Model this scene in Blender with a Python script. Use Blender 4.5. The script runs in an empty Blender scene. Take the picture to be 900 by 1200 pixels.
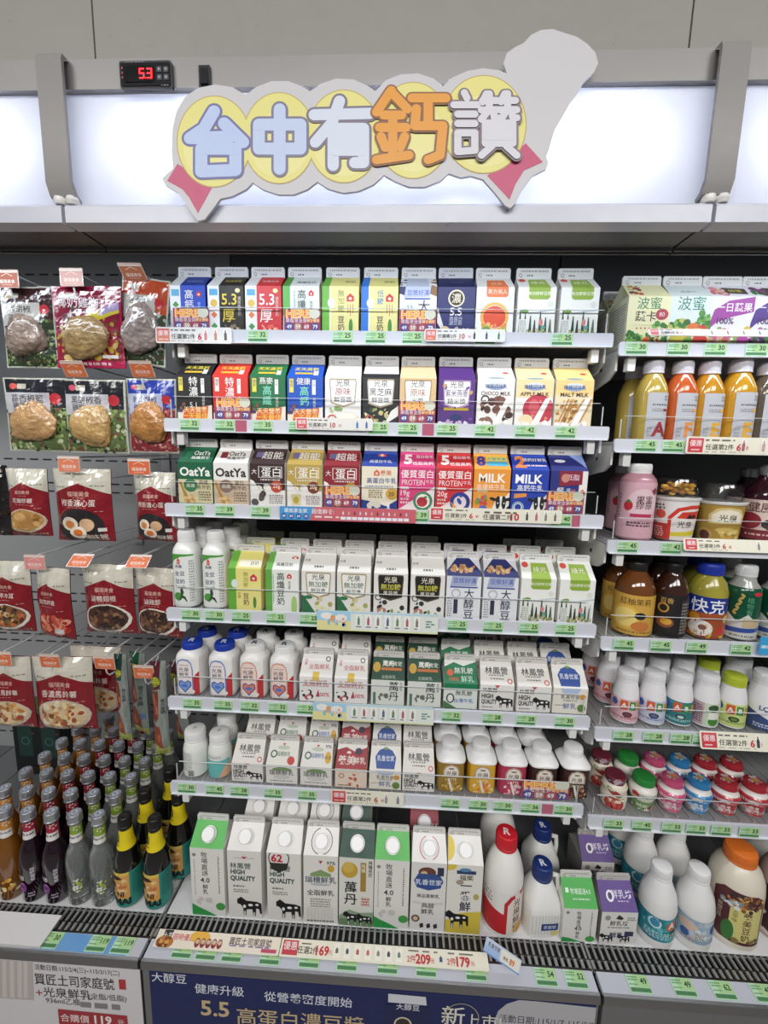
import bpy, math, random
from mathutils import Vector, Matrix, noise

# ------------------------------------------------------------------ camera, world, lights, exposure
S = bpy.context.scene
CAMH = 1.42
FPX = 493.0
PIT, ROL, YAW = math.radians(8.39), math.radians(1.28), math.radians(2.48)
FW = Vector((-math.sin(YAW) * math.cos(PIT), math.cos(YAW) * math.cos(PIT), -math.sin(PIT)))
RT = Vector((math.cos(YAW), math.sin(YAW), 0))
UP = RT.cross(FW)
RT, UP = RT * math.cos(ROL) + UP * math.sin(ROL), UP * math.cos(ROL) - RT * math.sin(ROL)
CO = Vector((0, 0, CAMH))
cam = bpy.data.objects.new('camera', bpy.data.cameras.new('camera'))
S.collection.objects.link(cam)
cam.matrix_world = Matrix(((RT.x, UP.x, -FW.x, 0), (RT.y, UP.y, -FW.y, 0), (RT.z, UP.z, -FW.z, CAMH), (0, 0, 0, 1)))
cam.data.sensor_width = 36
cam.data.lens = FPX / 1200 * 36
cam.data.clip_start = 0.01
S.camera = cam

W = bpy.data.worlds.new('store_light')
S.world = W
W.use_nodes = True
W.node_tree.nodes['Background'].inputs[0].default_value = (0.93, 0.96, 1.0, 1)
W.node_tree.nodes['Background'].inputs[1].default_value = 0.13


def area(name, loc, rot, sx, sy, power, col=(1, 1, 1)):
    l = bpy.data.lights.new(name, 'AREA')
    l.shape = 'RECTANGLE'
    l.size, l.size_y, l.energy, l.color = sx, sy, power, col
    o = bpy.data.objects.new(name, l)
    S.collection.objects.link(o)
    o.location, o.rotation_euler = loc, rot


R = math.radians
for x in (-1.5, 0.0, 1.5):                                   # ceiling panels of the aisle, above and behind the camera
    area('aisle_ceiling_lamp', (x, -1.5, 2.7), (R(48), 0, 0), 1.2, 0.6, 26, (1, .985, .96))
for x in (-0.92, -0.045, 0.83):                              # LED strip behind the canopy lip of each bay
    area('shelf_strip_lamp', (x, 0.715, 1.775), (R(22), 0, 0), 0.8, 0.03, 2.1, (.86, .92, 1))
S.view_settings.view_transform = 'Standard'
S.view_settings.look = 'None'
S.view_settings.gamma = 1
S.view_settings.use_curve_mapping = False
S.view_settings.exposure = 0.0
S.cycles.max_bounces = 8
S.cycles.transparent_max_bounces = 16
S.cycles.caustics_reflective = False
S.cycles.caustics_refractive = False


# ------------------------------------------------------------------ pixel <-> place
def at_y(x, y, Y):
    d = FW * FPX + RT * (x - 450) + UP * (600 - y)
    return CO + d * (Y / d.y)


def at_z(x, y, z):
    d = FW * FPX + RT * (x - 450) + UP * (600 - y)
    return CO + d * ((z - CAMH) / d.z)


def scale_at(P):
    return FPX / (Vector(P) - CO).dot(FW)


# ------------------------------------------------------------------ materials
def lin(h):
    r = []
    for i in (0, 2, 4):
        c = int(h[i:i + 2], 16) / 255
        r.append(c / 12.92 if c <= .04045 else ((c + .055) / 1.055) ** 2.4)
    return (r[0], r[1], r[2], 1.0)


MATS = {}


def mk(name, rough=.5, metal=0., coat=0., trans=0., bump=0., bscale=60., spec=.5, emis=0., sss=0.):
    m = bpy.data.materials.new(name)
    m.use_nodes = True
    nt = m.node_tree
    b = nt.nodes['Principled BSDF']
    a = nt.nodes.new('ShaderNodeAttribute')
    a.attribute_name = 'Col'
    nt.links.new(a.outputs['Color'], b.inputs['Base Color'])
    b.inputs['Roughness'].default_value = rough
    b.inputs['Metallic'].default_value = metal
    b.inputs['Coat Weight'].default_value = coat
    b.inputs['Coat Roughness'].default_value = .08
    b.inputs['Transmission Weight'].default_value = trans
    b.inputs['Specular IOR Level'].default_value = spec
    if emis:
        nt.links.new(a.outputs['Color'], b.inputs['Emission Color'])
        b.inputs['Emission Strength'].default_value = emis
    n = nt.nodes.new('ShaderNodeTexNoise')
    tc = nt.nodes.new('ShaderNodeTexCoord')
    nt.links.new(tc.outputs['Object'], n.inputs['Vector'])
    n.inputs['Scale'].default_value = bscale
    if bump:
        bp = nt.nodes.new('ShaderNodeBump')
        bp.inputs['Strength'].default_value = bump
        bp.inputs['Distance'].default_value = .004
        nt.links.new(n.outputs['Fac'], bp.inputs['Height'])
        nt.links.new(bp.outputs['Normal'], b.inputs['Normal'])
    else:
        mr = nt.nodes.new('ShaderNodeMapRange')
        mr.inputs['To Min'].default_value = max(rough - .06, .02)
        mr.inputs['To Max'].default_value = min(rough + .06, 1)
        nt.links.new(n.outputs['Fac'], mr.inputs['Value'])
        nt.links.new(mr.outputs['Result'], b.inputs['Roughness'])
    MATS[name] = m
    return m


mk('paper', .48)
mk('card', .42)
mk('plastic', .3)
mk('cap', .38)
mk('gloss', .16, coat=.5)
mk('film', .2, coat=.8, bump=.55, bscale=55)
mk('foil', .28, metal=.35, bump=.5, bscale=90)
mk('meat', .26, coat=.8, bump=.9, bscale=110)
mk('metal', .34, metal=.85)
mk('steel', .42, metal=.5)
mk('painted', .45)
mk('dark', .5)
mk('wallpanel', .3)
mk('glass_dark', .08, coat=1.)
mk('glass', .06, trans=.82, coat=.6)
mk('juice', .12, trans=.25, coat=.6)
mk('glow', .5, emis=6.)
mk('tube', .5, emis=15.)


def mk_clear():
    m = bpy.data.materials.new('acrylic')
    m.use_nodes = True
    nt = m.node_tree
    nt.nodes.remove(nt.nodes['Principled BSDF'])
    t = nt.nodes.new('ShaderNodeBsdfTransparent')
    t.inputs[0].default_value = (1, 1, 1, 1)
    g = nt.nodes.new('ShaderNodeBsdfGlossy')
    g.inputs['Roughness'].default_value = .08
    mx = nt.nodes.new('ShaderNodeMixShader')
    mx.inputs[0].default_value = .018
    nt.links.new(t.outputs[0], mx.inputs[1])
    nt.links.new(g.outputs[0], mx.inputs[2])
    nt.links.new(mx.outputs[0], nt.nodes['Material Output'].inputs[0])
    MATS['acrylic'] = m
    m = m.copy()
    m.name = 'clear_dome'
    for n in m.node_tree.nodes:
        if n.type == 'MIX_SHADER':
            n.inputs[0].default_value = .10
    MATS['dome'] = m
    m = bpy.data.materials.new('diffuser')
    m.use_nodes = True
    nt = m.node_tree
    nt.nodes.remove(nt.nodes['Principled BSDF'])
    t = nt.nodes.new('ShaderNodeBsdfTranslucent')
    t.inputs[0].default_value = (.92, .94, 1, 1)
    g = nt.nodes.new('ShaderNodeBsdfDiffuse')
    g.inputs[0].default_value = (.85, .87, .92, 1)
    mx = nt.nodes.new('ShaderNodeMixShader')
    mx.inputs[0].default_value = .4
    nt.links.new(t.outputs[0], mx.inputs[1])
    nt.links.new(g.outputs[0], mx.inputs[2])
    nt.links.new(mx.outputs[0], nt.nodes['Material Output'].inputs[0])
    MATS['diffuser'] = m


mk_clear()

# ------------------------------------------------------------------ mesh building
ALL = []                                                     # every object, linked at the end


class G:
    def __init__(s):
        s.v, s.f, s.c, s.m = [], [], [], []

    def add(s, vs, fs, c, m='paper'):
        b = len(s.v)
        s.v += [tuple(p) for p in vs]
        cc = lin(c) if isinstance(c, str) else c
        for f in fs:
            s.f.append([b + i for i in f])
            s.c.append(cc)
            s.m.append(m)

    def box(s, x0, y0, z0, x1, y1, z1, c, m='paper'):
        vs = [(x, y, z) for z in (z0, z1) for y in (y0, y1) for x in (x0, x1)]
        s.add(vs, [(0, 2, 3, 1), (4, 5, 7, 6), (0, 1, 5, 4), (2, 6, 7, 3), (1, 3, 7, 5), (0, 4, 6, 2)], c, m)

    def prism(s, pts, y0, y1, c, m='paper', back=None):     # outline in x,z pushed from y0 (front) to y1
        n = len(pts)
        s.add([(x, y0, z) for x, z in pts] + [(x, y1, z) for x, z in pts],
              [list(range(n)), list(range(2 * n - 1, n - 1, -1))] + [[i, i + n, (i + 1) % n + n, (i + 1) % n] for i in range(n)], c, m)

    def prism_x(s, pts, x0, x1, c, m='paper'):               # outline in y,z pushed along x
        n = len(pts)
        s.add([(x0, y, z) for y, z in pts] + [(x1, y, z) for y, z in pts],
              [list(range(n - 1, -1, -1)), list(range(n, 2 * n))] + [[i, (i + 1) % n, (i + 1) % n + n, i + n] for i in range(n)], c, m)

    def lathe(s, prof, seg, c, m='plastic', top=True, bot=True, cx=0, cy=0):   # prof rows: z, r, n(superellipse), colour or None
        rings = []
        b0 = len(s.v)
        for row in prof:
            z, r = row[0], row[1]
            n = row[2] if len(row) > 2 else 2
            for k in range(seg):
                a = 2 * math.pi * (k + .5) / seg
                ca, sa = math.cos(a), math.sin(a)
                q = r / ((abs(ca) ** n + abs(sa) ** n) ** (1 / n))
                s.v.append((cx + q * ca, cy + q * sa, z))
        for i in range(len(prof) - 1):
            cc = prof[i][3] if len(prof[i]) > 3 else c
            cc = lin(cc)
            for k in range(seg):
                k2 = (k + 1) % seg
                s.f.append([b0 + i * seg + k, b0 + i * seg + k2, b0 + (i + 1) * seg + k2, b0 + (i + 1) * seg + k])
                s.c.append(cc)
                s.m.append(m)
        if bot:
            s.f.append([b0 + k for k in range(seg - 1, -1, -1)])
            s.c.append(lin(c)); s.m.append(m)
        if top:
            o = b0 + (len(prof) - 1) * seg
            s.f.append([o + k for k in range(seg)])
            s.c.append(lin(prof[-1][3] if len(prof[-1]) > 3 else c)); s.m.append(m)

    def tube(s, pts, r, c, m='metal', seg=8):
        pts = [Vector(p) for p in pts]
        b0 = len(s.v)
        for i, p in enumerate(pts):
            t = (pts[min(i + 1, len(pts) - 1)] - pts[max(i - 1, 0)]).normalized()
            a = t.orthogonal().normalized() if i == 0 else (a - t * a.dot(t)).normalized()
            bb = t.cross(a)
            for k in range(seg):
                w = 2 * math.pi * k / seg
                s.v.append(tuple(p + (a * math.cos(w) + bb * math.sin(w)) * r))
        cc = lin(c)
        fs = [[b0 + i * seg + k, b0 + i * seg + (k + 1) % seg, b0 + (i + 1) * seg + (k + 1) % seg, b0 + (i + 1) * seg + k] for i in range(len(pts) - 1) for k in range(seg)]
        fs += [[b0 + k for k in range(seg - 1, -1, -1)], [b0 + (len(pts) - 1) * seg + k for k in range(seg)]]
        for f in fs:
            s.f.append(f); s.c.append(cc); s.m.append(m)

    def mesh(s, name, angle=38):
        me = bpy.data.meshes.new(name)
        me.from_pydata(s.v, [], s.f)
        used = sorted(set(s.m))
        for u in used:
            me.materials.append(MATS[u])
        ix = {u: i for i, u in enumerate(used)}
        me.polygons.foreach_set('material_index', [ix[x] for x in s.m])
        at = me.attributes.new('Col', 'FLOAT_COLOR', 'CORNER')
        buf = []
        for p, c in zip(s.f, s.c):
            buf += list(c) * len(p)
        at.data.foreach_set('color', buf)
        me.polygons.foreach_set('use_smooth', [True] * len(s.f))
        me.update()
        me.set_sharp_from_angle(angle=math.radians(angle))
        return me


def obj(name, me, parent=None, loc=None, rot=None):
    if isinstance(me, G):
        me = me.mesh(name)
    o = bpy.data.objects.new(name, me)
    ALL.append(o)
    if parent is not None:
        o.parent = parent
    if loc is not None:
        o.location = loc
    if rot is not None:
        o.rotation_euler = rot
    return o


LABELS = {}


def tag(o, label, cat, group=None):
    n = len(label.replace(',', ' ').split())
    if n > 16 or n < 4:
        print('LABEL WORDS', n, label)
    if label in LABELS:
        print('LABEL TWICE', label)
    LABELS[label] = 1
    o['label'], o['category'] = label, cat
    if group:
        o['group'] = group
    return o


def thing(name, label, cat, loc=(0, 0, 0), rot=(0, 0, 0), group=None):
    o = bpy.data.objects.new(name, None)
    ALL.append(o)
    o.location, o.rotation_euler = loc, rot
    return tag(o, label, cat, group)


def struct(name, me):
    o = obj(name, me)
    o['kind'] = 'structure'
    return o


ORD = 'first second third fourth fifth sixth seventh eighth ninth tenth eleventh twelfth thirteenth fourteenth fifteenth'.split()

# ------------------------------------------------------------------ printing on surfaces
_fc = bpy.data.curves.new('lettering', 'FONT')
_fo = bpy.data.objects.new('lettering', _fc)
S.collection.objects.link(_fo)
_gl = {}


def glyph(s, b=0.0):
    b = round(b * (.22 if any(ord(c) > 0x2e80 for c in s) else .8), 4)
    k = (s, b)
    if k not in _gl:
        _fc.body, _fc.offset, _fc.resolution_u = s, b, 2
        bpy.context.view_layer.update()
        me = bpy.data.meshes.new_from_object(_fo.evaluated_get(bpy.context.evaluated_depsgraph_get()))
        P = [(v.co.x, v.co.y) for v in me.vertices] or [(0, 0)]
        F = [tuple(p.vertices) for p in me.polygons]
        xs, ys = [p[0] for p in P], [p[1] for p in P]
        _gl[k] = (P, F, min(xs), max(xs), min(ys), max(ys))
        bpy.data.meshes.remove(me)
    return _gl[k]


# drawing ops; positions are fractions of the panel, radii and sizes fractions of its width
def r(a, b, c, d, k): return ('p', [(a, b), (c, b), (c, d), (a, d)], k)
def p(pts, k): return ('p', pts, k)
def e(u, v, ru, rv, k, rot=0): return ('e', u, v, ru, rv, k, rot)
def t(s, u, v, z, k, b=0.0, mw=0): return ('t', s, u, v, z, k, b, mw)
def tv(s, u, v, z, k, b=0.0): return ('v', s, u, v, z, k, b)
def d(a, b, c, dd, n, k): return ('d', a, b, c, dd, n, k)
def bl(a, b, c, dd, n, rr, ks, seed=1): return ('b', a, b, c, dd, n, rr, ks, seed)
def el(u, v, ru, rv, n, rr, ks, seed=1): return ('el', u, v, ru, rv, n, rr, ks, seed)
def st(lines, rad, k): return ('s', lines, rad, k)
def ring(u, v, r0, r1, k): return ('o', u, v, r0, r1, k)


def ell(x, y, a, b, rot=0, n=18):
    co, si = math.cos(rot), math.sin(rot)
    return [(x + a * math.cos(q) * co - b * math.sin(q) * si, y + a * math.cos(q) * si + b * math.sin(q) * co) for q in (2 * math.pi * i / n for i in range(n))]


def expand(op, w, h):
    k = op[0]
    if k == 'p':
        return [([(x * w, y * h) for x, y in op[1]], op[2])]
    if k == 'e':
        return [(ell(op[1] * w, op[2] * h, op[3] * w, op[4] * w, op[6]), op[5])]
    if k == 'o':
        out = []
        A = ell(op[1] * w, op[2] * h, op[4] * w, op[4] * w)
        B = ell(op[1] * w, op[2] * h, op[3] * w, op[3] * w)
        for i in range(18):
            j = (i + 1) % 18
            out.append(([A[i], A[j], B[j], B[i]], op[5]))
        return out
    if k == 't':
        P, F, x0, x1, y0, y1 = glyph(op[1], op[6])
        s = op[4] * w
        sx = s
        if op[7] and (x1 - x0) * s > op[7] * w:
            sx = op[7] * w / (x1 - x0)
        cx, cy = op[2] * w - (x0 + x1) / 2 * sx, op[3] * h - (y0 + y1) / 2 * s
        Q = [(cx + a * sx, cy + b * s) for a, b in P]
        return [([Q[i] for i in f], op[5]) for f in F]
    if k == 'v':
        out, y = [], op[3] * h
        for ch in op[1]:
            P, F, x0, x1, y0, y1 = glyph(ch, op[6])
            s = op[4] * w
            cx, cy = op[2] * w - (x0 + x1) / 2 * s, y - s * .5 - (y0 + y1) / 2 * s
            Q = [(cx + a * s, cy + b * s) for a, b in P]
            out += [([Q[i] for i in f], op[5]) for f in F]
            y -= s * 1.02
        return out
    if k == 'd':
        out = []
        rn = random.Random(int(op[1] * 999 + op[2] * 777))
        dy = (op[4] - op[2]) / op[5]
        for i in range(op[5]):
            y = op[4] - dy * (i + .5)
            x = op[1]
            while x < op[3] - .01:
                l = min(rn.uniform(.02, .07), op[3] - x)
                out.append(([(x * w, (y - dy * .28) * h), ((x + l) * w, (y - dy * .28) * h), ((x + l) * w, (y + dy * .28) * h), (x * w, (y + dy * .28) * h)], op[6]))
                x += l + rn.uniform(.012, .03)
        return out
    if k in ('b', 'el'):
        rn = random.Random(op[-1])
        out = []
        for i in range(op[5]):
            if k == 'b':
                x, y = rn.uniform(op[1], op[3]) * w, rn.uniform(op[2], op[4]) * h
            else:
                a, q = rn.uniform(0, 6.283), math.sqrt(rn.random())
                x, y = op[1] * w + op[3] * w * q * math.cos(a), op[2] * h + op[4] * w * q * math.sin(a)
            rr = op[6] * w * rn.uniform(.6, 1.3)
            out.append((ell(x, y, rr, rr * rn.uniform(.5, 1), rn.uniform(0, 3), 10), rn.choice(op[7])))
        return out
    if k == 's':
        out = []
        rad = op[2]
        for L in op[1]:
            for a, b in zip(L, L[1:]):
                dx, dy = b[0] - a[0], b[1] - a[1]
                n = math.hypot(dx, dy) or 1
                nx, ny = -dy / n * rad, dx / n * rad
                out.append(([(a[0] + nx, a[1] + ny), (a[0] - nx, a[1] - ny), (b[0] - nx, b[1] - ny), (b[0] + nx, b[1] + ny)], op[3]))
            for a in L:
                out.append((ell(a[0], a[1], rad, rad, 0, 14), op[3]))
        return out
    raise ValueError(k)


def band(pts, ax, lo, hi):
    for sg, lim in ((1, lo), (-1, hi)):
        out = []
        for i in range(len(pts)):
            a, b = pts[i], pts[(i + 1) % len(pts)]
            da, db = sg * (a[ax] - lim), sg * (b[ax] - lim)
            if da >= 0:
                out.append(a)
            if (da > 0 > db) or (da < 0 < db):
                q = da / (da - db)
                out.append((a[0] + (b[0] - a[0]) * q, a[1] + (b[1] - a[1]) * q))
        pts = out
        if len(pts) < 3:
            return []
    return pts


def draw(g, ops, w, h, mp, nu=0, nv=0, mat='paper', base=.0003, step=.00004, facet=False):
    for k, op in enumerate(ops):
        off = base + k * step
        sub = 0
        for pts, col in expand(op, w, h):
            o2 = off
            if op[0] in ('b', 'el', 's'):
                sub += 1
                o2 = off + (sub % 7) * step * .12
            pcs = [band(band(pts, 0, 0, w), 1, 0, h)] if op[0] != 's' else [pts]
            for ax, n, L in ((0, nu, w), (1, nv, h)):
                if n:
                    nx = []
                    for q in pcs:
                        if len(q) < 3:
                            continue
                        i0 = max(0, int(min(a[ax] for a in q) / L * n - 1e-6))
                        i1 = min(n - 1, int(max(a[ax] for a in q) / L * n + 1e-6))
                        for i in range(i0, i1 + 1):
                            z = band(q, ax, L * i / n, L * (i + 1) / n) if i1 > i0 else q
                            if len(z) > 2:
                                nx.append(z)
                    pcs = nx
            for q in pcs:
                if len(q) < 3:
                    continue
                if not facet:
                    g.add([mp(a, b, o2) for a, b in q], [list(range(len(q)))], col, mat)
                    continue
                cx, cy = sum(a for a, b in q) / len(q), sum(b for a, b in q) / len(q)
                i, j = min(int(cx / w * nu), nu - 1), min(int(cy / h * nv), nv - 1)
                x0, y0, dx, dy = w * i / nu, h * j / nv, w / nu, h / nv
                A, B, C, D = (Vector(mp(x0 + sx * dx, y0 + sy * dy, o2)) for sx, sy in ((0, 0), (1, 0), (1, 1), (0, 1)))
                uv = [((a - x0) / dx, (b - y0) / dy) for a, b in q]
                for sg in (1, -1):
                    out = []
                    for n_ in range(len(uv)):
                        a, b = uv[n_], uv[(n_ + 1) % len(uv)]
                        da, db = sg * (a[0] - a[1]), sg * (b[0] - b[1])
                        if da >= 0:
                            out.append(a)
                        if da * db < 0:
                            f_ = da / (da - db)
                            out.append((a[0] + (b[0] - a[0]) * f_, a[1] + (b[1] - a[1]) * f_))
                    if len(out) > 2:
                        g.add([A + (B - A) * u + (C - B) * v if sg > 0 else A + (C - D) * u + (D - A) * v for u, v in out], [list(range(len(out)))], col, mat)


def flat(o, u, v):
    o, u, v = Vector(o), Vector(u).normalized(), Vector(v).normalized()
    n = u.cross(v)
    return lambda a, b, k: o + u * a + v * b + n * k


def rrect(x0, z0, x1, z1, rad, n=4):
    out = []
    for cx, cz, a0 in ((x1 - rad, z0 + rad, -90), (x1 - rad, z1 - rad, 0), (x0 + rad, z1 - rad, 90), (x0 + rad, z0 + rad, 180)):
        for i in range(n + 1):
            a = math.radians(a0 + 90 * i / n)
            out.append((cx + rad * math.cos(a), cz + rad * math.sin(a)))
    return out

# ------------------------------------------------------------------ room shell
BX = [(-1.360, -0.484), (-0.480, 0.392), (0.396, 1.272)]
DZ = 0.43                                                    # lowest deck
YB = 1.20                                                    # back wall of the cabinets
g = G(); g.box(-4, -4, -.05, 4, 3, 0, '8d8a86', 'painted'); struct('floor', g)
g = G()
xs = [-3.0, at_y(110, 40, .66).x, at_y(809, 40, .66).x, 3.0]
for a, b in zip(xs, xs[1:]):
    g.box(a + .0012, .66, 1.93, b - .0012, .70, 2.034, '98948f', 'wallpanel')
g.box(-3, .665, 1.93, 3, .69, 2.03, '55534f', 'wallpanel')
struct('wall_back', g)
g = G(); g.box(-3, .655, 2.036, 3, .72, 2.075, '7a8078', 'painted'); struct('trim_1', g)
g = G(); g.box(-4, .72, 2.10, 4, 3, 2.16, '8c8c88', 'painted'); struct('ceiling', g)
g = G(); g.box(-4, 1.30, 0, 4, 1.36, 2.09, '8c8c88', 'painted'); struct('wall_rear', g)


def slots(g, x0, x1, z, c='2a2a2b', l=.026, pitch=.040, h=.0045):
    x = x0 + .02
    while x + l < x1 - .01:
        g.add([(x, YB - .0006, z), (x + l, YB - .0006, z), (x + l, YB - .0006, z + h), (x, YB - .0006, z + h)], [(0, 1, 2, 3)], c, 'dark')
        x += pitch


def cabinet(i, label, zone):
    x0, x1 = BX[i]
    T = thing('refrigerated_cabinet', label, 'fridge', ((x0 + x1) / 2, .66, 0))
    cx = -(x0 + x1) / 2
    off = lambda o: setattr(o, 'location', (cx, -.66, 0))
    P = lambda n, g: off(obj(n, g, T))
    g = G()
    g.box(x0, YB, .02, x1, YB + .04, 2.03, '9c9d9e' if i == 0 else '57585a', 'painted')  # milk and juice bays get a darker grey, canopy shade put into the colour
    for z in (1.876, 1.868 - .5, 1.30, 1.275, 1.02, .96, .935, .822, .80, .60, .575, .505, .482):
        if i == 0:
            slots(g, x0, x1, z)
    P('back_panel', g)
    g = G()
    g.box(x0, .74, .02, x1, YB - .001, DZ - .004, '9b9c9e', 'painted')
    g.box(x0, .67, .0, x1, .738, .385, '77767a', 'painted')
    P('base', g)
    g = G()
    for k in range(8):                                       # deck trays with seams running to the back
        a, b = x0 + (x1 - x0) * k / 8, x0 + (x1 - x0) * (k + 1) / 8
        g.box(a + .002, .865, DZ - .004, b - .002, YB - .001, DZ, '8b8c8e' if k % 2 else '808183', 'steel')
    g.box(x0 + .003, .7425, DZ - .004, x1 - .003, .862, DZ + .0001, 'e4e4e6', 'plastic')
    P('deck_tray', g)
    # air grille: two rows of slots
    g = G()
    g.prism_x([(.741, DZ - .006), (.741, DZ - .03), (.693, DZ - .03), (.693, DZ - .005)], x0, x1, '131313', 'dark')
    sl = (-.008) / .05
    n = int((x1 - x0) / .0128)
    def zz(y): return DZ + .001 + (.741 - y) * .08
    for ya, yb in ((.741, .738), (.7135, .7085), (.6965, .692)):
        g.add([(x0, ya, zz(ya)), (x1, ya, zz(ya)), (x1, yb, zz(yb)), (x0, yb, zz(yb))], [(3, 2, 1, 0)], '4b4a4a', 'metal')
    for k in range(n + 1):
        x = x0 + (x1 - x0 - .004) * k / n
        g.box(x, .7095, zz(.71) - .006, x + .0042, .741, zz(.725), 'a3a2a0', 'steel')
        g.box(x, .6925, zz(.693) - .006, x + .0056, .711, zz(.70), 'a8a7a5', 'steel')
    P('air_grille', g)
    g = G()
    g.prism_x([(.6915, DZ - .006), (.6915, DZ + .006), (.661, DZ + .0035), (.661, DZ - .006)], x0 + .002, x1 - .002, 'c9cbd6' if i else 'c5c7cf', 'plastic')
    P('tag_channel', g)
    g = G()
    g.prism_x([(.6605, DZ - .016), (.6605, DZ + .004), (.656, DZ + .003), (.6535, DZ - .001), (.6535, DZ - .014), (.656, DZ - .0165)], x0 + .001, x1 - .001, '9a9897', 'metal')
    P('bumper_strip', g)
    g = G()
    g.box(x0 + .002, .657, .06, x1 - .002, .665, DZ - .0175, '706f70', 'painted')
    g.box(x0 + .002, .664, .0, x1 - .002, .669, .056, '2a2a2a', 'painted')
    P('front_panel', g)
    # canopy
    g = G()
    g.box(x0, .709, 1.932, x1, YB - .001, 2.03, '3a3a3b', 'painted')
    g.box(x0, .704, 1.722, x1, .708, 1.932, '2c2c2e', 'painted')
    P('canopy', g)
    g = G(); g.box(x0, .626, 1.893, x1, .644, 1.929, '8d8b8a', 'steel'); P('fascia_beam', g)
    g = G()
    g.box(x0, .700, 1.748, x1, .7035, 1.893, '8c8c90', 'paper')
    g.box(x0, .640, 1.8925, x1, .7035, 1.896, '8c8c90', 'paper')
    g.box(x0, .640, 1.745, x1, .7035, 1.748, '8c8c90', 'paper')
    P('lamp_housing', g)
    g = G(); g.box(x0 + .002, .634, 1.7485, x1 - .002, .6365, 1.8925, 'ffffff', 'diffuser'); P('light_diffuser', g)
    g = G(); g.tube([(x0 + .06, .682, 1.830), (x1 - .06, .682, 1.830)], .011, 'f4f7ff', 'tube', 12); P('lamp_tube', g)
    g = G()
    g.prism_x([(.634, 1.7475), (.620, 1.7475), (.617, 1.744), (.617, 1.7235), (.640, 1.7225), (.640, 1.7445), (.634, 1.7445)], x0 + .0006, x1 - .0006, 'c3c6d2', 'plastic')
    P('lower_rail', g)
    g = G()
    g.box(x0, .641, 1.728, x1, .701, 1.744, '3a3a3c', 'painted')
    g.box(x0, .700, 1.724, x1, .7045, 1.7285, '9c9c9e', 'metal')
    P('soffit', g)
    if i == 1:
        for X in (-.482, .394):
            g = G()
            g.prism_x([(.6255, 1.927), (.615, 1.927), (.612, 1.92), (.612, 1.772), (.618, 1.757), (.630, 1.752), (.632, 1.757), (.624, 1.762), (.617, 1.775), (.617, 1.92)], X - .0175, X + .0175, '918e8c', 'painted')
            so = obj('strap', g, T)
            off(so)
            g = G()
            g.lathe([(1.748, .007), (1.752, .009), (1.757, .008)], 12, 'e9e6e4', 'plastic', cx=X - .006, cy=.6225)
            g.lathe([(1.748, .007), (1.753, .009), (1.758, .007)], 12, 'e9e6e4', 'plastic', cx=X + .011, cy=.6225)
            obj('lamp_clip', g, so)
    return T


cabinet(0, 'refrigerated wall cabinet with peg hooks of hanging pouches and bottles on its deck', 0)
cabinet(1, 'middle refrigerated wall cabinet filled with milk cartons under the shaped sign', 1)
cabinet(2, 'refrigerated wall cabinet of juice bottles, beyond the milk carton cabinet', 2)

# ------------------------------------------------------------------ shelves
SY = [.851, .832, .819, .805, .792, .783]
SZM = [1.646, 1.473, 1.305, 1.090, .901, .711]
SZR = [at_y(735, 401, .853).z, 1.451, 1.257, 1.064, .877, .685]
SHN = ['top milk shelf', 'second milk shelf', 'third milk shelf', 'fourth milk shelf', 'fifth milk shelf', 'sixth milk shelf']
SRN = ['top juice shelf', 'second juice shelf', 'third juice shelf', 'fourth juice shelf', 'fifth juice shelf', 'sixth juice shelf']


def shelf(k, x0, x1, yf, z, label, guard):
    T = thing('display_shelf', label, 'shelf', (0, yf, z), group='display shelves of the cabinets')
    w = x1 - x0
    g = G()
    g.box(x0 + .004, .012, -.012, x1 - .004, YB - yf - .002, -.0085, 'b9babb', 'steel')
    nb = 34
    for q in range(nb):
        x = x0 + .01 + (w - .02) * q / (nb - 1)
        g.box(x, .016, -.0085, x + .0025, YB - yf - .004, -.005, 'c4c5c6', 'steel')
    obj('shelf_plate', g, T)
    g = G()
    g.prism(rrect(x0, -.025, x1, 0, .004), -.002, .004, 'd3d5dd', 'plastic')
    g.box(x0 + .003, .004, -.0245, x1 - .003, .011, -.019, 'a9abb0', 'plastic')
    g.box(x0 + .003, -.006, -.026, x1 - .003, .002, -.0245, 'e3e5ea', 'plastic')
    obj('price_rail', g, T)
    for x in (x0 + .004, x1 - .008):
        g = G()
        g.prism_x([(.016, -.0125), (.016, -.050), (.04, -.064), (YB - yf - .01, -.118), (YB - yf - .01, -.0125)], x, x + .004, 'dcdbd8', 'painted')
        g.add([(x - .0004 if x < 0 else x - .0004, y, zz) for y, zz in ((.07, -.034), (.07, -.042), (.08, -.042), (.08, -.034))], [(0, 1, 2, 3)], '2a2a2a', 'dark')
        obj('bracket', g, T)
    for x in (x0 + .022, x1 - .036):
        g = G()
        g.prism([(a, b) for a, b in rrect(x, -.052, x + .014, -.0265, .002)], .004, .020, 'e6e6e4', 'plastic')
        obj('rail_clip', g, T)
    if guard:
        g = G()
        hh = .043
        g.prism(rrect(x0 + .012, 0.0005, x1 - .012, hh, .006), .0055, .0072, 'ffffff', 'acrylic')
        cg = obj('clear_guard', g, T)
        g = G()
        g.box(x0 + .018, .0054, hh - .0002, x1 - .018, .0073, hh + .0006, 'd5dada', 'plastic')
        for x in (x0 + .0112, x1 - .0128):
            g.box(x, .0054, .002, x + .0014, .0073, hh - .006, 'c9cfcf', 'plastic')
        obj('guard_edge', g, cg)
    return T


for k in range(6):
    shelf(k, -.477, .388, SY[k], SZM[k], ORD[k] + ' white display shelf from the top in the milk cabinet', True)
    shelf(k, .400, 1.265, SY[k] + (.002 if k > 2 else 0), SZR[k], ORD[k] + ' white display shelf from the top in the juice cabinet', k > 0)

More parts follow.
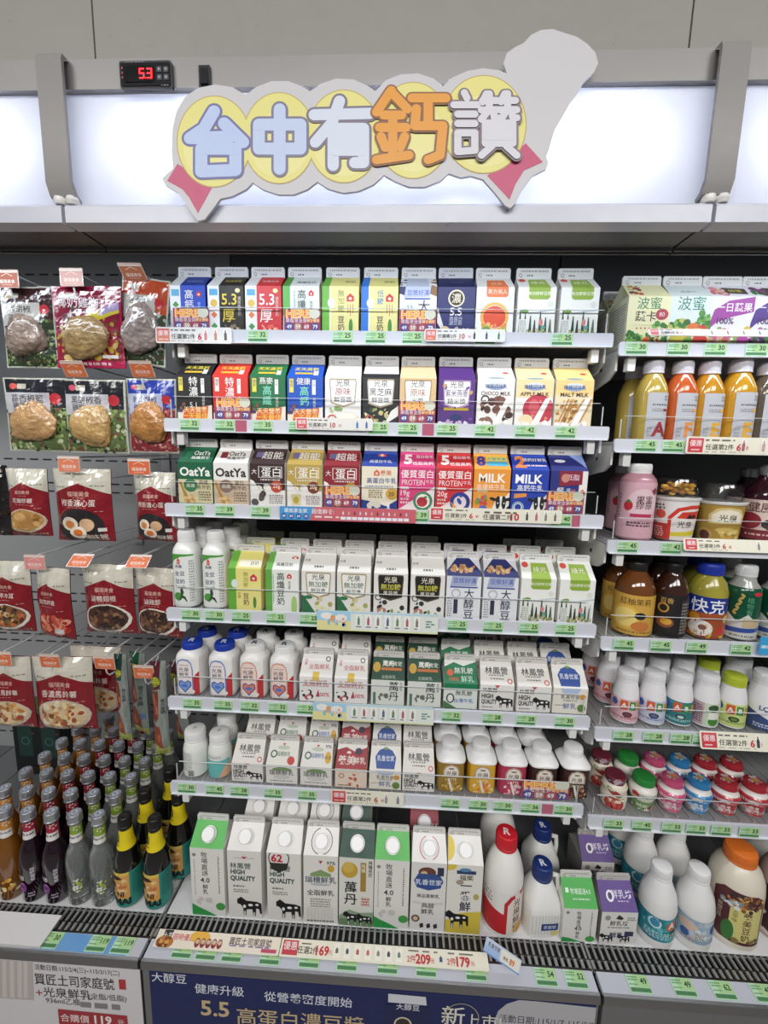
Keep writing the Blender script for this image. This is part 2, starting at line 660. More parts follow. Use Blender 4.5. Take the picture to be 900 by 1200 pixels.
# ------------------------------------------------------------------ cartons
DES = {}
INK, WH = '2b2a2c', 'f4f3f1'


def des(key, look, body, gable, ridge, F, Gp=(), side=None, cap=None, capc='eeeeee', Rr=None):
    DES[key] = dict(look=look, body=body, gable=gable, ridge=ridge, F=list(F), G=list(Gp), side=side or body, cap=cap, capc=capc,
                    R=list(Rr) if Rr is not None else [d(.12, .55, .9, .85, 1, 'a9a8a8'), t('Q', .12, .28, .14, '8c8c8c'), d(.3, .15, .5, .4, 1, '77777a')])


_cm = {}


def carton_meshes(key, w, dp, hb, hg, hr):
    k = (key, round(w, 4), round(hb, 4), hg, hr)
    if k in _cm:
        return _cm[k]
    D = DES[key]
    out = {}
    x, y = w / 2, dp / 2
    g = G()
    g.add([(-x, -y, 0), (x, -y, 0), (x, y, 0), (-x, y, 0), (-x, -y, hb), (x, -y, hb), (x, y, hb), (-x, y, hb)], [(3, 2, 1, 0), (0, 1, 5, 4)], D['body'])
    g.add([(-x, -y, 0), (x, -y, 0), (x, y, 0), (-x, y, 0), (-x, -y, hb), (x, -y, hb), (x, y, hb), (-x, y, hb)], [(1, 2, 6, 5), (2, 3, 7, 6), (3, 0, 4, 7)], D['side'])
    draw(g, D['F'], w, hb, flat((-x, -y, 0), (1, 0, 0), (0, 0, 1)))
    if D['side'] != D['body'] or D.get('sideops'):
        draw(g, [d(.1, .1, .9, .9, 14, D.get('sideink', '8a8a8a'))], w, hb, flat((-x, y, 0), (0, -1, 0), (0, 0, 1)))
        draw(g, [d(.1, .1, .9, .9, 14, D.get('sideink', '8a8a8a'))], w, hb, flat((x, -y, 0), (0, 1, 0), (0, 0, 1)))
    out['body'] = g.mesh('carton_body', 20)
    g = G()
    xr, yr, zt = x * .945, .0022, hb + hg
    F = [(-x, -y, hb), (x, -y, hb), (xr, -yr, zt), (-xr, -yr, zt)]
    B = [(x, y, hb), (-x, y, hb), (-xr, yr, zt), (xr, yr, zt)]
    g.add(F, [(0, 1, 2, 3)], D['gable'])
    g.add(B, [(0, 1, 2, 3)], D['gable'])
    for s in (-1, 1):
        I = (s * (x - w * .30), 0, hb + hg * .80)
        a, b_, c1, c2 = (s * x, -y, hb), (s * x, y, hb), (s * xr, -yr, zt), (s * xr, yr, zt)
        g.add([a, I, c1], [(0, 1, 2)], D['side'])
        g.add([b_, I, c2], [(0, 2, 1)], D['side'])
        g.add([a, b_, I], [(0, 1, 2)], D['side'])
    Pm = lambda a, b, k: (Vector(F[0]) * (1 - a / w) * (1 - b / sl) + Vector(F[1]) * (a / w) * (1 - b / sl) + Vector(F[2]) * (a / w) * (b / sl) + Vector(F[3]) * (1 - a / w) * (b / sl)) + nrm * k
    sl = math.hypot(y - yr, hg)
    nrm = Vector((0, -hg, y - yr)).normalized()
    draw(g, D['G'], w, sl, Pm)
    out['gable_top'] = g.mesh('carton_gable_top', 20)
    g = G()
    g.prism([(-xr, zt - .0005), (xr, zt - .0005), (xr, zt + hr - .003), (xr - .002, zt + hr), (-xr + .002, zt + hr), (-xr, zt + hr - .003)], -yr, yr, D['ridge'])
    draw(g, D['R'], 2 * xr, hr, flat((-xr, -yr, zt), (1, 0, 0), (0, 0, 1)))
    out['sealed_ridge'] = g.mesh('carton_sealed_ridge', 20)
    if D['cap']:
        g = G()
        rc = D['cap']
        g.lathe([(0, rc * 1.12), (.003, rc * 1.12), (.003, rc), (.010, rc), (.0115, rc * .9)], 28, D['capc'], 'cap')
        me = g.mesh('carton_cap')
        c = (Vector(F[0]) + Vector(F[1]) + Vector(F[2]) + Vector(F[3])) / 4 + Vector((0, 0, 0)) + nrm * .0005
        M = Matrix.Translation(c) @ Matrix.Rotation(math.atan2(hg, y - yr), 4, 'X')
        me.transform(M)
        out['screw_cap'] = me
    _cm[k] = out
    return out


def carton(key, X, Y, z, w, dp, H, hg, hr, label, group, rz=0):
    T = thing('drink_carton', label, 'carton', (X, Y, z), (0, 0, rz), group)
    P_ = {}
    for n, me in carton_meshes(key, w, dp, H - hg - hr, hg, hr).items():
        P_[n] = obj(n, me, P_['gable_top'] if n == 'screw_cap' else T)
    return T


def cow(u, v, s, a=1.2):                                     # small black-and-white standing cow emblem; a = panel height / width
    q = lambda pts: [(u + x * s, v + y * s / a) for x, y in pts]
    return [p(q([(-.5, .62), (-.34, .72), (-.12, .58), (.3, .56), (.5, .50), (.52, .1), (.44, .1), (.40, .28), (.28, .30), (.26, .0), (.16, .0), (.12, .26), (-.12, .24), (-.14, 0), (-.24, 0), (-.26, .3), (-.36, .42), (-.5, .46)]), '1c1b1d'),
            e(u + .05 * s, v + .42 * s / a, .10 * s, .06 * s, WH), e(u + .32 * s, v + .44 * s / a, .07 * s, .05 * s, WH), e(u - .2 * s, v + .36 * s / a, .06 * s, .08 * s, WH), r(u - .22 * s, v, u - .16 * s, v + .18 * s / a, 'dddbd8'), r(u + .18 * s, v, u + .23 * s, v + .15 * s / a, 'dddbd8')]


def leafy(a=1.25, seed=1):
    out = []
    rn = random.Random(seed)
    for i in range(7):
        x, h = .10 + i * .13 + rn.uniform(-.02, .02), rn.uniform(.26, .5)
        out.append(p([(x - .045, .08), (x + .045, .08), (x + .012, .08 + h), (x - .012, .08 + h)], rn.choice(['36543d', '2d4a3c', '4c6b43', '2b3f38'])))
    return out


shop = lambda k='d94f4f': [e(.5, .5, .1, .1, k)]
HOUSE = lambda u, v, s, k='d8443f': [p([(u - s, v - s * .7), (u + s, v - s * .7), (u + s, v + s * .3), (u, v + s), (u - s, v + s * .3)], k), e(u, v - s * .1, s * .45, s * .4, 'f3d9d4')]
badge = lambda u, v, k: [p([(u - .09, v), (u, v - .075), (u + .09, v), (u, v + .075)], k)]
# top shelf
des('calcium', 'blue and white high calcium soy carton', '2a4fc0', '233f9c', 'e3e4e8',
    [r(0, 0, .3, 1, 'f2f3f5'), r(.05, .78, .27, .92, '62b4e0'), *badge(.16, .6, '4d9a4a'), *badge(.16, .36, 'e2574a'), *badge(.16, .14, '4d9a4a'), tv('高鈣', .54, .92, .26, WH, .02), *HOUSE(.82, .82, .07), tv('優質好', .82, .66, .09, 'a9c4ff'), r(.3, 0, 1, .2, '5b2f7a')], [r(0, 0, .3, 1, 'eceef2'), t('高纖豆奶', .64, .45, .12, 'aebde8')])
for kk, bc, lk, tc in (('thick_black', '27231f', 'black carton with yellow 5.3 numerals', 'ecd24a'), ('thick_red', 'd2343a', 'red carton with white 5.3 numerals', 'fbf5ee')):
    des(kk, lk, bc, bc, 'e3e4e8',
        [r(0, 0, .32, 1, 'f2f2f1'), r(.05, .8, .28, .93, '5aa9dd'), e(.17, .64, .1, .1, 'e2bd57'), *badge(.17, .4, 'e8774a'), *badge(.17, .16, '4d9a4a'), t('5.3', .6, .72, .40, tc, .015, .42), t('厚', .58, .38, .38, tc, .02), tv('濃度香皂奶', .88, .78, .10, 'd8d2c4'), e(.84, .9, .07, .06, 'e8dca8'), r(.36, .55, .8, .56, tc), bl(.4, .02, .95, .18, 9, .06, ['6b5a44', 'c9b89a', '8d7a60'] if kk == 'thick_black' else ['f0a08a', 'f6d2a8', 'e8685a'], 3)], [r(0, 0, .32, 1, 'ececec'), t('特濃豆漿', .66, .5, .12, tc)])
des('fibre', 'white and green high fibre soy carton', 'e6ebe8', 'dfe5e1', 'e3e4e8',
    [r(0, .4, .2, 1, '66b457'), tv('高纖', .52, .93, .25, '2f4a43', .02), *HOUSE(.78, .85, .07), tv('無加糖', .78, .7, .09, '76857f'), d(.3, .42, .35, .9, 12, '8aa094'), r(0, 0, 1, .36, 'dfe3ea')], [r(0, 0, .2, 1, '5aa04a'), t('高纖豆奶', .62, .4, .14, '3a4a44')])
for kk, sc, lk, vt in (('yellow_green', '6fb744', 'yellow carton with a green side stripe', '無加糖'), ('yellow_blue', '2f78d6', 'yellow carton with a blue side stripe', '低糖')):
    des(kk, lk, 'efe79c', 'e9e08e', 'e3e4e8',
        [r(0, 0, .2, 1, sc), r(.2, 0, .24, 1, 'f7f4d8'), e(.25, .66, .1, .12, 'e9eef4'), tv(vt, .52, .93, .19, '3e8fd0' if kk[7] == 'b' else '9aa05a', .01), tv('豆奶', .52, .40, .2, '5d3a46', .025), *HOUSE(.77, .76, .1), r(.70, .45, .715, .64, 'b85a4e'), r(.77, .4, .785, .64, 'b85a4e'), r(.84, .45, .855, .64, 'b85a4e'), e(.79, .18, .055, .2, '4f8f3c')], [r(0, 0, .2, 1, sc), t('豆奶', .75, .5, .16, '8a8250')])
des('big_soy', 'white soy carton with navy brush lettering', 'eef0f3', 'e4e6ea', 'e3e4e8',
    [p([(0, 1), (0, .86), (.2, .80), (.2, 1)], '23285c'), p([(1, 1), (.8, 1), (.8, .86), (1, .8)], '8a6238'), p([(.12, .78), (.8, .8), (.84, 1), (.16, 1)], 'b9c2dd'), t('豆漿好漢', .5, .88, .15, '4a62c4', .02), r(.14, .74, .82, .77, '4360b8'), t('大', .66, .60, .34, '1f2440', .02), e(.28, .58, .13, .13, 'dfe4ea'), t('5.5', .28, .58, .13, '3f4a6a')], [p([(.15, 0), (.8, 0), (.75, .9), (.2, .9)], 'c2c9dd'), bl(.0, 0, .15, .8, 6, .06, ['2a2d60', '44486f'], 2), bl(.85, 0, 1, .8, 6, .06, ['8a6238', 'b5905c'], 3)])
des('navy_rich', 'navy soy milk carton with a cream round emblem', '262b66', '222657', 'd6d8df',
    [e(.5, .77, .22, .22, 'e9dfc4'), e(.5, .77, .18, .18, '3a3026'), t('濃', .5, .77, .26, 'e9dfc4', .03), t('5.5', .5, .5, .28, WH, .02), t('高蛋白', .5, .36, .12, 'cfd2e6'), t('濃豆漿', .5, .27, .12, 'cfd2e6'), p([(.0, .6), (.0, .28), (.14, .12), (.18, .2)], 'e9e6e6'), e(.22, .12, .13, .11, 'd8b98a'), bl(.38, .0, .95, .14, 14, .07, ['d9cfc4', 'e9e2da', 'c0a78e'], 5)], [t('大醇豆', .5, .5, .12, '5f659a')])
des('orange_sun', 'white carton with an orange sun and label', 'f1f1ee', 'ebebe8', 'e6e6e6',
    [p([(.26, .84), (.26, 1), (.84, 1), (.84, .84), (.80, .80), (.30, .80)], 'e87a45'), t('東方美人', .55, .91, .13, 'fbe2cc', .02), ring(.5, .4, .30, .38, 'f0b860'), e(.5, .4, .30, .28, 'e2532f'), bl(.15, .2, .85, .25, 12, .05, ['f2c27a', 'e89a4a'], 4), bl(.0, .0, .45, .22, 16, .06, ['7fa24a', 'c9c04a', 'e0d060'], 6), bl(.55, .0, 1, .18, 12, .06, ['c9b83a', 'a8b84a', 'e8d85a'], 7), e(.86, .74, .07, .07, 'e3e6df')], [p([(.26, 0), (.84, 0), (.78, .75), (.3, .75)], 'e87a45'), t('紅茶', .55, .35, .15, 'fbe2cc')])
FOREST = [p([(.28, .80), (.28, 1), (.84, 1), (.84, .80), (.78, .76), (.34, .76)], '8fae3c'), t('無加糖鮮豆漿', .56, .88, .1, 'f2f4dc', .02), e(.86, .66, .08, .08, 'e0e4da'), e(.2, .52, .1, .06, '6f9a44'), p([(.3, .5), (1, .58), (1, .55), (.3, .47)], 'c3cfd6'), *leafy(), bl(.1, .0, .95, .14, 26, .05, ['7a9a5a', 'a8b878', '8a9a62', 'c98a6a', 'cdbf9a'], 8), p([(.06, .0), (.26, .0), (.26, .36), (.06, .36)], 'e6e8e2'), d(.08, .03, .24, .34, 9, 'a8ada4'), e(.64, .3, .05, .09, 'd98a86'), e(.7, .2, .06, .05, '6aa09a')]
des('forest', 'white carton printed with a green forest scene', 'f1f1ec', 'efefea', 'e8e8e6', FOREST, [p([(.28, 0), (.84, 0), (.80, .85), (.32, .85)], '9ab848'), t('綠光', .56, .5, .2, 'f2f4dc', .02), e(.14, .75, .1, .1, 'd8574a')])
# second shelf
for kk, bc, lk, tx in (('rich_black', '1e1d20', 'black soy carton with an orange slogan', '特濃'), ('rich_red', 'd8372f', 'red soy carton with white lettering', '特濃'), ('fibre_green', '1f6d43', 'green high fibre carton with an orange slogan', '高纖'), ('calcium_blue', '1d53b8', 'bright blue calcium carton with an orange slogan', '高鈣')):
    pill = 'e8d850' if kk != 'rich_red' else 'f3e9e4'
    des(kk, lk, bc, bc, 'dcdcdc',
        [p([(0, 0), (1, 0), (1, .36), (0, .22)], 'efe4da'), p([(.06, .66), (.18, .66), (.18, .95), (.06, .95)], pill), tv('優質', .12, .93, .1, '555'[:3] + '555'), tv(tx, .48, .97 if kk[0] == 'r' else .80, .27, 'f6f4f2' if kk[0] == 'r' else '8fe0c4', .025), t('健康' if kk == 'calcium_blue' else '5.1' if kk == 'rich_black' else '燕麥' if kk[0] == 'f' else '濃', .46, .36 if kk[0] == 'r' else .9, .2, 'f2f0ec', .01), p([(.7, .62), (.80, .62), (.80, .93), (.7, .93)], 'f1efec'), tv('大豆', .75, .92, .08, '5a5a5a'), tv('植物蛋白質', .76, .56, .09, 'e4e2de'), p([(.14, .03), (.86, .08), (.9, .34), (.2, .28)], 'd9692a'), t('天天營養', .52, .26, .17, 'fbe6b4', .03), t('一天最佳', .5, .12, .19, 'f8d060', .03), bl(.0, .2, .2, .4, 6, .07, ['5a3a6a', '8a5a4a', '3a3a6a'], 4)],
        [t('天天高鈣', .5, .6, .18, 'e8d850', .03), r(.2, .18, .7, .32, 'd9b43a'), r(.72, .1, .86, .45, 'c9c9c9')])
SH = lambda k, o: [p([(.14, .97), (.86, .97), (.88, .9), (.84, .45), (.5, .36), (.16, .45), (.12, .9)], o), p([(.17, .94), (.83, .94), (.85, .9), (.81, .48), (.5, .40), (.19, .48), (.15, .9)], k)]
def soyd(kk, lk, bc, gc, tx, sub, tc, extra, o='b4a58c', gx=()):
    des(kk, lk, bc, gc, 'e2e2e2', SH('f7f5f2', o) + [t('光泉', .5, .88, .2, '3a3a3a', .01), t(tx, .5, .70, .22, tc, .015, .62), t(sub, .5, .53, .17, '4a4a4c', .015)] + extra, gx)
soyd('plain_soy', 'white original soy carton with a shield label', 'eceae6', 'e9e7e3', '原味', '鮮豆漿', 'a04a52', [bl(.05, .28, .5, .36, 10, .05, ['8aa86a', 'b4c48a'], 3), e(.58, .16, .36, .13, 'dcd8c4'), e(.58, .18, .3, .09, 'f6f3e4'), ring(.2, .1, .1, .14, 'd0605a')])
soyd('sesame_soy', 'black sesame soy carton with a white shield', '26272a', 'e8e6e2', '黑芝麻', '鮮豆漿', '4a4a4c', [p([(.6, .0), (1, .2), (1, .42), (.8, .3)], 'f0efe8'), bl(.05, .02, .8, .34, 18, .06, ['c9c088', '9aa860', 'e3dcb0', '3f4a3a'], 5), ring(.18, .1, .1, .14, 'c0504a')], gx=[r(0, 0, 1, .3, '26272a')])
soyd('rice_milk', 'tan rice milk carton with a white shield', 'd8b98c', 'dcc19a', '原味', '米漿', 'a86a4a', [e(.9, .45, .14, .1, 'b8946a')], 'a88a5c')
soyd('purple_rice', 'purple rice and oat milk carton', '56307c', '54307a', '紫米燕麥', '糙米漿', '5c3a7a', [r(.16, .34, .84, .40, 'd3b13e'), e(.5, .2, .16, .08, '24386a'), bl(.05, .02, .95, .1, 16, .06, ['e9e3ea', 'd0c4d6', 'b9a8c4'], 5), bl(.0, .1, 1, .9, 7, .05, ['c9a06a', '7a52a0'], 9)], 'a98ab8')
def milkd(kk, lk, en, top, ops):
    des(kk, lk, 'f0ede8', 'efece8', 'e6e6e6', [r(0, .72, 1, 1, top), r(0, .64, 1, .72, top)] + ops + [e(.5, .86, .26, .1, '8fa3c8'), e(.5, .9, .22, .06, 'd6ddea'), t('瑞穗調味乳', .5, .86, .12, '2d3f6e', .03, .6), t(en, .5, .71, .15, '4a2f2a', .02, .8), p([(.95, .95 - .3), (.8, .62), (.45, .08), (.6, .0)], 'f7f5f2'), bl(.0, .0, 1, .1, 14, .09, ['f3f0ea', 'e9e4dc'], 8)], [r(0, 0, 1, 1, top), e(.78, .5, .09, .05, 'c94a3a'), e(.5, .1, .24, .05, '8fa3a8')])
milkd('choco', 'white choco milk carton with brown chocolate picture', 'CHOCO MILK', 'efece8', [bl(.1, .1, .9, .6, 20, .13, ['5a3a32', '7a5246', '402824', '8d6a5c'], 3), ring(.22, .58, .08, .12, '3a2f3a')])
milkd('apple', 'apple milk carton with a large red apple', 'APPLE MILK', 'f2d9a4', [e(.62, .38, .42, .42, 'c23a4e'), e(.5, .45, .14, .2, 'd8606a'), bl(.3, .2, .95, .6, 14, .06, ['b82c44', 'd4566a', 'e08a6a'], 4), e(.3, .16, .2, .16, 'efdcb0')])
milkd('malt', 'malt milk carton with golden wheat ears', 'MALT MILK', 'f0d08a', [r(0, 0, 1, .7, 'ead9b4')] + [p([(a, .05), (a + .05, .05), (a + .05 + dx, .62), (a + dx, .62)], k) for a, dx, k in ((.06, .28, 'c08a4a'), (.14, .30, 'a8743a'), (.24, .22, 'c89a5a'), (.3, .45, 'b8843f'), (.4, .5, 'd0a462'), (.52, .4, 'b07a3a'), (.62, .34, 'c69450'))] + [bl(.05, .1, .7, .6, 40, .05, ['b5803c', 'd2a866', '9c6a30'], 6)])
# third shelf
for kk, lk, bc, c2, tc in (('oat_green', 'dark green oat drink carton', '17603f', 'd6cda4', 'f6f5ee'), ('oat_white', 'beige oat drink carton with white top', 'eeebe5', 'cdb79d', '2e2b2a')):
    des(kk, lk, bc, bc, 'dedcd8', [r(0, 0, 1, .60, c2), t('OatYa', .5, .78, .34, tc, .035, .9), e(.36, .46, .2, .19, '3a7a4c' if kk[4] == 'g' else '8d6f62'), t('高纖', .36, .46, .13, 'dfe6cc'), t('蛋白' if kk[4] == 'w' else '高纖', .74, .54, .14, '4a3f34', .02), t('燕麥奶', .74, .42, .14, '4a3f34', .02), d(.58, .1, .95, .34, 4, '7a6a58'), p([(.02, .55), (.08, .56), (.36, .02), (.26, .0)], 'b98a3c'), bl(.1, .02, .5, .2, 12, .06, ['d0a468', 'b88a50', 'e0c08a'], 3), r(0, 0, 1, .05, bc)], [t('OatYa', .62, .6, .24, tc, .02, .5), t('高纖燕麥', .62, .3, .14, tc, .02), r(.14, .3, .34, .7, '8a2f3a' if kk[4] == 'w' else '2f7a54')])
for kk, lk, bc in (('protein_dark', 'dark brown protein drink carton', '3a2524'), ('protein_gold', 'gold protein drink carton', 'b99e4e'), ('protein_red', 'dark red protein drink carton', '8c1f2a')):
    des(kk, lk, 'eeeae4', bc, 'e2e0dd', [r(0, .40, 1, 1, bc), p([(0, .64), (.1, .60), (.28, .40), (0, .40)], 'f0ece6'), bl(.2, .38, .62, .5, 12, .06, ['f2efea', 'e6e1da'], 3), r(.24, .68, .92, .94, 'efe9e2'), r(.26, .69, .9, .93, bc), t('蛋白', .6, .81, .3, 'f8f4ee', .03), t('大', .12, .82, .16, 'f0ece4', .03), d(.3, .61, .86, .66, 1, 'e8e0d8'), e(.76, .48, .17, .17, {'protein_dark': 'c0482e', 'protein_gold': '7a3a22', 'protein_red': 'b08a34'}[kk]), t('20g', .76, .48, .15, 'f2e4cc', .02), d(.55, .08, .95, .3, 5, '8a8480')]
        + ([bl(.1, .1, .4, .34, 7, .09, ['3a3638', '55504f'], 6)] if kk == 'protein_dark' else [p([(.14, .08), (.38, .08), (.4, .32), (.12, .32)], 'd8cf9a'), e(.26, .18, .08, .1, 'b9a23c')]), [t('超能', .6, .55, .32, 'f8f4ee', .035), r(.1, .4, .3, .75, '7a6f9a')])
des('high_protein', 'cream and blue carton marked high protein milk', 'efe6cf', '26419a', 'e2e0dd',
    [r(0, .0, 1, .24, '263a86'), p([(.0, .24), (1, .36), (1, .24), (.7, .1), (.3, .2)], 'efe6cf'), *HOUSE(.42, .85, .08, 'e0683a'), t('義美', .68, .86, .16, 'd8653a', .02), t('高蛋白牛乳', .56, .68, .17, '2f4a9a', .02, .84), d(.1, .52, .9, .58, 1, '6a78b0'), d(.2, .28, .6, .48, 4, '8a7a4a'), e(.86, .38, .18, .16, 'd3a84a'), t('20', .84, .38, .17, '5a3a20', .02), bl(.15, .04, .5, .16, 8, .09, ['efeae0', 'dcd4c4'], 2), e(.76, .12, .04, .06, 'e8ecf6'), p([(.7, .0), (.76, .12), (.84, .0), (.76, .06)], 'e8ecf6')], [*HOUSE(.55, .72, .12, 'e0524a'), t('高蛋白牛乳', .52, .32, .13, 'e4e8f4', .02)])
for kk, lk, bc in (('protein_pink', 'pink protein milk carton with an apple badge', 'd8407c'), ('protein_scarlet', 'scarlet protein milk carton with a runner badge', 'cc2f33')):
    des(kk, lk, 'f0e2e2', bc, 'e2ded9', [p([(0, 1), (1, 1), (1, .58), (0, .04)], bc), t('優質蛋白', .5, .85, .24, 'fbf4f2', .035, .9), t('PROTEIN', .40, .66, .22, 'f6e4e4', .0, .64), t('牛乳', .86, .68, .12, 'f6dcdc'), r(.04, .5, .28, .56, 'f4e6e6'), t('20g' if kk[8] == 's' else '19g', .18, .4, .2, 'f6dede', .02), d(.05, .16, .3, .32, 2, 'f0cccc')]
        + ([e(.68, .24, .27, .27, '3f8a5a'), e(.68, .24, .2, .2, 'f3ece6'), e(.66, .22, .15, .14, 'b8303a'), e(.76, .33, .05, .03, '4a8a44')] if kk[8] == 'p' else [ring(.68, .24, .18, .28, '2b3a8c'), p([(.42, .24), (.5, .1), (.68, .0), (.6, .12)], 'e89a3a'), e(.66, .26, .05, .1, '2b50b0', .5), e(.7, .38, .04, .04, '2b50b0')]),
        [t('5', .24, .5, .5, 'fbf4f2', .06), t('蛋白營養', .72, .68, .13, 'fbe8ec', .02), t('低脂高鈣', .66, .26, .15, 'fbe8ec', .03)])
COWF = [p([(.48, .0), (1, .0), (1, .5), (.86, .36), (.62, .30)], 'efece6'), e(.55, .33, .10, .045, '1f1e20', -.3), e(.97, .33, .10, .045, '1f1e20', .3), p([(.62, .34), (.68, .40), (.86, .40), (.92, .34), (.90, .16), (.84, .0), (.70, .0), (.64, .16)], '1f1e20'), p([(.73, .40), (.81, .40), (.79, .20), (.84, .08), (.70, .08), (.75, .20)], 'f3f0ec'), e(.77, .05, .09, .07, 'cdb0a6'), e(.735, .055, .016, .02, '3a2a2a'), e(.805, .055, .016, .02, '3a2a2a'), e(.69, .24, .02, .025, 'e9e6e2'), e(.86, .24, .02, .025, 'e9e6e2'), p([(.64, .0), (.5, .0), (.56, .14), (.64, .12)], 'efece6'), p([(.9, .0), (1, .0), (1, .2), (.92, .12)], '1f1e20')]
des('milk_orange', 'orange carton reading MILK with a cow face', 'ee9a3a', 'f0a648', 'e2e0dc', [t('MILK', .5, .80, .34, 'fdf6ec', .03, .84), t('高優格牛乳', .48, .60, .17, 'fbe6c8', .02, .8), r(.1, .48, .4, .53, 'f6d9a8'), bl(.08, .2, .4, .4, 14, .06, ['d8503a', '3f7ac0', '6fae4a', 'e0b04a'], 5), e(.28, .1, .12, .1, '4a6ac0')] + COWF, [t('8', .2, .5, .5, '4a3f9a', .05), r(.36, .5, .95, .8, 'f2e05a'), t('大營養素', .65, .64, .14, '3fa0b8', .03), r(.36, .2, .95, .48, '55b8d8')])
des('milk_blue', 'blue carton reading MILK with a cow face', '2340a8', '2746b0', 'e2e0dc', [t('MILK', .46, .80, .34, 'fdfdfd', .03, .84), t('高鈣牛乳', .5, .60, .18, 'f2f4fb', .025, .84), p([(.08, .36), (.42, .4), (.42, .48), (.08, .46)], 'e8964a'), ring(.2, .16, .09, .16, 'e8e8ee'), ring(.2, .16, .12, .15, '4aa0b8')] + COWF, [t('2', .24, .5, .6, 'f0884a', .06), t('倍鈣好鮮乳', .66, .64, .14, 'fbf6ee', .03), d(.4, .2, .95, .36, 1, 'f4d8d0')])
des('calcium_navy', 'navy calcium milk carton with a maroon sticker', '2a3078', '2a3078', 'dddad6', [r(.78, 0, 1, 1, 'ece6e2'), p([(.24, .66), (.86, .70), (.86, 1), (.24, 1)], '8a2438'), t('低脂', .6, .86, .18, 'e8c8d8', .03), e(.4, .84, .11, .12, 'c88a7a'), tv('鈣高', .28, .64, .2, 'f2f0f4', .03), tv('優良', .5, .62, .12, 'd8e4f2'), tv('鮮乳', .64, .6, .12, 'e07060'), *HOUSE(.88, .52, .08, 'dd7a44')], [e(.3, .6, .16, .06, 'e6e8f0'), p([(.6, 1), (1, 1), (1, .2)], '8ea4e0')])
# fourth shelf
des('yellow_soy', 'yellow soy carton with a green corner', 'ece18a', 'e8dd80', 'dcd9cf', [r(0, 0, .24, 1, '6aae3c'), e(.2, .64, .1, .13, 'dfe6ea'), tv('無加糖', .54, .93, .16, 'a8a05a', .01), tv('豆奶', .54, .42, .19, '5d3a3a', .03), *HOUSE(.78, .78, .1, 'd03a3a'), e(.8, .2, .05, .18, '4f8f3c'), tv('甘醇', .34, .45, .1, 'b8903a')], [r(0, 0, .24, 1, '6aae3c'), r(.3, .1, 1, .5, 'f3efd8'), t('豆奶', .78, .3, .14, '6a5a4a', .02)])
des('fibre_soy', 'white high fibre soy carton with a green side', 'edeee8', 'ecece6', 'dcdad6', [r(0, 0, .2, 1, '67ab4a'), tv('高纖豆奶', .46, .94, .25, '33413c', .03), *HOUSE(.72, .85, .07, 'd03a3a'), tv('無加糖', .72, .74, .08, '6a7a70'), e(.86, .16, .09, .3, 'a8cf7a'), d(.22, .2, .26, .9, 14, '93a594')], [r(0, 0, .2, 1, '67ab4a'), *HOUSE(.84, .7, .1, 'd03a3a'), t('高纖豆奶', .55, .3, .13, '4a5550', .02)])
for kk, lk, ink, o, sub in (('unsweet_white', 'white unsweetened soy carton with green base', 'f3f1ea', 'a8946a', '鮮豆漿'), ('unsweet_black', 'white unsweetened black bean carton, black emblem', '211f1f', '4a4032', '黑豆漿')):
    lt = '3f4644' if kk[8] == 'w' else 'e9e2cc'
    des(kk, lk, 'e9e6e0', 'e7e4de', 'd9d6d1', SH(ink, o) + [t('光泉', .5, .86, .2, lt, .03), t('無加糖', .5, .69, .2, '4d6f5a' if kk[8] == 'w' else 'd6cf5a', .025), t(sub, .5, .54, .15, lt, .02)]
        + ([p([(0, 0), (.42, 0), (.06, .42), (0, .42)], '2f7048'), e(.2, .38, .13, .06, '2f7a4c'), bl(.42, .04, .9, .36, 13, .065, ['d9cf9a', 'c3b878', 'e6dfb8', 'a8a860'], 4)] if kk[8] == 'w' else [ring(.14, .44, .07, .1, '4a4444'), bl(.1, .02, .92, .34, 13, .065, ['2f3a36', '3f4a44', '8aa070', '262a2c'], 4), ring(.24, .1, .09, .13, 'd06a6a')]), [d(.36, .15, .64, .35, 1, '6a6a66'), t('光泉', .12, .6, .1, '5a5a5a')])
des('big_soy_tall', 'white carton with navy brush-lettered soy name', 'e8e9ec', 'd9d9de', 'dcdad6', [p([(.1, .76), (.86, .78), (.9, 1), (.16, 1)], 'a9b2cf'), t('豆漿好漢', .52, .9, .17, '4158b0', .03), r(.1, .73, .9, .76, '3c4f9a'), tv('大醇豆', .66, .72, .31, '20264a', .03), ring(.28, .6, .1, .14, 'b8bccb'), r(.22, .12, .34, .46, '34384f'), d(.04, .04, .18, .5, 8, '9a9ca8')], [p([(0, .3), (.3, 1), (.7, 1), (1, .3), (1, 0), (0, 0)], '2a2f68'), el(.5, .42, .4, .12, 30, .07, ['d2a878', 'c49664', 'e0bf92', 'b0804e'], 3)])
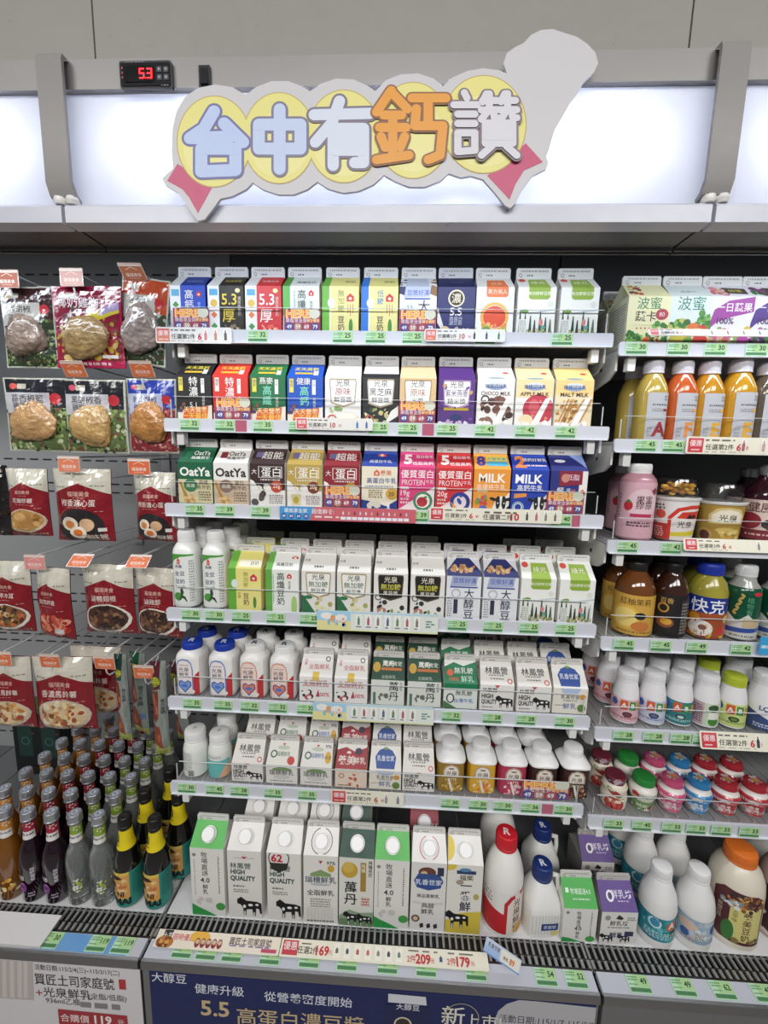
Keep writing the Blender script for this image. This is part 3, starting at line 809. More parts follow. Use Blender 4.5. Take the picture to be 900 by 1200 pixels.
# fifth shelf
des('whole_milk', 'white whole milk carton with pink lettering', 'ece9e6', 'ebe8e4', 'd9d6d3', [t('全脂鮮乳', .5, .76, .2, 'b8545e', .02), d(.1, .6, .9, .66, 1, 'b09a9a'), bl(.05, .05, .42, .4, 12, .07, ['2f2d2f', 'c05058', 'efece8'], 3), t('100%', .74, .3, .18, 'c0606a', .02), p([(.5, .2), (.58, .5), (.62, .2)], 'b03a48'), r(.4, .86, .6, 1, 'dfc05a')], [t('全脂鮮乳', .58, .45, .17, 'c0545e', .02), tv('台農', .14, .8, .1, 'c0545e'), r(.4, 0, .6, .22, 'dcb84a'), ring(.84, .8, .05, .08, '6a6666')])
des('dark_green_milk', 'white milk carton with a dark green top', 'dfe1d9', '1d4a36', 'd6d3cd', [tv('萬丹', .68, .96, .32, '24272a', .03), r(.06, .02, .14, .5, '55756a'), bl(.2, .15, .5, .45, 8, .06, ['e6e6de', '6a6f68'], 2), tv('在地好鮮', .9, .95, .07, '5a5a5a')], [e(.14, .55, .12, .15, 'cba544'), t('萬丹', .5, .72, .2, 'e8e6da', .03), t('再獲肯定', .64, .72, .15, 'e8e6da', .02), r(.28, .42, .92, .54, 'c9763a'), t('全脂鮮乳', .52, .14, .11, 'b9c4b4')])
des('lactose_green', 'green lactose-free milk carton', 'dfe6df', '1f7a50', 'd6d5d0', [r(0, .80, 1, 1, '1f7a50'), p([(0, 0), (.4, 0), (0, .3)], '4a7a44'), t('無乳糖', .6, .62, .17, '3a4a44', .02), t('台灣牛乳', .6, .32, .15, '3a6ab0', .02), e(.2, .4, .12, .16, '3a3a3a'), e(.2, .4, .08, .12, 'ecebe6')], [p([(0, .7), (.3, .9), (.6, .75), (1, .95), (1, 1), (0, 1)], 'e8e8e2'), t('無乳糖', .6, .55, .2, 'e9efe6', .03), e(.18, .45, .1, .1, 'e2684a'), t('100%', .3, .18, .14, 'e2684a', .02), t('鮮乳', .7, .2, .2, 'c8e0d0', .02)])
CW = cow(.72, .1, .5, .72)
des('plain_white', 'white milk carton with a small black cow', 'eae7e2', 'e8e4de', 'd9d5d0', [t('林鳳營', .28, .8, .15, '2a2a2c', .03), t('HIGH', .22, .56, .2, '2a2a2c', .04, .34), t('QUALITY', .28, .32, .2, '2a2a2c', .04, .46), d(.08, .08, .4, .16, 1, '6a6a6a'), p([(.42, 1), (.58, 1), (.5, .88)], 'c0505a')] + CW, [t('林鳳營', .5, .62, .24, '232325', .035), d(.26, .36, .74, .46, 1, '8a8784'), d(.3, .22, .7, .32, 1, '6f6c6a'), ring(.88, .18, .05, .08, 'd0605a')])
BLUEG = [p([(.22, .08), (.78, .08), (.84, .55), (.72, .82), (.5, .95), (.28, .82), (.16, .55)], '2a4f9c'), t('乳香世家', .5, .5, .17, 'eef0f6', .025, .56), e(.5, .9, .08, .04, '6f9a5a')]
des('blue_label', 'white milk carton with a blue arched label', 'ebe6da', 'ebe8e2', 'dcd8d3', [p([(.2, 1), (.8, 1), (.72, .82), (.5, .74), (.28, .82)], 'b4c4dd'), t('乳香世家', .5, .66, .14, '4a4a4a', .02), d(.3, .48, .7, .56, 1, '7a7a7a'), t('鮮乳', .5, .3, .2, '5a6aa0', .02), e(.86, .68, .09, .08, 'dd9a3a'), e(.84, .24, .12, .12, '6a8a4a'), d(.06, .3, .34, .36, 1, '8a7a5a')], BLUEG)
# sixth shelf
RUI = lambda y: [ring(.2, .45, .07, .11, '3f6a4a'), t('瑞穗鮮乳', .52, .46, .15, '4a6ab0' if y else '5a8a5a', .02, .44), e(.5, .72, .2, .06, 'c3cbb8'), p([(.44, .9), (.56, .9), (.5, .8)], 'c04a4a')] + ([e(.86, .4, .1, .17, 'd8ab35'), t('特優', .86, .4, .1, '7a5a1a', .02), t('97%', .85, .85, .12, '3a3a3a', .02)] if y else [e(.78, .2, .12, .12, 'c8382f')])
RUB = [p([(.2, .8), (.5, .95), (.82, .8), (.8, .7), (.22, .7)], '7f9a6a'), t('瑞穗鮮乳', .5, .6, .2, '4a4a46', .03), e(.5, .36, .28, .08, 'd0d2ca'), d(.15, .1, .85, .2, 1, '8a8a86')]
des('rui_red', 'white milk carton with a red dot', 'e9e6e0', 'e9e6e1', 'dad6d2', RUB, RUI(0))
des('rui_gold', 'white milk carton with a gold oval medal', 'e9e6e0', 'e9e6e1', 'dad6d2', RUB, RUI(1))
des('red_yimei', 'cream milk carton with a dark red top', 'ead9c9', 'a3242e', 'd9d4d0', [el(.62, .5, .3, .3, 10, .08, ['d2644a', 'e9d4c0', 'c85a44'], 4), ring(.2, .62, .06, .09, 'b8704a'), d(.1, .06, .5, .16, 1, '6a5a50')], [p([(0, .75), (.3, .88), (.6, .7), (1, .9), (1, 1), (0, 1)], 'e9e4de'), t('義美', .34, .35, .28, 'f3e8e2', .03), t('鮮乳', .76, .35, .2, 'f3e8e2', .03), e(.72, .72, .12, .1, '3a2a4a'), *HOUSE(.4, .66, .07, 'f0d8d4')])
# lowest deck: tall cartons with caps
GT, GTC = '5cb85a', '6ac065'
des('ranch_green', 'tall white milk carton with a green top', 'e9e7e2', GT, 'e3e1dc', [tv('牧場直送', .42, .95, .20, '3a3a3c', .02), t('4.0', .42, .53, .23, '3a3a3c', .02), tv('鮮乳', .42, .47, .17, '3a3a3c', .02), e(.12, .9, .055, .055, '8a8a88'), d(.1, .3, .13, .84, 16, 'a3a3a0'), d(.82, .34, .86, .9, 18, '6f6f6d'), p([(0, 0), (.75, 0), (.45, .07), (.2, .12), (.0, .17)], '2f9a4a'), e(.86, .15, .14, .13, '4aa04a'), bl(.1, .16, .6, .26, 8, .08, ['d9d6d0', 'cfcbc4'], 2)], cap=.0135, capc='f1f0ee')
HQ = [t('林鳳營', .38, .78, .21, '2f4a3f', .035), t('HIGH', .30, .69, .21, '2f4a3f', .045, .42), t('QUALITY', .45, .59, .22, '2f4a3f', .045, .74), tv('濃醇', .2, .5, .001, '3a3a3a'), d(.16, .46, .5, .5, 1, '5a6a60'), d(.16, .38, .6, .44, 2, '8a8a86')] + cow(.62, .04, .72, 1.85)
des('quality', 'tall white milk carton with bold dark lettering and cow', 'e7e4df', 'e9e6e2', 'e0ddd9', HQ + [r(.2, .895, .8, .9, '8a8a86'), p([(.42, .92), (.58, .92), (.5, .88)], 'c0505a')], cap=.0135, capc='efeeec')
des('quality62', 'tall white milk carton with a red 62 badge', 'e7e4df', 'e9e6e2', 'e0ddd9', HQ + [e(.36, .93, .30, .30, 'e9e6e2'), ring(.36, .93, .28, .31, '2a2a2c'), p([(.08, .86), (.64, .86), (.58, .77), (.36, .72), (.14, .77)], '2a2a2c'), t('62', .3, .93, .34, 'c2273a', .045)], [p([(.05, 0), (.66, 0), (.6, .12), (.12, .12)], 'e9e6e2')], cap=.0135, capc='efeeec')
des('rui_tall', 'tall white milk carton with a ring around its cap', 'e9e6e1', 'eae7e3', 'e3e0dc', [p([(.44, .93), (.56, .93), (.5, .88)], 'c0453a'), t('97%', .8, .9, .15, '3a3a3a', .02), e(.8, .82, .1, .12, 'd0a63c'), p([(.2, .74), (.5, .80), (.8, .74), (.8, .70), (.2, .70)], '86a06a'), t('瑞穗鮮乳', .5, .65, .23, '3f4f66', .04), e(.5, .58, .3, .04, 'b9bcc6'), t('全脂鮮乳', .5, .46, .2, '3a3a3c', .03), d(.2, .24, .8, .38, 4, '9a9a96'), *[r(.1 + .1 * q, .06, .16 + .1 * q, .24, 'dcd8d1') for q in range(8)], d(.1, .02, .9, .06, 1, '6a6a66')], [ring(.5, .5, .30, .325, '6a6a6a'), r(.42, .0, .58, 1, 'eae7e3')], cap=.0135, capc='f3f2f0')
des('wandan_tall', 'tall milk carton with a dark green top and gold medal', 'e2e2da', '1c4636', 'dcdad4', [e(.3, .82, .24, .26, 'c9a23a'), e(.26, .86, .17, .18, 'd9b85a'), r(.62, .52, .78, .94, 'a8863c'), tv('再獲', .70, .92, .14, 'ece6d0', .02), tv('再獲肯定', .9, .97, .13, '2c2c2c', .02), tv('萬丹', .34, .66, .40, '1f1f22', .05), r(.64, .3, .9, .44, 'e0cfc4'), d(.66, .31, .88, .43, 3, 'b0504a'), p([(0, .14), (.3, .24), (.6, .2), (1, .22), (1, 0), (0, 0)], '93a78d'), r(0, 0, 1, .1, '6d8a62'), *cow(.38, .02, .5, 1.85), *cow(.74, .02, .45, 1.85)], [], cap=.0135, capc='f3f2f0')
des('family_tall', 'tall white milk carton with a blue name banner', 'e7e5e2', 'eae8e5', 'e0deda', [e(.45, .86, .25, .17, '6a4030'), e(.36, .84, .1, .09, 'd9b59a'), p([(.08, .74), (.92, .74), (.84, .64), (.5, .60), (.16, .64)], '2c4f96'), p([(.08, .74), (.2, .84), (.8, .84), (.92, .74)], '35528f'), t('乳香世家', .5, .72, .2, 'f0f2f7', .03, .76), p([(.74, .82), (.92, .82), (.92, .94), (.74, .94)], '2b3350'), t('高品質鮮乳', .5, .52, .13, '4a4a4c', .03), e(.5, .42, .46, .08, 'd8d4ce'), e(.5, .46, .46, .08, 'e7e5e2'), t('典醇', .5, .38, .19, '55504c', .03), t('鮮乳', .5, .29, .19, '55504c', .03), e(.16, .18, .12, .12, '6f5040'), e(.16, .18, .07, .07, 'd8c4a8'), *[p([(x, .04), (x + .1, .06), (x + .08, .12), (x - .02, .1)], '2a2a2a') for x in (.3, .5, .7)]], [ring(.5, .5, .27, .29, 'c04a50'), r(.4, 0, .6, 1, 'eae8e5')], cap=.0135, capc='f3f2f0')
des('first_fresh', 'tall white and yellow milk carton with black characters', 'e8e6df', 'e9e7e2', 'e0ded8', [p([(1, 0), (0, 0), (0, .18), (.4, .3), (1, .34)], 'd9c24a'), e(.06, 1, .2, .2, 'e0c84a'), r(.26, .87, .8, .92, '2c3f6a'), e(.5, .93, .16, .06, '5a8ab0'), t('福樂', .54, .82, .2, '4a3f33', .03), e(.36, .75, .11, .08, 'a39a8a'), tv('一番鮮', .54, .78, .34, '23284a', .05), e(.84, .55, .08, .1, 'b9a860'), *cow(.32, .08, .66, 1.85)], [e(0, .55, .2, .3, 'dfc64c')], cap=.0135, capc='f3f2f0')
des('maroon_milk', 'maroon milk carton with a white cap', '8c2434', '942839', 'd9d2cc', [t('MILK', .7, .7, .2, 'eddcd8', .02)], [t('MILK', .8, .4, .16, 'eddcd8', .02)], cap=.0135)
des('small_ranch', 'small milk carton with a bright green top', 'e6e4df', '4cae50', 'dedcd6', [tv('牧場直送', .46, .92, .14, '4a4a4c', .02), t('4.0', .46, .4, .17, '3a3a3c', .02), tv('鮮乳', .46, .32, .13, '4a4a4c'), d(.82, .1, .86, .9, 12, '7a7a78'), e(.12, .88, .05, .05, '8a8a88'), p([(0, 0), (.6, 0), (.2, .12), (0, .14)], '2f9a4a'), e(.84, .1, .14, .1, '4aa04a')], [t('牧場直送4.0', .56, .55, .15, 'e4f2df', .02, .62), r(.1, .5, .2, .66, 'e4f2df'), d(.3, .26, .8, .34, 1, 'cfe8cc')])
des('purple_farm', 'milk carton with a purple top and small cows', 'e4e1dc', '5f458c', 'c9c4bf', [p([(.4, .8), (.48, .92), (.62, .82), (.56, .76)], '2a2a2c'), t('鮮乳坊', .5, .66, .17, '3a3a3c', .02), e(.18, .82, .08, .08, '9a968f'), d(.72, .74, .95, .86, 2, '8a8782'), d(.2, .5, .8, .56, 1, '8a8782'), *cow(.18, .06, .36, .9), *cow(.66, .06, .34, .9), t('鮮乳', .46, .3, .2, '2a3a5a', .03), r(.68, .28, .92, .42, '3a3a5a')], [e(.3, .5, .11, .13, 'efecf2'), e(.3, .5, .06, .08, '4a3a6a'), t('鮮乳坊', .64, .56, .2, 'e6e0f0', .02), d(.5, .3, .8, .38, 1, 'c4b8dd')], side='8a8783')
# juice cabinet, top shelf
LEAF = ['4f8f3a', '6faa45', '3a7a34', '86b85a', '2f6a30']
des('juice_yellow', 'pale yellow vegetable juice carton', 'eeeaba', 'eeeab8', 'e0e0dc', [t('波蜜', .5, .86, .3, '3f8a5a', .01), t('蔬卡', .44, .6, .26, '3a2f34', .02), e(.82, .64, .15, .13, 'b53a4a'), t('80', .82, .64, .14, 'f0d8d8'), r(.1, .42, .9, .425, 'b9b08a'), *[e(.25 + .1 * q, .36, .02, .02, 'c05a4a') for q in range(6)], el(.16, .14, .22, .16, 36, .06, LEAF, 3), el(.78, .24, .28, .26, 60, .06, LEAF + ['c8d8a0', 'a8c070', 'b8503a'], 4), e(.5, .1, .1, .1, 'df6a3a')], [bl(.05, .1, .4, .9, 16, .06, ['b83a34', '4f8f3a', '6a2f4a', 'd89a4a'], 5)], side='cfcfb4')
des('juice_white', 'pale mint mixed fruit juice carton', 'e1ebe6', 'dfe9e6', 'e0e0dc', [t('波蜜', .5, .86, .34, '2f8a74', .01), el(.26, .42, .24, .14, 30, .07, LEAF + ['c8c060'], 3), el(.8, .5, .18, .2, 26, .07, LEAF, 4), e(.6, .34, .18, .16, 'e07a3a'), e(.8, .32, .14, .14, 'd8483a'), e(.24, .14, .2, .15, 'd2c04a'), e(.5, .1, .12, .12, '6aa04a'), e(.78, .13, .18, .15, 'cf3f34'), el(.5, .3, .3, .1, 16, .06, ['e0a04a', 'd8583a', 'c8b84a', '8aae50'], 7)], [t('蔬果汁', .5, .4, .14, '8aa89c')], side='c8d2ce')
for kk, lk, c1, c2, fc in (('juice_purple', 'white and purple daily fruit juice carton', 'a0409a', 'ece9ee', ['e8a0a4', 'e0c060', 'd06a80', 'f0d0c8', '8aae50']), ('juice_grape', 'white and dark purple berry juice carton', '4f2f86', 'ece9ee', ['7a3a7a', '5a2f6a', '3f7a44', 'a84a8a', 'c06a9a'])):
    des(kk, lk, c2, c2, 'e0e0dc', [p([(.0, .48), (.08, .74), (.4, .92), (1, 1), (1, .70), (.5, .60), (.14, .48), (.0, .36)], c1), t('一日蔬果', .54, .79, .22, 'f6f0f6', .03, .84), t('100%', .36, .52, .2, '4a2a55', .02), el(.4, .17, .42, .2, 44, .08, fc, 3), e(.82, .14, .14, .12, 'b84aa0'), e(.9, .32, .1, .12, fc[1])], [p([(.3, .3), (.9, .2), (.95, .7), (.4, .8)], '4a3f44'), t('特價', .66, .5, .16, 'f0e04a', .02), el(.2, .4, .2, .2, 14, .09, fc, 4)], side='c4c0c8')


def at_x(px, py, yf):
    return at_y(px, py, yf).x


def nth(i): return ORD[i] if i < len(ORD) else str(i + 1) + 'th'


def row_of_cartons(rowname, shelfname, items, yf, z, w, dp, H, hg, hr, py, group, depth_row=0, jitter=.008):
    rn = random.Random(len(rowname) + int(yf * 1000) + depth_row)
    for i, (key, px) in enumerate(items):
        if key is None:
            continue
        X = at_y(px, py(px), yf).x
        look = DES[key]['look']
        if depth_row == 0:
            same = [k for k, _ in items if k == key]
            if len(same) == 1:
                lb = look + ' on the ' + shelfname
            else:
                lb = '%s, %s of %s alike, %s' % (look, nth([q for q, (k, _) in enumerate(items) if k == key].index(i)), ('two', 'three', 'four')[len(same) - 2], shelfname)
        else:
            lb = '%s, %s row, place %s, %s' % (look.replace(' with a ', ', ', 1) if len(look.split()) > 9 else look, ('second', 'third')[depth_row - 1], nth(i), shelfname)
        carton(key, X, yf + dp / 2 + depth_row * (dp + .004), z, w, dp, H, hg, hr, lb, group, rn.uniform(-jitter, jitter))


mid = lambda a, b: [(a[i] + b[i]) / 2 for i in range(len(a))]
bpx = lambda k, y0, y1, x0, x1: (lambda px: y0 + (y1 - y0) * (px - x0) / (x1 - x0))
# milk cabinet, top three shelves
R1 = [('calcium', 221.5), ('thick_black', 265.5), ('thick_red', 309), ('fibre', 353), ('yellow_green', 398.5), ('yellow_blue', 444), ('big_soy', 489), ('navy_rich', 533.3), ('orange_sun', 578), ('forest', 626.5), ('forest', 676.5)]
row_of_cartons('a', SHN[0], R1, SY[0] + .013, SZM[0] - .0045, .0715, .071, .137, .028, .019, bpx(0, 388, 392, 200, 700), 'drink cartons on the top milk shelf')
R2 = [('rich_black', 229), ('rich_red', 271), ('fibre_green', 314.5), ('calcium_blue', 357.5), ('plain_soy', 401.5), ('sesame_soy', 445.5), ('rice_milk', 488.5), ('purple_rice', 533.5), ('choco', 579), ('apple', 624), ('malt', 670)]
row_of_cartons('b', SHN[1], R2, SY[1] + .013, SZM[1] - .0045, .0705, .070, .137, .029, .018, bpx(1, 491, 500, 207, 694), 'drink cartons on the second milk shelf')
R3 = [('oat_green', 230), ('oat_white', 271.5), ('protein_dark', 314), ('protein_gold', 357), ('protein_red', 400), ('high_protein', 444), ('protein_pink', 487.3), ('protein_scarlet', 531), ('milk_orange', 574.5), ('milk_blue', 619), ('calcium_navy', 663.5)]
row_of_cartons('c', SHN[2], R3, SY[2] + .013, SZM[2] - .0045, .0705, .070, .134, .030, .017, bpx(2, 589.6, 602, 207, 687), 'drink cartons on the third milk shelf')
row_of_cartons('c', SHN[2], R3[2:], SY[2] + .013, SZM[2] - .0045, .0705, .070, .134, .030, .017, bpx(2, 589.6, 602, 207, 687), 'drink cartons on the third milk shelf', 1)
# fourth
R4 = [('yellow_soy', 287.3), ('fibre_soy', 331), ('unsweet_white', 373), ('unsweet_white', 414.3), ('unsweet_black', 457), ('unsweet_black', 500), ('big_soy_tall', 541.8), ('big_soy_tall', 584.8), ('forest', 628.5), ('forest', 673.5)]
b4 = bpx(3, 711, 728, 265, 698)
K4 = (SY[3] + .013, SZM[3] - .0045, .0685, .068, .132, .029, .014, b4, 'drink cartons on the fourth milk shelf')
row_of_cartons('d', SHN[3], R4, *K4)
row_of_cartons('d', SHN[3], R4, *K4, 1)
row_of_cartons('d', SHN[3], R4[:6] + [(None, 0)] * 2 + R4[8:], *K4, 2)
# fifth
R5 = [('whole_milk', 370), ('whole_milk', 411), ('dark_green_milk', 454), ('dark_green_milk', 496.5), ('lactose_green', 539), ('plain_white', 581.5), ('plain_white', 624.5), ('blue_label', 667)]
b5 = bpx(4, 818, 834, 350, 688)
K5 = (SY[4] + .014, SZM[4] - .0045, .0685, .068, .102, .034, .013, b5, 'milk cartons on the fifth milk shelf')
row_of_cartons('e', SHN[4], R5, *K5)
row_of_cartons('e', SHN[4], R5, *K5, 1)
row_of_cartons('e', SHN[4], [(None, 0)] * 4 + R5[4:], *K5, 2)
# sixth
R6 = [('plain_white', 290), ('rui_red', 330), ('rui_gold', 370.3), ('red_yimei', 411), ('blue_label', 451), ('plain_white', 490)]
b6 = bpx(5, 915, 926, 269, 508)
K6 = (SY[5] + .016, SZM[5] - .0045, .0675, .067, .089, .034, .012, b6, 'milk cartons on the sixth milk shelf')
row_of_cartons('f', SHN[5], R6, *K6)
row_of_cartons('f', SHN[5], R6, *K6, 1)
# lowest deck
bd = bpx(6, 1073, 1092, 245, 560)
RD = [('ranch_green', 245.5), ('quality', 288), ('quality62', 333.5), ('rui_tall', 375.5), ('wandan_tall', 417), ('ranch_green', 457.5), ('family_tall', 500), ('first_fresh', 541.5)]
KD = (.7445, DZ + .001, .0715, .0715, .210, .034, .013, bd, 'tall milk cartons on the lowest deck')
row_of_cartons('g', 'lowest deck', RD, *KD, 0, .012)
for i, (key, px) in enumerate([('quality', 305), ('quality62', 344), ('rui_tall', 381), ('wandan_tall', 418), ('maroon_milk', 498)]):
    P = at_y(px, 950, .84)
    carton(key, P.x, .860, DZ + .001, .066, .0705, .206 if key != 'maroon_milk' else .190, .034, .013, DES[key]['look'] + (' behind the front row' if key != 'maroon_milk' else ' standing behind the front row'), 'tall milk cartons on the lowest deck')
P = at_y(669, 1103, .745)
carton('small_ranch', P.x + .0125, .779, DZ + .001, .0685, .070, .128, .036, .013, DES['small_ranch']['look'] + ' on the deck beside the blue-capped jug', 'small milk cartons on the lowest deck', .03)
P = at_y(723, 1107, .740)
carton('purple_farm', P.x, .780, DZ + .001, .073, .072, .126, .036, .013, 'front one of two milk cartons with purple tops and small cows', 'small milk cartons on the lowest deck', .04)
carton('purple_farm', P.x + .004, .885, DZ + .001, .073, .072, .126, .036, .013, 'rear one of two milk cartons with purple tops and small cows', 'small milk cartons on the lowest deck', .03)
# juice cabinet, top shelf
RJ = [('juice_yellow', 757), ('juice_white', 806), ('juice_purple', 854), ('juice_grape', 902)]
row_of_cartons('h', SRN[0], RJ, SY[0] + .012, SZR[0] - .0045, .0775, .077, .139, .032, .017, lambda px: 396, 'juice cartons on the top juice shelf', 0, .004)
row_of_cartons('h', SRN[0], RJ[:2], SY[0] + .012, SZR[0] - .0045, .0775, .077, .139, .032, .017, lambda px: 396, 'juice cartons on the top juice shelf', 1, .004)

# ------------------------------------------------------------------ bottles
_bm = {}


def prof_r(prof, z):
    for a, b in zip(prof, prof[1:]):
        if a[0] <= z <= b[0] and b[0] > a[0]:
            q = (z - a[0]) / (b[0] - a[0])
            return a[1] + (b[1] - a[1]) * q, a[2] + (b[2] - a[2]) * q
    return prof[-1][1], prof[-1][2]


def bottle_meshes(key, D, H, Rd):
    k = (key, round(H, 4), round(Rd, 4))
    if k in _bm:
        return _bm[k]
    out = {}
    PR = [(z * H, q[0] * Rd, q[1] if len(q) > 1 else 2) for z, *q in D['prof']]
    g = G()
    rows = []
    for i, (z, r_, n) in enumerate(PR):
        c = D['body']
        for z0, z1, cc in D.get('bands', []):
            if z0 * H - 1e-6 <= z < z1 * H - 1e-6:
                c = cc
        rows.append((z, r_, n, c))
    g.lathe([(.0, PR[0][1] * .9, PR[0][2], D['body'])] + [(z + (.0015 if i == 0 else 0), r_, n, c) for i, (z, r_, n, c) in enumerate(rows)], D.get('seg', 36), D['body'], D.get('mat', 'plastic'))
    out['bottle_body'] = g.mesh('bottle_body', 30)
    for li, L in enumerate(D.get('labels', [])):
        z0, z1, base, ops, half, m = L['z'][0] * H, L['z'][1] * H, L['base'], L['ops'], L.get('half', 1.25), L.get('mat', 'paper')
        g = G()
        if base:
            zs = [z0 + (z1 - z0) * i / 8 for i in range(9)]
            for z_, *_q in PR:
                if z0 < z_ < z1:
                    zs.append(z_)
            zs.sort()
            g.lathe([(z, prof_r(PR, z)[0] + .0005, prof_r(PR, z)[1]) for z in zs], D.get('seg', 36), base, m, False, False)
        rm = max(prof_r(PR, (z0 + z1) / 2)[0], .005)
        w = 2 * half * rm
        nn = prof_r(PR, (z0 + z1) / 2)[1]
        if nn <= 2.2:
            def mp(a, b, o):
                rr = prof_r(PR, z0 + b)[0] + .0004 + o
                q = (a - w / 2) / rm
                return (rr * math.sin(q), -rr * math.cos(q), z0 + b)
        else:
            w = 2 * .86 * rm

            def mp(a, b, o):
                rr, n_ = prof_r(PR, z0 + b)
                rr += .0004 + o
                x = (a - w / 2) * rr / rm
                return (x, -rr * (1 - min(abs(x / rr), 1) ** n_) ** (1 / n_), z0 + b)
        draw(g, ops, w, z1 - z0, mp, 24, 4, m)
        nm = L.get('name', 'bottle_label')
        out[nm] = g.mesh(nm, 30)
    C = D.get('cap')
    if C:
        z0, z1, rr, c = C['z'][0] * H, C['z'][1] * H, C['r'] * Rd, C['c']
        g = G()
        h = z1 - z0
        n = 44
        rows = [(z0, 1.), (z0 + h * .16, 1.), (z0 + h * .18, .97), (z0 + h * .22, .99), (z0 + h * .84, .97), (z1 - h * .05, .93), (z1, .84 if not C.get('dome') else .6)]
        g.lathe([(z, rr * q) for z, q in rows], n, c, C.get('mat', 'cap'))
        if C.get('ops'):
            draw(g, C['ops'], 2 * rr, 2 * rr, lambda a, b, o: (a - rr, b - rr, z1 + o), 0, 0, 'paper')
        if not C.get('smooth'):
            for q in range(n):                               # grip ribs
                a = 2 * math.pi * q / n
                ca, sa = math.cos(a), math.sin(a)
                x, y, xx, yy = rr * .975 * ca, rr * .975 * sa, -sa * rr * .028, ca * rr * .028
                g.add([(x - xx, y - yy, z0 + h * .24), (x + xx, y + yy, z0 + h * .24), (x * 1.02, y * 1.02, z0 + h * .24), (x - xx, y - yy, z0 + h * .8), (x + xx, y + yy, z0 + h * .8), (x * 1.02, y * 1.02, z0 + h * .8)], [(0, 2, 5, 3), (2, 1, 4, 5), (3, 5, 4)], c, C.get('mat', 'cap'))
        out['bottle_cap'] = g.mesh('bottle_cap', 35)
    for nm, fn in D.get('extra', {}).items():
        g = G(); fn(g, H, Rd); out[nm] = g.mesh(nm)
    _bm[k] = out
    return out


BOT = {}


def bottle(key, X, Y, z, H, Rd, label, group, rz=0, cat='bottle'):
    if X > .40 and rz == 0 and key[:5] != 'fruit':
        rz = -.78 * math.atan2(X, Y)
    D = BOT[key]
    T = thing(D.get('name', 'drink_bottle'), label, cat, (X, Y, z), (0, 0, rz), group)
    for n, me in bottle_meshes(key, D, H, Rd).items():
        obj(n, me, T)
    return T


LOGO_E = [p([(.42, .3), (.6, .42), (.55, .62), (.45, .7), (.36, .55)], '5a5a5e'), ring(.5, .5, .2, .24, '77777c')]
BOT['soy'] = dict(prof=[(0, .96, 3), (.03, 1, 3), (.70, 1, 3), (.76, .98, 2.6), (.82, .82, 2), (.845, .66, 2), (.86, .62, 2)], body='f1f1ee', cap=dict(z=(.855, 1), r=.68, c='f3f3f2'),
    labels=[dict(z=(.01, .71), base='e9eae6', ops=[p([(0, 1), (1, 1), (1, .97), (.45, .95), (.12, .88), (0, .8)], '4f9a3f'), r(0, .0, .03, .9, '5aa547'), *HOUSE(.36, .86, .07, 'd0563a'), t('高纖', .36, .77, .16, '4a4a68', .02), t('全豆', .4, .64, .24, '45456e', .03), t('豆奶', .4, .49, .24, '45456e', .03), t('Soymilk', .42, .385, .15, '2f4a36', .03, .5), e(.3, .2, .2, .2, '4f9a3f'), p([(.4, .34), (.5, .36), (.56, .28), (.5, .22), (.62, .2), (.72, .1), (.66, .11), (.56, .16), (.46, .18), (.3, .1), (.34, .16), (.42, .22)], '2f4a30'), d(.82, .1, 1, .9, 16, '9fa3a0')])])
for kk, cc, o in (('milk_blue_cap', '1f3fa8', '6a86c4'), ('milk_white_cap', 'eeeeec', 'dd9a84')):
    BOT[kk] = dict(prof=[(0, .95, 5), (.03, 1, 5), (.74, 1, 5), (.78, .97, 4.5), (.85, .76, 2.6), (.87, .70, 2), (.88, .66, 2)], body='f1efec', cap=dict(z=(.872, 1), r=.76, c=cc, ops=[t('R', .5, .5, .5, 'dfe6f4' if kk[5] == 'b' else '55565a', .04)]),
        labels=[dict(z=(.02, .73), base='ece9e6', ops=[p([(.02, 0), (.02, .8), (.12, .95), (.3, 1), (.55, .98), (.7, .88), (.76, .7), (.76, 0)], o), p([(.06, 0), (.06, .79), (.15, .92), (.3, .96), (.52, .94), (.66, .86), (.71, .7), (.71, 0)], 'f0e6e4' if kk[5] == 'b' else 'efd8ce'), d(.14, .80, .6, .84, 1, '8a6a6a'), t('光泉', .36, .70, .24, '3f3238', .03), t('鮮乳', .38, .55, .24, '3f3238', .03), p([(.38, .04), (.1, .24), (.12, .36), (.24, .40), (.38, .34), (.52, .40), (.66, .36), (.68, .24)], '44549a' if kk[5] == 'b' else '6a4a7a'), p([(.38, .08), (.15, .25), (.16, .34), (.25, .37), (.38, .31), (.52, .37), (.62, .34), (.63, .25)], '7fa0d8' if kk[5] == 'b' else 'd8806a'), e(.38, .24, .14, .08, '4a78c8'), p([(.76, 0), (1, 0), (1, .66), (.76, .5)], 'bf2f34'), e(.72, .08, .1, .08, 'e9e4de')])])
for kk, lab in (('yogurt_text', [r(0, .0, 1, 1, 'e9eae4'), d(.1, .2, .55, .96, 10, '9aa09a'), r(.4, .02, .6, .26, '9aa39e'), d(.42, .02, .58, .26, 6, '5f6a66')]), ('yogurt_teal', [r(0, 0, 1, .72, '6cc0bd'), p([(.58, 0), (1, 0), (1, .55), (.86, .5)], 'e6b58f'), d(.1, .8, .7, .92, 2, 'a5a9a6')])):
    BOT[kk] = dict(prof=[(0, .92), (.03, 1), (.56, 1), (.66, .95), (.74, .82), (.77, .66), (.79, .66)], body='eef0ea', cap=dict(z=(.78, 1), r=.86, c='f0f0ee', ops=[t('P', .5, .5, .3, '7a7a7a') if kk[7] == 't' else d(.3, .4, .7, .5, 1, 'e0e0e0')]), labels=[dict(z=(.03, .60), base='e9ebe6', ops=lab)])
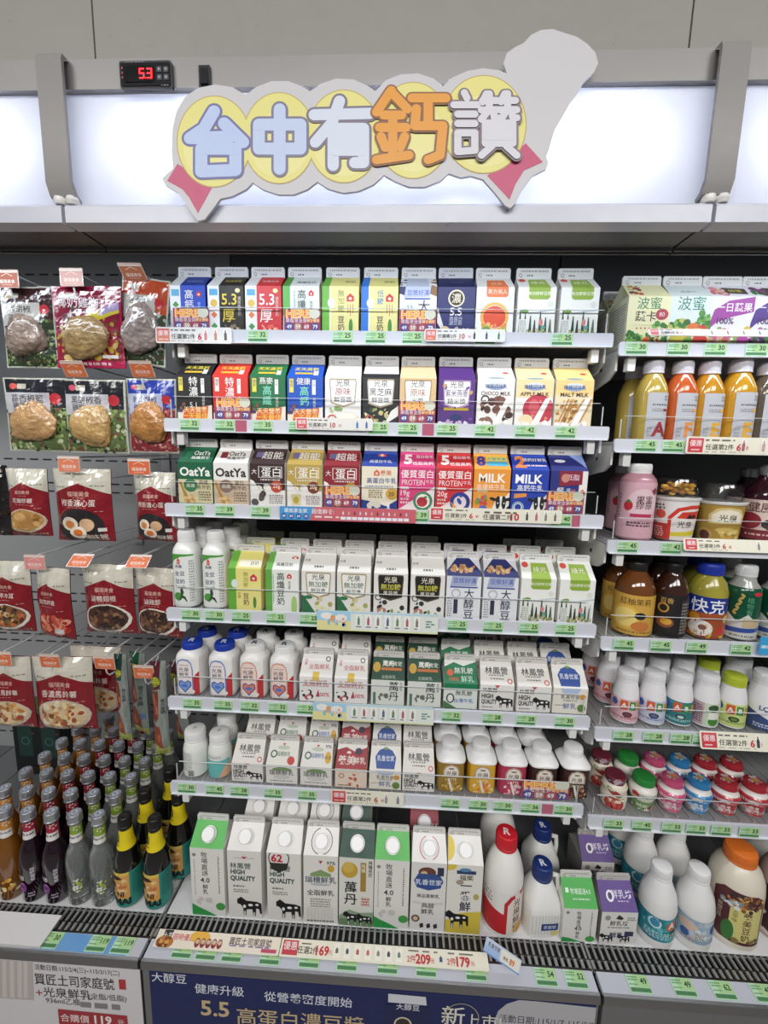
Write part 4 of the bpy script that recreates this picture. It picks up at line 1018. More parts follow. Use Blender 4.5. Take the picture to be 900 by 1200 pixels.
JF = {'juice_gold': ('9c7a2c', 'gold latte bottle with a broad white top', ['d9b45a', 'c09a44', 'e2cfa0', '8a6a2a']), 'juice_mango': ('dda92f', 'yellow latte bottle with a broad white top', ['e8b44a', 'e07a3a', 'f0d070', 'f3e9d0']), 'juice_berry': ('b8385a', 'pink berry milk bottle with a broad white top', ['d8607a', 'eec9cf', 'a02a44', 'f4e8e4']), 'juice_cocoa': ('3d2622', 'brown cocoa milk bottle with a broad white top', ['6a4030', '8a5a40', '2e1c1a', 'c9a890'])}
for kk, (c, lk, pal) in JF.items():
    BOT[kk] = dict(look=lk, prof=[(0, .93, 5), (.03, 1, 5), (.66, 1, 5), (.67, 1.08, 5), (.70, 1.08, 5), (.80, .80, 4), (.835, .64, 2.4), (.85, .60, 2)], body=c, bands=[(.665, 1, 'f2f2f1')], cap=dict(z=(.84, 1), r=.68, c='f3f3f3', smooth=0),
        labels=[dict(z=(.02, .64), base=c, ops=[bl(.1, .0, .95, .36, 24, .09, pal, 3), p([(.16, .54), (.84, .54), (.84, .78), (.74, .93), (.5, 1), (.26, .93), (.16, .78)], 'b9a28c'), p([(.22, .57), (.78, .57), (.78, .77), (.7, .89), (.5, .95), (.3, .89), (.22, .77)], 'efe6da'), t('光泉', .5, .67, .24, '3f2f2f', .03), e(.5, .84, .12, .04, '8a7a6e'), t('LATTE' if kk != 'juice_cocoa' else 'COCOA', .5, .46, .16, 'f0e2c4', .02), p([(.36, .5), (.44, .48), (.6, .04), (.5, .0)], 'f0e9e0')])])
BOT['milk_red'] = dict(prof=[(0, .92), (.02, 1), (.50, 1), (.54, 1.0), (.62, .97), (.74, .80), (.82, .60), (.85, .50), (.86, .46)], body='edebe6', seg=44, cap=dict(z=(.855, 1), r=.56, c='d21f2c', ops=[t('R', .5, .5, .5, 'f0d8d8', .04)]),
    labels=[dict(z=(.05, .5), base='e9e6e1', half=1.45, ops=[p([(0, 0), (1, 0), (1, .3), (.42, .52), (.0, .66)], 'c0272f'), p([(.0, .7), (.3, .62), (.3, .95), (.0, .95)], 'e9e6e1'), d(.04, .66, .28, .92, 3, 'a09a94'), p([(.5, .0), (.5, .76), (.6, .94), (.78, 1), (1, .98), (1, .0)], 'c0272f'), p([(.56, .0), (.56, .72), (.64, .86), (.78, .92), (1, .9), (1, .0)], 'e9dcd0'), tv('光泉鮮乳', .74, .86, .17, '4a3034', .03), e(.86, .1, .16, .12, 'd9a24a'), e(.74, .94, .06, .06, 'f0e2d8')])])
BOT['big_white'] = dict(prof=[(0, .92), (.02, 1), (.50, 1), (.54, 1.0), (.62, .97), (.74, .80), (.82, .60), (.85, .50), (.86, .46)], body='e6e4df', seg=36, cap=dict(z=(.855, 1), r=.56, c='d9d7d3'), labels=[dict(z=(.05, .5), base='e3e0db', ops=[d(.1, .1, .9, .9, 6, 'b5b0aa')])])


def jug_handle(g, H, Rd):
    pts = [(Rd * .62, -.0, H * .80), (Rd * .95, 0, H * .78), (Rd * 1.02, 0, H * .62), (Rd * .98, 0, H * .48), (Rd * .86, 0, H * .42)]
    g.tube(pts, Rd * .13, 'eceae6', 'plastic', 10)


BOT['jug'] = dict(name='milk_jug', prof=[(0, .92, 5), (.03, 1, 5), (.42, 1, 5), (.50, .97, 4), (.62, .80, 3), (.74, .60, 2.4), (.79, .46, 2), (.80, .46, 2)], body='ecebe7', extra={'jug_handle': jug_handle}, cap=dict(z=(.79, 1), r=.56, c='1f3474', ops=[t('R', .5, .5, .5, 'dfe4f0', .04)]),
    labels=[dict(z=(.05, .40), base=None, ops=[*[r(.04 + .1 * q, .1, .09 + .1 * q, 1, 'dcdad6') for q in range(9)], r(.34, .3, .9, .62, '2a3f80'), t('家庭號', .62, .46, .14, 'dfe4f0', .02), e(.8, .16, .14, .1, 'd9cf7a')])])


def abops(c, c2, leaf):
    return [r(0, 0, 1, 1, c), bl(0, 0, 1, 1, 20, .06, [c2, c], 4), e(.16, .78, .1, .12, '3f62a8'), p([(.34, .52), (.56, .56), (.56, .96), (.34, .94)], 'd8603a'), t('A', .45, .75, .2, 'f6f0ea', .04), p([(.6, .56), (.8, .54), (.8, .92), (.6, .94)], '4a8f4a'), t('B', .70, .74, .2, 'f6f0ea', .04), p([(.84, .54), (.98, .56), (.98, .9), (.84, .9)], 'cf9a3a'), e(.56, .34, .14, .09, '2f3a34'), e(.56, .34, .09, .05, leaf), d(.1, .12, .9, .24, 2, leaf)]


ABP = [(0, .92), (.03, 1), (.40, 1), (.48, .98), (.62, .90), (.74, .80), (.81, .74), (.82, .68)]
for kk, lk, c, c2, lf, cc in (('ab_pink', 'white yogurt bottle with a pink label', 'e3b4bd', 'eecdd2', '8a3a4a', 'ebebee'), ('ab_lilac', 'white yogurt bottle with a pale blue label', 'c9cfe2', 'dfe2ec', '5a6aa0', 'ebebee'), ('ab_teal', 'white yogurt bottle with a teal label', '2f7f86', '3f9096', 'bfe0d8', 'ebebee'), ('ab_green', 'white yogurt bottle with a pale green label', 'cfdcc4', 'e4e8dc', '4a7a44', 'ebebee'), ('ab_lime', 'white yogurt bottle with a lime cap and label', 'cfdc8a', 'e0e8b0', '6a8a3a', 'b9c83a')):
    BOT[kk] = dict(look=lk, prof=ABP, body='efeef0', cap=dict(z=(.815, 1), r=.78, c=cc), labels=[dict(z=(.06, .50), base=c, ops=abops(c, c2, lf) if kk != 'ab_green' else [r(0, 0, .45, 1, 'c9a8b4'), r(.5, 0, 1, 1, 'cfdcc4'), e(.72, .8, .16, .12, '3a5a34'), e(.74, .2, .16, .14, '4a8a3a'), d(.05, .1, .42, .9, 8, '6a4a54'), r(.58, .3, .9, .6, 'f0f0e6')])])
BOT['ab_navy'] = dict(look='white yogurt bottle with a navy curved base', prof=ABP, body='efeef0', cap=dict(z=(.815, 1), r=.78, c='e6e6ea'), labels=[dict(z=(.03, .62), base=None, ops=[p([(0, 0), (1, 0), (1, .25), (.6, .35), (.3, .5), (0, .62)], '3a4f86'), t('LCA506', .66, .66, .17, '3a4a8a', .03), d(.5, .56, .84, .6, 1, '6a5a7a'), e(.7, .84, .14, .14, '1f1f28'), r(.7, .2, .95, .44, '6a2f44'), d(.3, .06, .8, .2, 2, 'd0d8ea')])])


def foil_rim(c1, c2):
    def fn(g, H, Rd):
        g.lathe([(H * .80, Rd * .80), (H * .85, Rd * .83), (H * .97, Rd * .74), (H * 1.0, Rd * .60)], 30, c1, 'foil')
        draw(g, [e(.5, .5, .4, .4, c1), el(.5, .5, .34, .34, 16, .12, [c2, c1, 'f0e8e0'], 5), e(.52, .5, .16, .14, 'e8a93a')], Rd * 1.3, Rd * 1.3, lambda a, b, o: (a - Rd * .65, b - Rd * .65, H + o + .0003), 0, 0, 'foil', step=.0001)
    return fn


YP = [(0, .72), (.03, .78), (.30, .84), (.42, .92), (.46, 1.0), (.62, 1.0), (.66, .92), (.70, .80), (.76, .74), (.80, .74)]
for kk, lk, c, c2, low in (('squat_pink', 'squat yogurt pot with a pink sleeve', 'e0608c', 'f0a8bc', 'e9e4e2'), ('squat_blue', 'squat yogurt pot with a blue sleeve', '3f92cf', 'b4d8ee', 'e6e8ea'), ('squat_red', 'squat yogurt pot with a red sleeve', 'c23a44', 'e8a0a0', 'e9e0dc')):
    BOT[kk] = dict(look=lk, name='yogurt_pot', prof=YP, body='efe9e4', extra={'foil_lid': foil_rim(c, c2)}, labels=[dict(z=(.02, .66), base=c, half=1.4, mat='gloss', ops=[r(0, 0, 1, .36, low), bl(0, .3, 1, .5, 26, .06, [c, c2, low], 3), bl(0, .6, 1, 1, 20, .05, [c2, c], 6), r(.1, .06, .34, .26, 'b9b4b0'), d(.12, .07, .32, .25, 5, '5a5654'), t('優格', .66, .16, .2, c, .03), e(.5, .76, .1, .08, 'f0e4e2'), t('原味', .3, .76, .14, 'f4ecec', .02)])])
BOT['squat_green'] = dict(look='squat yogurt pot with a green lid', name='yogurt_pot', prof=YP, body='efeae4', cap=dict(z=(.79, 1), r=.82, c='2f8a3f'), labels=[dict(z=(.02, .66), base='e6e4d8', half=1.4, ops=[r(0, 0, 1, .5, '7a9a64'), bl(0, .02, 1, .5, 30, .06, ['5a8a4a', '8aae70', '4a6a44', 'a83a3a'], 4), e(.3, .8, .1, .1, 'b83a3a'), t('無糖', .5, .3, .2, 'eef0e0', .03), d(.4, .72, .9, .88, 2, '6a7a5a')])])


def film_wrap(g, H, Rd):
    rn = random.Random(4)
    rows = []
    g.lathe([(H * .80, Rd * .74), (H * .86, Rd * .78), (H * .97, Rd * .80), (H * 1.0, Rd * .72)], 22, '8a3a48', 'foil')
    draw(g, [r(0, 0, 1, 1, '7a4a58'), bl(0, 0, 1, 1, 30, .09, ['d8c8d2', '9a3a4a', '6a4a6a', 'c0a8b4'], 7)], Rd * 1.2, H * .18, lambda a, b, o: ((Rd * .805 + o) * math.sin(a / (Rd * .8) - .75), -(Rd * .805 + o) * math.cos(a / (Rd * .8) - .75), H * .81 + b), 12, 0, 'foil')


BOT['squat_fruit'] = dict(look='cream round yogurt pot printed with red fruit', name='yogurt_pot', prof=[(0, .80), (.04, .92), (.36, .98), (.5, .88), (.56, .90), (.66, .94), (.76, .82), (.80, .70)], body='ece2cd', extra={'wrapped_lid': film_wrap}, labels=[dict(z=(.06, .72), base='ebe1cc', half=1.4, ops=[e(.5, .22, .28, .24, 'b8323a'), el(.5, .22, .24, .2, 40, .035, ['d8584a', '8a1f2c', 'c84a4a', 'e07a5a'], 3), e(.5, .78, .2, .09, 'b03a3a', -.4), e(.36, .92, .12, .05, '5a7a44', -.6), e(.66, .66, .12, .04, '6a8a4a', .3), d(.3, .52, .8, .58, 1, '8a6a5a')])])
BOT['ab_big'] = dict(look='large white yogurt bottle with a teal label', prof=[(0, .90), (.03, 1), (.10, 1), (.42, .98), (.48, 1.02), (.52, .98), (.56, .98), (.66, .88), (.80, .60), (.85, .52), (.86, .48)], body='e9e8e6', cap=dict(z=(.855, 1), r=.56, c='ecebea'), labels=[dict(z=(.12, .44), base='2f8f9c', ops=[bl(0, 0, 1, 1, 30, .07, ['2a7f90', '46a4ac', '6ab8bc', '2f6f90'], 3), e(.3, .74, .14, .14, '3f8fb0'), ring(.3, .74, .1, .14, 'cfe2e8'), p([(.56, .52), (.78, .56), (.78, .96), (.56, .92)], 'd8643a'), t('A', .67, .74, .22, 'f6f0ea', .04), p([(.82, .54), (.99, .54), (.99, .92), (.82, .92)], '4a7a4a'), t('B', .9, .74, .2, 'f6f0ea', .04), e(.74, .34, .12, .1, '2f4a30'), d(.1, .1, .9, .4, 5, 'bfe0e4')])])
BOT['ab_big_pale'] = dict(look='large white yogurt bottle with a pale blue label', prof=BOT['ab_big']['prof'], body='e9e8e6', cap=BOT['ab_big']['cap'], labels=[dict(z=(.12, .44), base='a9bfd0', ops=[bl(0, 0, 1, 1, 30, .07, ['9ab4cc', 'c4d2dc', 'dde4e6', 'c9b8b8'], 3), e(.8, .62, .12, .13, '2f4f9a'), p([(.36, .2), (.56, .22), (.56, .5), (.36, .5)], 'e2e2e0'), d(.37, .2, .55, .5, 7, '3a3f46'), e(.2, .66, .2, .12, 'dcc0b0'), d(.1, .04, .9, .18, 2, '6f86a0'), e(.16, .3, .09, .1, '3f62a0')])])
BOT['soy_orange'] = dict(prof=[(0, .92), (.02, 1), (.10, 1), (.60, 1), (.70, .96), (.80, .80), (.86, .58), (.88, .50)], body='e0d8c6', seg=44, cap=dict(z=(.87, 1), r=.60, c='e2762c'), labels=[dict(z=(.08, .66), base=None, half=1.2, ops=[p([(.16, .1), (.3, .0), (.96, .0), (.96, .9), (.8, 1), (.3, 1), (.16, .88)], '5a2a30'), p([(.42, .06), (.92, .06), (.92, .78), (.42, .70)], 'd9cf84'), el(.66, .84, .28, .16, 46, .045, ['c98a3a', '8a5a34', '5a3a34', 'd8b06a', '3a2f3a'], 3), bl(.24, .7, .56, .82, 10, .06, ['b9bcc0', '8a9098', 'dfe2e4'], 4), tv('義美豆奶', .68, .68, .15, '4a2a2a', .03), e(.42, .2, .09, .2, '3f7a3a'), tv('無糖豆漿', .28, .66, .08, 'c9b8a0'), bl(.5, .06, .9, .12, 8, .05, ['5a4a34', '8a7a44'], 6), tv('古早味', .5, .66, .08, '8a6a3a')])])
BOT['cocoa_big'] = dict(prof=[(0, .92), (.02, 1), (.54, 1), (.66, .96), (.78, .76), (.84, .54), (.86, .5)], body='b59a94', seg=40, cap=dict(z=(.855, 1), r=.58, c='e3dfdc'), labels=[dict(z=(.04, .60), base='3a1f22', ops=[bl(.0, .0, 1, .5, 24, .08, ['5a3030', '8a5a50', '2a1618', 'd9c8c0'], 3), e(.6, .72, .2, .2, '6a4a44'), ring(.6, .72, .14, .2, 'c9b4a8'), t('光泉', .6, .72, .18, 'efe2da', .03)])])
# juice bottles with coloured letters
for kk, lk, liq, ltr, lc in (('fruit_a', 'pale yellow juice bottle lettered with a dark red A', 'd0b455', 'A', '9a2f3a'), ('fruit_f', 'orange-red juice bottle lettered with an orange F', 'dd6a34', 'F', 'e0904a'), ('fruit_e', 'amber juice bottle lettered with a yellow E', 'd89a2a', 'E', 'e0a93a'), ('fruit_e2', 'golden juice bottle lettered with a yellow E', 'dfa42c', 'E', 'dca73a'), ('fruit_grey', 'grey-brown juice bottle lettered with a pink E', '6a5f50', 'E', 'd8a890')):
    BOT[kk] = dict(look=lk, prof=[(0, .93, 2.6), (.03, 1, 2.6), (.60, 1, 2.6), (.66, .98, 2.4), (.76, .82, 2), (.83, .62, 2), (.845, .58, 2)], body=liq, mat='juice', cap=dict(z=(.845, 1), r=.68, c='dcdae4'), labels=[dict(z=(.02, .60), base=None, ops=[r(.12, 0, 1, 1, 'b9bac0'), t(ltr, .66, .24, .80, lc, .05), r(.76, .84, .94, .94, '8a8c92'), t('mini', .85, .89, .1, 'dfe0e6'), d(.3, .72, .9, .78, 1, '5f6066'), d(.3, .6, .8, .68, 2, '85868c'), e(.84, .64, .1, .06, lc), d(.2, .08, .36, .3, 3, '9a9ba2')])])
BOT['collagen'] = dict(prof=[(0, .93), (.03, 1), (.74, 1), (.80, .96), (.86, .74), (.88, .62)], body='c995a0', mat='gloss', cap=dict(z=(.875, 1), r=.66, c='f2f2f2'), labels=[dict(z=(.04, .76), base='d6aab4', mat='gloss', ops=[e(.62, .62, .36, .36, 'e2c2c8'), t('果実', .64, .70, .19, '4a3036', .03), t('膠原', .64, .59, .19, '4a3036', .03), e(.3, .58, .1, .12, 'b8303a'), p([(.22, .64), (.3, .70), (.38, .64)], '4a7a3a'), r(.36, .38, .84, .44, 'b8385a'), d(.3, .2, .84, .3, 2, '5a3a40'), d(.02, .3, .12, .8, 8, 'a07a84'), p([(.78, .86), (.9, .92), (.98, .84), (.86, .78)], '8a3a4a')])])


def dome(col, fill):
    def fn(g, H, Rd):
        g.lathe([(H * .655, Rd * 1.02), (H * .68, Rd * 1.06), (H * .70, Rd * 1.06), (H * .705, Rd * .98)], 36, 'dedcd8', 'plastic')
        g.lathe([(H * .705, Rd * .93), (H * .93, Rd * .86), (H * .99, Rd * .80), (H * 1.0, Rd * .74)], 36, 'ffffff', 'dome')
        rn = random.Random(3)
        if fill:
            for i in range(44):
                a, q = rn.uniform(0, 6.28), Rd * .72 * math.sqrt(rn.random())
                z = H * rn.uniform(.74, .92)
                rr = rn.uniform(.004, .0075)
                c = rn.choice(['e0a93a', 'cf9432', 'edc25a', 'b87a2c'])
                g.lathe([(z - rr * .6, rr * .4), (z - rr * .3, rr * .9), (z + rr * .2, rr), (z + rr * .6, rr * .5)], 8, c, 'meat', True, True, q * math.cos(a), q * math.sin(a))
    return fn


CUPP = [(0, .80), (.02, .82), (.64, .98), (.66, 1.0)]
BOT['cup_cereal'] = dict(look='red and white yogurt cup under a clear dome of cereal', name='yogurt_cup', prof=CUPP, body='e9e7e4', extra={'dome_lid': dome('', True)}, labels=[dict(z=(.02, .64), base='e6e2df', half=1.4, ops=[p([(.36, .0), (.36, .6), (.5, .84), (.72, .92), (1, .92), (1, .0)], 'cf3a2c'), p([(.42, .0), (.42, .56), (.54, .76), (.72, .82), (1, .82), (1, .0)], 'e8e0da'), p([(.5, .58), (.58, .74), (1, .78), (1, .56)], 'cf3a2c'), p([(.66, .58), (.72, .70), (.76, .64), (.82, .70), (.9, .58)], '2a1f22'), t('光泉', .66, .42, .14, '3a2f34', .03), p([(.42, .2), (1, .28), (1, .14), (.42, .1)], 'd8c83a'), r(.0, .0, .36, .42, 'c23a34'), d(.04, .06, .3, .34, 5, 'e9c8c0'), e(.22, .66, .1, .09, 'd85a4a'), d(.02, .78, .3, .94, 2, '4a4a4a')])])
BOT['cup_gold'] = dict(look='gold yogurt cup under an empty clear dome', name='yogurt_cup', prof=CUPP, body='b08f3e', extra={'dome_lid': dome('', False)}, labels=[dict(z=(.02, .64), base='b08f3e', half=1.4, ops=[p([(.3, .5), (.9, .5), (.9, .74), (.78, .92), (.6, .96), (.42, .92), (.3, .74)], 'd9c48a'), p([(.35, .54), (.85, .54), (.85, .74), (.74, .86), (.6, .9), (.46, .86), (.35, .74)], 'efe6d0'), t('光泉', .6, .66, .15, '3a2f2a', .03), e(.6, .32, .18, .05, 'd2b662'), bl(.4, .02, 1, .3, 20, .05, ['d9b95a', 'c9a044', 'e6cf8a'], 3), e(.24, .14, .15, .15, '5f3a2a'), ring(.24, .14, .1, .15, 'c9a25a'), d(.02, .5, .2, .9, 5, '7a6028')])])
BOT['berry_dark'] = dict(look='dark berry juice bottle with a pale floral label', prof=[(0, .93), (.03, 1), (.60, 1), (.68, .92), (.80, .52), (.86, .42), (.87, .42)], body='33101c', mat='glass_dark', cap=dict(z=(.865, 1), r=.5, c='a9adaf', mat='metal'), labels=[dict(z=(.06, .56), base='d9c2b8', half=1.4, ops=[r(0, 0, 1, .24, '7a2434'), e(.24, .46, .2, .17, '8a2436'), el(.72, .5, .26, .2, 14, .06, ['2a2a2c', '4a3a3c'], 3), r(.7, .24, .72, .5, '2f3a2f'), t('健康酢', .5, .82, .2, '5a2a34', .03), d(.1, .68, .9, .73, 1, '7a5a58'), d(.2, .08, .8, .16, 1, 'd9b0a8')])])
BOT['tea_amber'] = dict(look='amber lemon tea bottle with a yellow citrus label', prof=[(0, .93), (.03, 1), (.58, 1), (.66, .97), (.76, .80), (.84, .54), (.88, .44), (.89, .44)], body='6f3f16', mat='glass_dark', cap=dict(z=(.885, 1), r=.5, c='1f1d1d'), labels=[dict(z=(.02, .58), base='cfa347', half=1.4, ops=[e(.34, .44, .26, .24, 'e0b64a'), e(.34, .44, .21, .19, 'ecd07a'), e(.62, .24, .17, .1, 'c9783a'), e(.6, .5, .1, .07, '1f1f22'), t('紅柚茉莉', .5, .84, .14, '6a4a24', .02), d(.2, .06, .9, .12, 1, '8a6a34')])])
BOT['tea_dark'] = dict(look='dark brown tea bottle with a black passionfruit label', prof=BOT['tea_amber']['prof'], body='3a1c10', mat='glass_dark', cap=dict(z=(.885, 1), r=.5, c='1a1818'), labels=[dict(z=(.02, .60), base='1d1a1b', half=1.4, ops=[e(.4, .34, .18, .13, '8a4a34'), e(.42, .36, .12, .08, 'd8a23a'), ring(.34, .68, .08, .12, 'b98a3a'), t('百香', .40, .86, .14, 'c9a05a', .02), r(.7, .0, .98, .9, '34302f'), d(.72, .08, .96, .84, 10, '8a8480')])])
BOT['vita_blue'] = dict(look='yellow-green drink bottle with a bright blue cap', prof=[(0, .93), (.03, 1), (.56, 1), (.64, .99), (.76, .84), (.85, .56), (.87, .52)], body='a49a3a', mat='gloss', cap=dict(z=(.86, 1), r=.66, c='2238a4'), labels=[dict(z=(.02, .58), base='a2502a', half=1.4, mat='gloss', ops=[p([(0, .58), (1, .66), (1, 1), (0, 1)], '23358f'), t('快克', .5, .78, .32, 'f1f2f6', .05), bl(.0, .0, 1, .5, 26, .09, ['c98a2a', '8a3a2a', 'd8b04a', 'b8543a'], 4), e(.4, .24, .22, .17, 'ece6de'), e(.44, .26, .07, .06, '8a5a50'), e(.78, .2, .09, .1, 'c9372f')])])
BOT['aloe_green'] = dict(look='dark green plant drink bottle with a wheat picture', prof=[(0, .90), (.03, 1), (.64, 1), (.70, .96), (.78, .66), (.84, .58), (.86, .56)], body='a8aaa4', mat='gloss', cap=dict(z=(.855, 1), r=.62, c='dddedd'), labels=[dict(z=(.03, .72), base='0f4f38', half=1.4, mat='gloss', ops=[r(0, 0, 1, .36, 'd2d2cc'), p([(0, .3), (.2, .5), (.4, .34), (.6, .5), (.8, .34), (1, .46), (1, .3)], 'd2d2cc'), *[e(.34 + .02 * q, .5 + .06 * q, .05, .03, 'c9a85a', .6 if q % 2 else 2.4) for q in range(7)], tv('植物青', .62, .84, .15, '5f9a7a', .02), e(.78, .9, .12, .05, 'c8343a'), p([(.1, .1), (.9, .16), (.9, .24), (.1, .2)], '36509a'), d(.3, .04, .8, .09, 1, '7a7a78'), r(.52, .24, .86, .42, 'cbb892')])])
# deck bottles of the hook cabinet
LB = [(0, .93), (.025, 1), (.46, 1), (.54, .94), (.60, .80), (.66, .60), (.72, .46), (.80, .44), (.88, .42), (.90, .42)]
SILV = dict(z=(.905, 1), r=.58, c='c9ccd2', mat='metal', ops=[e(.5, .5, .36, .36, 'b4b8c0'), ring(.5, .5, .26, .31, '4a5472'), t('R', .5, .5, .3, '4a5472', .03)], smooth=1)
for kk, lk, c, m, nk, w_, ops in (('cider_peach', 'amber peach drink bottle with orange neck label', '7a4a14', 'glass_dark', 'c98a3a', 'PEACHE', [bl(.1, .1, .9, .5, 16, .07, ['e0b45a', 'f0d9a0', 'c98a34'], 3), tv('水果酒', .3, .95, .14, 'f0e6d0', .02)]), ('cider_grape', 'dark purple grape drink bottle with red neck label', '1c0815', 'glass_dark', 'a32a3f', 'GRAPE', [t('冰結', .22, .62, .2, 'e9e4ea', .04), e(.3, .34, .17, .2, '7a3f86'), el(.3, .34, .15, .18, 16, .06, ['94589e', '6a2f74', 'b07ab4'], 3), tv('微醺葡萄', .68, .9, .14, 'dcd6de', .02), d(.5, .05, .7, .2, 2, 'b9a8bc')]), ('cider_lemon', 'clear lemon drink bottle with green neck label', 'dde1dd', 'glass', '8aa83a', 'LEMON', [tv('冰結', .3, .7, .15, '4a4c48', .02), el(.62, .5, .16, .3, 26, .05, ['c9d2b4', 'e6e9e0', 'a8b87a', 'b8c03a'], 3), d(.2, .06, .4, .3, 3, '8a8c88')])):
    BOT[kk] = dict(look=lk, name='glass_bottle', prof=LB, body=c, mat=m, seg=28, cap=SILV, labels=[dict(z=(.70, .88), base=nk, half=1.5, name='neck_label', ops=[bl(0, .6, 1, 1, 14, .06, ['e8dcd4', nk], 3), r(.05, .0, .95, .48, 'e6e2dd'), t(w_, .5, .25, .3, '2f2a30', .04, .8)]), dict(z=(.06, .46), base=None, half=1.2, name='body_print', ops=ops)])
BOT['beer'] = dict(look='black beer bottle with a yellow neck band', name='glass_bottle', prof=[(0, .92), (.025, 1), (.48, 1), (.56, .92), (.64, .72), (.72, .56), (.82, .48), (.88, .44), (.90, .44)], body='0f0d0c', mat='glass_dark', cap=dict(z=(.885, 1), r=.52, c='1b1919', ops=[d(.25, .4, .75, .6, 2, '4a4644')]),
    labels=[dict(z=(.66, .86), base='e6cf1f', half=1.5, name='neck_label', ops=[r(.1, .35, .3, .75, '4a4020'), r(.13, .42, .2, .7, 'e6cf1f'), d(.1, .16, .34, .26, 1, '4a4020')]), dict(z=(.03, .44), base='2f8f84', half=1.5, ops=[p([(0, .2), (.66, .24), (.66, 1), (0, 1)], 'dba257'), p([(0, .9), (.66, .92), (.66, 1), (0, 1)], 'e3c25a'), p([(.04, .72), (.5, .82), (.4, .9), (.04, .88)], '3a2620'), p([(.04, .5), (.3, .56), (.26, .68), (.04, .66)], '3a2620'), el(.5, .6, .14, .22, 14, .06, ['e8b878', 'c97a4a', 'f0cfa0'], 3), t('NI', .42, .38, .2, '1f1a1a', .05), t('NMAI', .36, .17, .26, '16211f', .06), d(.72, .3, .96, .95, 10, '1f6f68')])])

# ------------------------------------------------------------------ standing bottles
def zspan(px, ytop, Y, zb): return at_y(px, ytop, Y + (.014 if ytop > 560 else 0)).z - zb


# fourth milk shelf: soy bottles
z4 = SZM[3] - .0045
H4 = zspan(222, 619, SY[3] + .04, z4)
sp = [at_y(222.5, 712, SY[3] + .04).x, at_y(256, 712, SY[3] + .04).x]
for j in range(4):
    for i in range(2):
        bottle('soy', sp[i] + (.0 if j == 0 else .012), SY[3] + .04 + j * .054, z4, H4, .0255, 'white soy milk bottle with green sleeve, %s %s, fourth milk shelf' % (nth(i), 'in front' if j == 0 else 'in the %s row behind' % nth(j - 1)), 'soy milk bottles on the fourth milk shelf')
z5 = SZM[4] - .0045
H5 = zspan(235, 746, SY[4] + .045, z5)
for i, (kk, px) in enumerate((('milk_blue_cap', 229), ('milk_blue_cap', 266), ('milk_white_cap', 301), ('milk_white_cap', 335))):
    X = at_y(px, 815, SY[4] + .045).x
    for j in range(2):
        bottle(kk, X + (j * .004), SY[4] + .043 + j * .060, z5, H5, .0275, 'square milk bottle with %s cap, %s of the pair, %s, fifth milk shelf' % ('blue' if kk[5] == 'b' else 'white', nth(i % 2), 'in front' if j == 0 else 'second row'), 'square milk bottles on the fifth milk shelf')
z6 = SZM[5] - .0045
H6 = zspan(230, 847, SY[5] + .045, z6)
bottle('yogurt_text', at_y(231, 905, SY[5] + .042).x, SY[5] + .042, z6, H6, .0255, 'small white drink bottle with a stamped cap and barcode', 'small yogurt drink bottles on the sixth milk shelf')
bottle('yogurt_teal', at_y(259, 905, SY[5] + .042).x, SY[5] + .042, z6, H6 * .97, .0245, 'small drink bottle with a teal lower label', 'small yogurt drink bottles on the sixth milk shelf')
bottle('yogurt_teal', at_y(267, 880, SY[5] + .10).x, SY[5] + .10, z6, H6, .0245, 'small white drink bottle standing behind the teal one', 'small yogurt drink bottles on the sixth milk shelf')
H6b = zspan(525, 861, SY[5] + .045, z6)
for i, (kk, px) in enumerate((('juice_gold', 526), ('juice_mango', 561.5), ('juice_berry', 596.5), ('juice_cocoa', 631.5), ('juice_cocoa', 668))):
    X = at_y(px, 918, SY[5] + .046).x
    lk = BOT[kk]['look']
    for j in range(2 if i < 4 else 1):
        bottle(kk, X, SY[5] + .046 + j * .064, z6, H6b, .0285, lk + (', first from the shelf end, front row' if i == 4 else ', standing in the second row' if j else ', in front, second from the end' if i == 3 else ', in the front row'), 'latte and fruit milk bottles on the sixth milk shelf')
# lowest deck
X = at_y(585, 1100, .778).x
bottle('milk_red', X, .7795, DZ + .001, zspan(583, 967, .78, DZ), .0395, 'large white milk bottle with a red cap and red label', 'milk bottles on the lowest deck', -.15)
bottle('big_white', X + .01, .885, DZ + .001, zspan(583, 967, .79, DZ), .0405, 'large white milk bottle behind the red-capped bottle', 'milk bottles on the lowest deck')
bottle('jug', at_y(624, 1097, .785).x + .006, .780, DZ + .001, .142, .036, 'white milk jug with a blue cap and handle, front one', 'milk jugs on the lowest deck', .1)
bottle('jug', at_y(626, 1085, .87).x, .872, DZ + .001, .142, .036, 'white milk jug with a blue cap, behind the front jug', 'milk jugs on the lowest deck', .1)
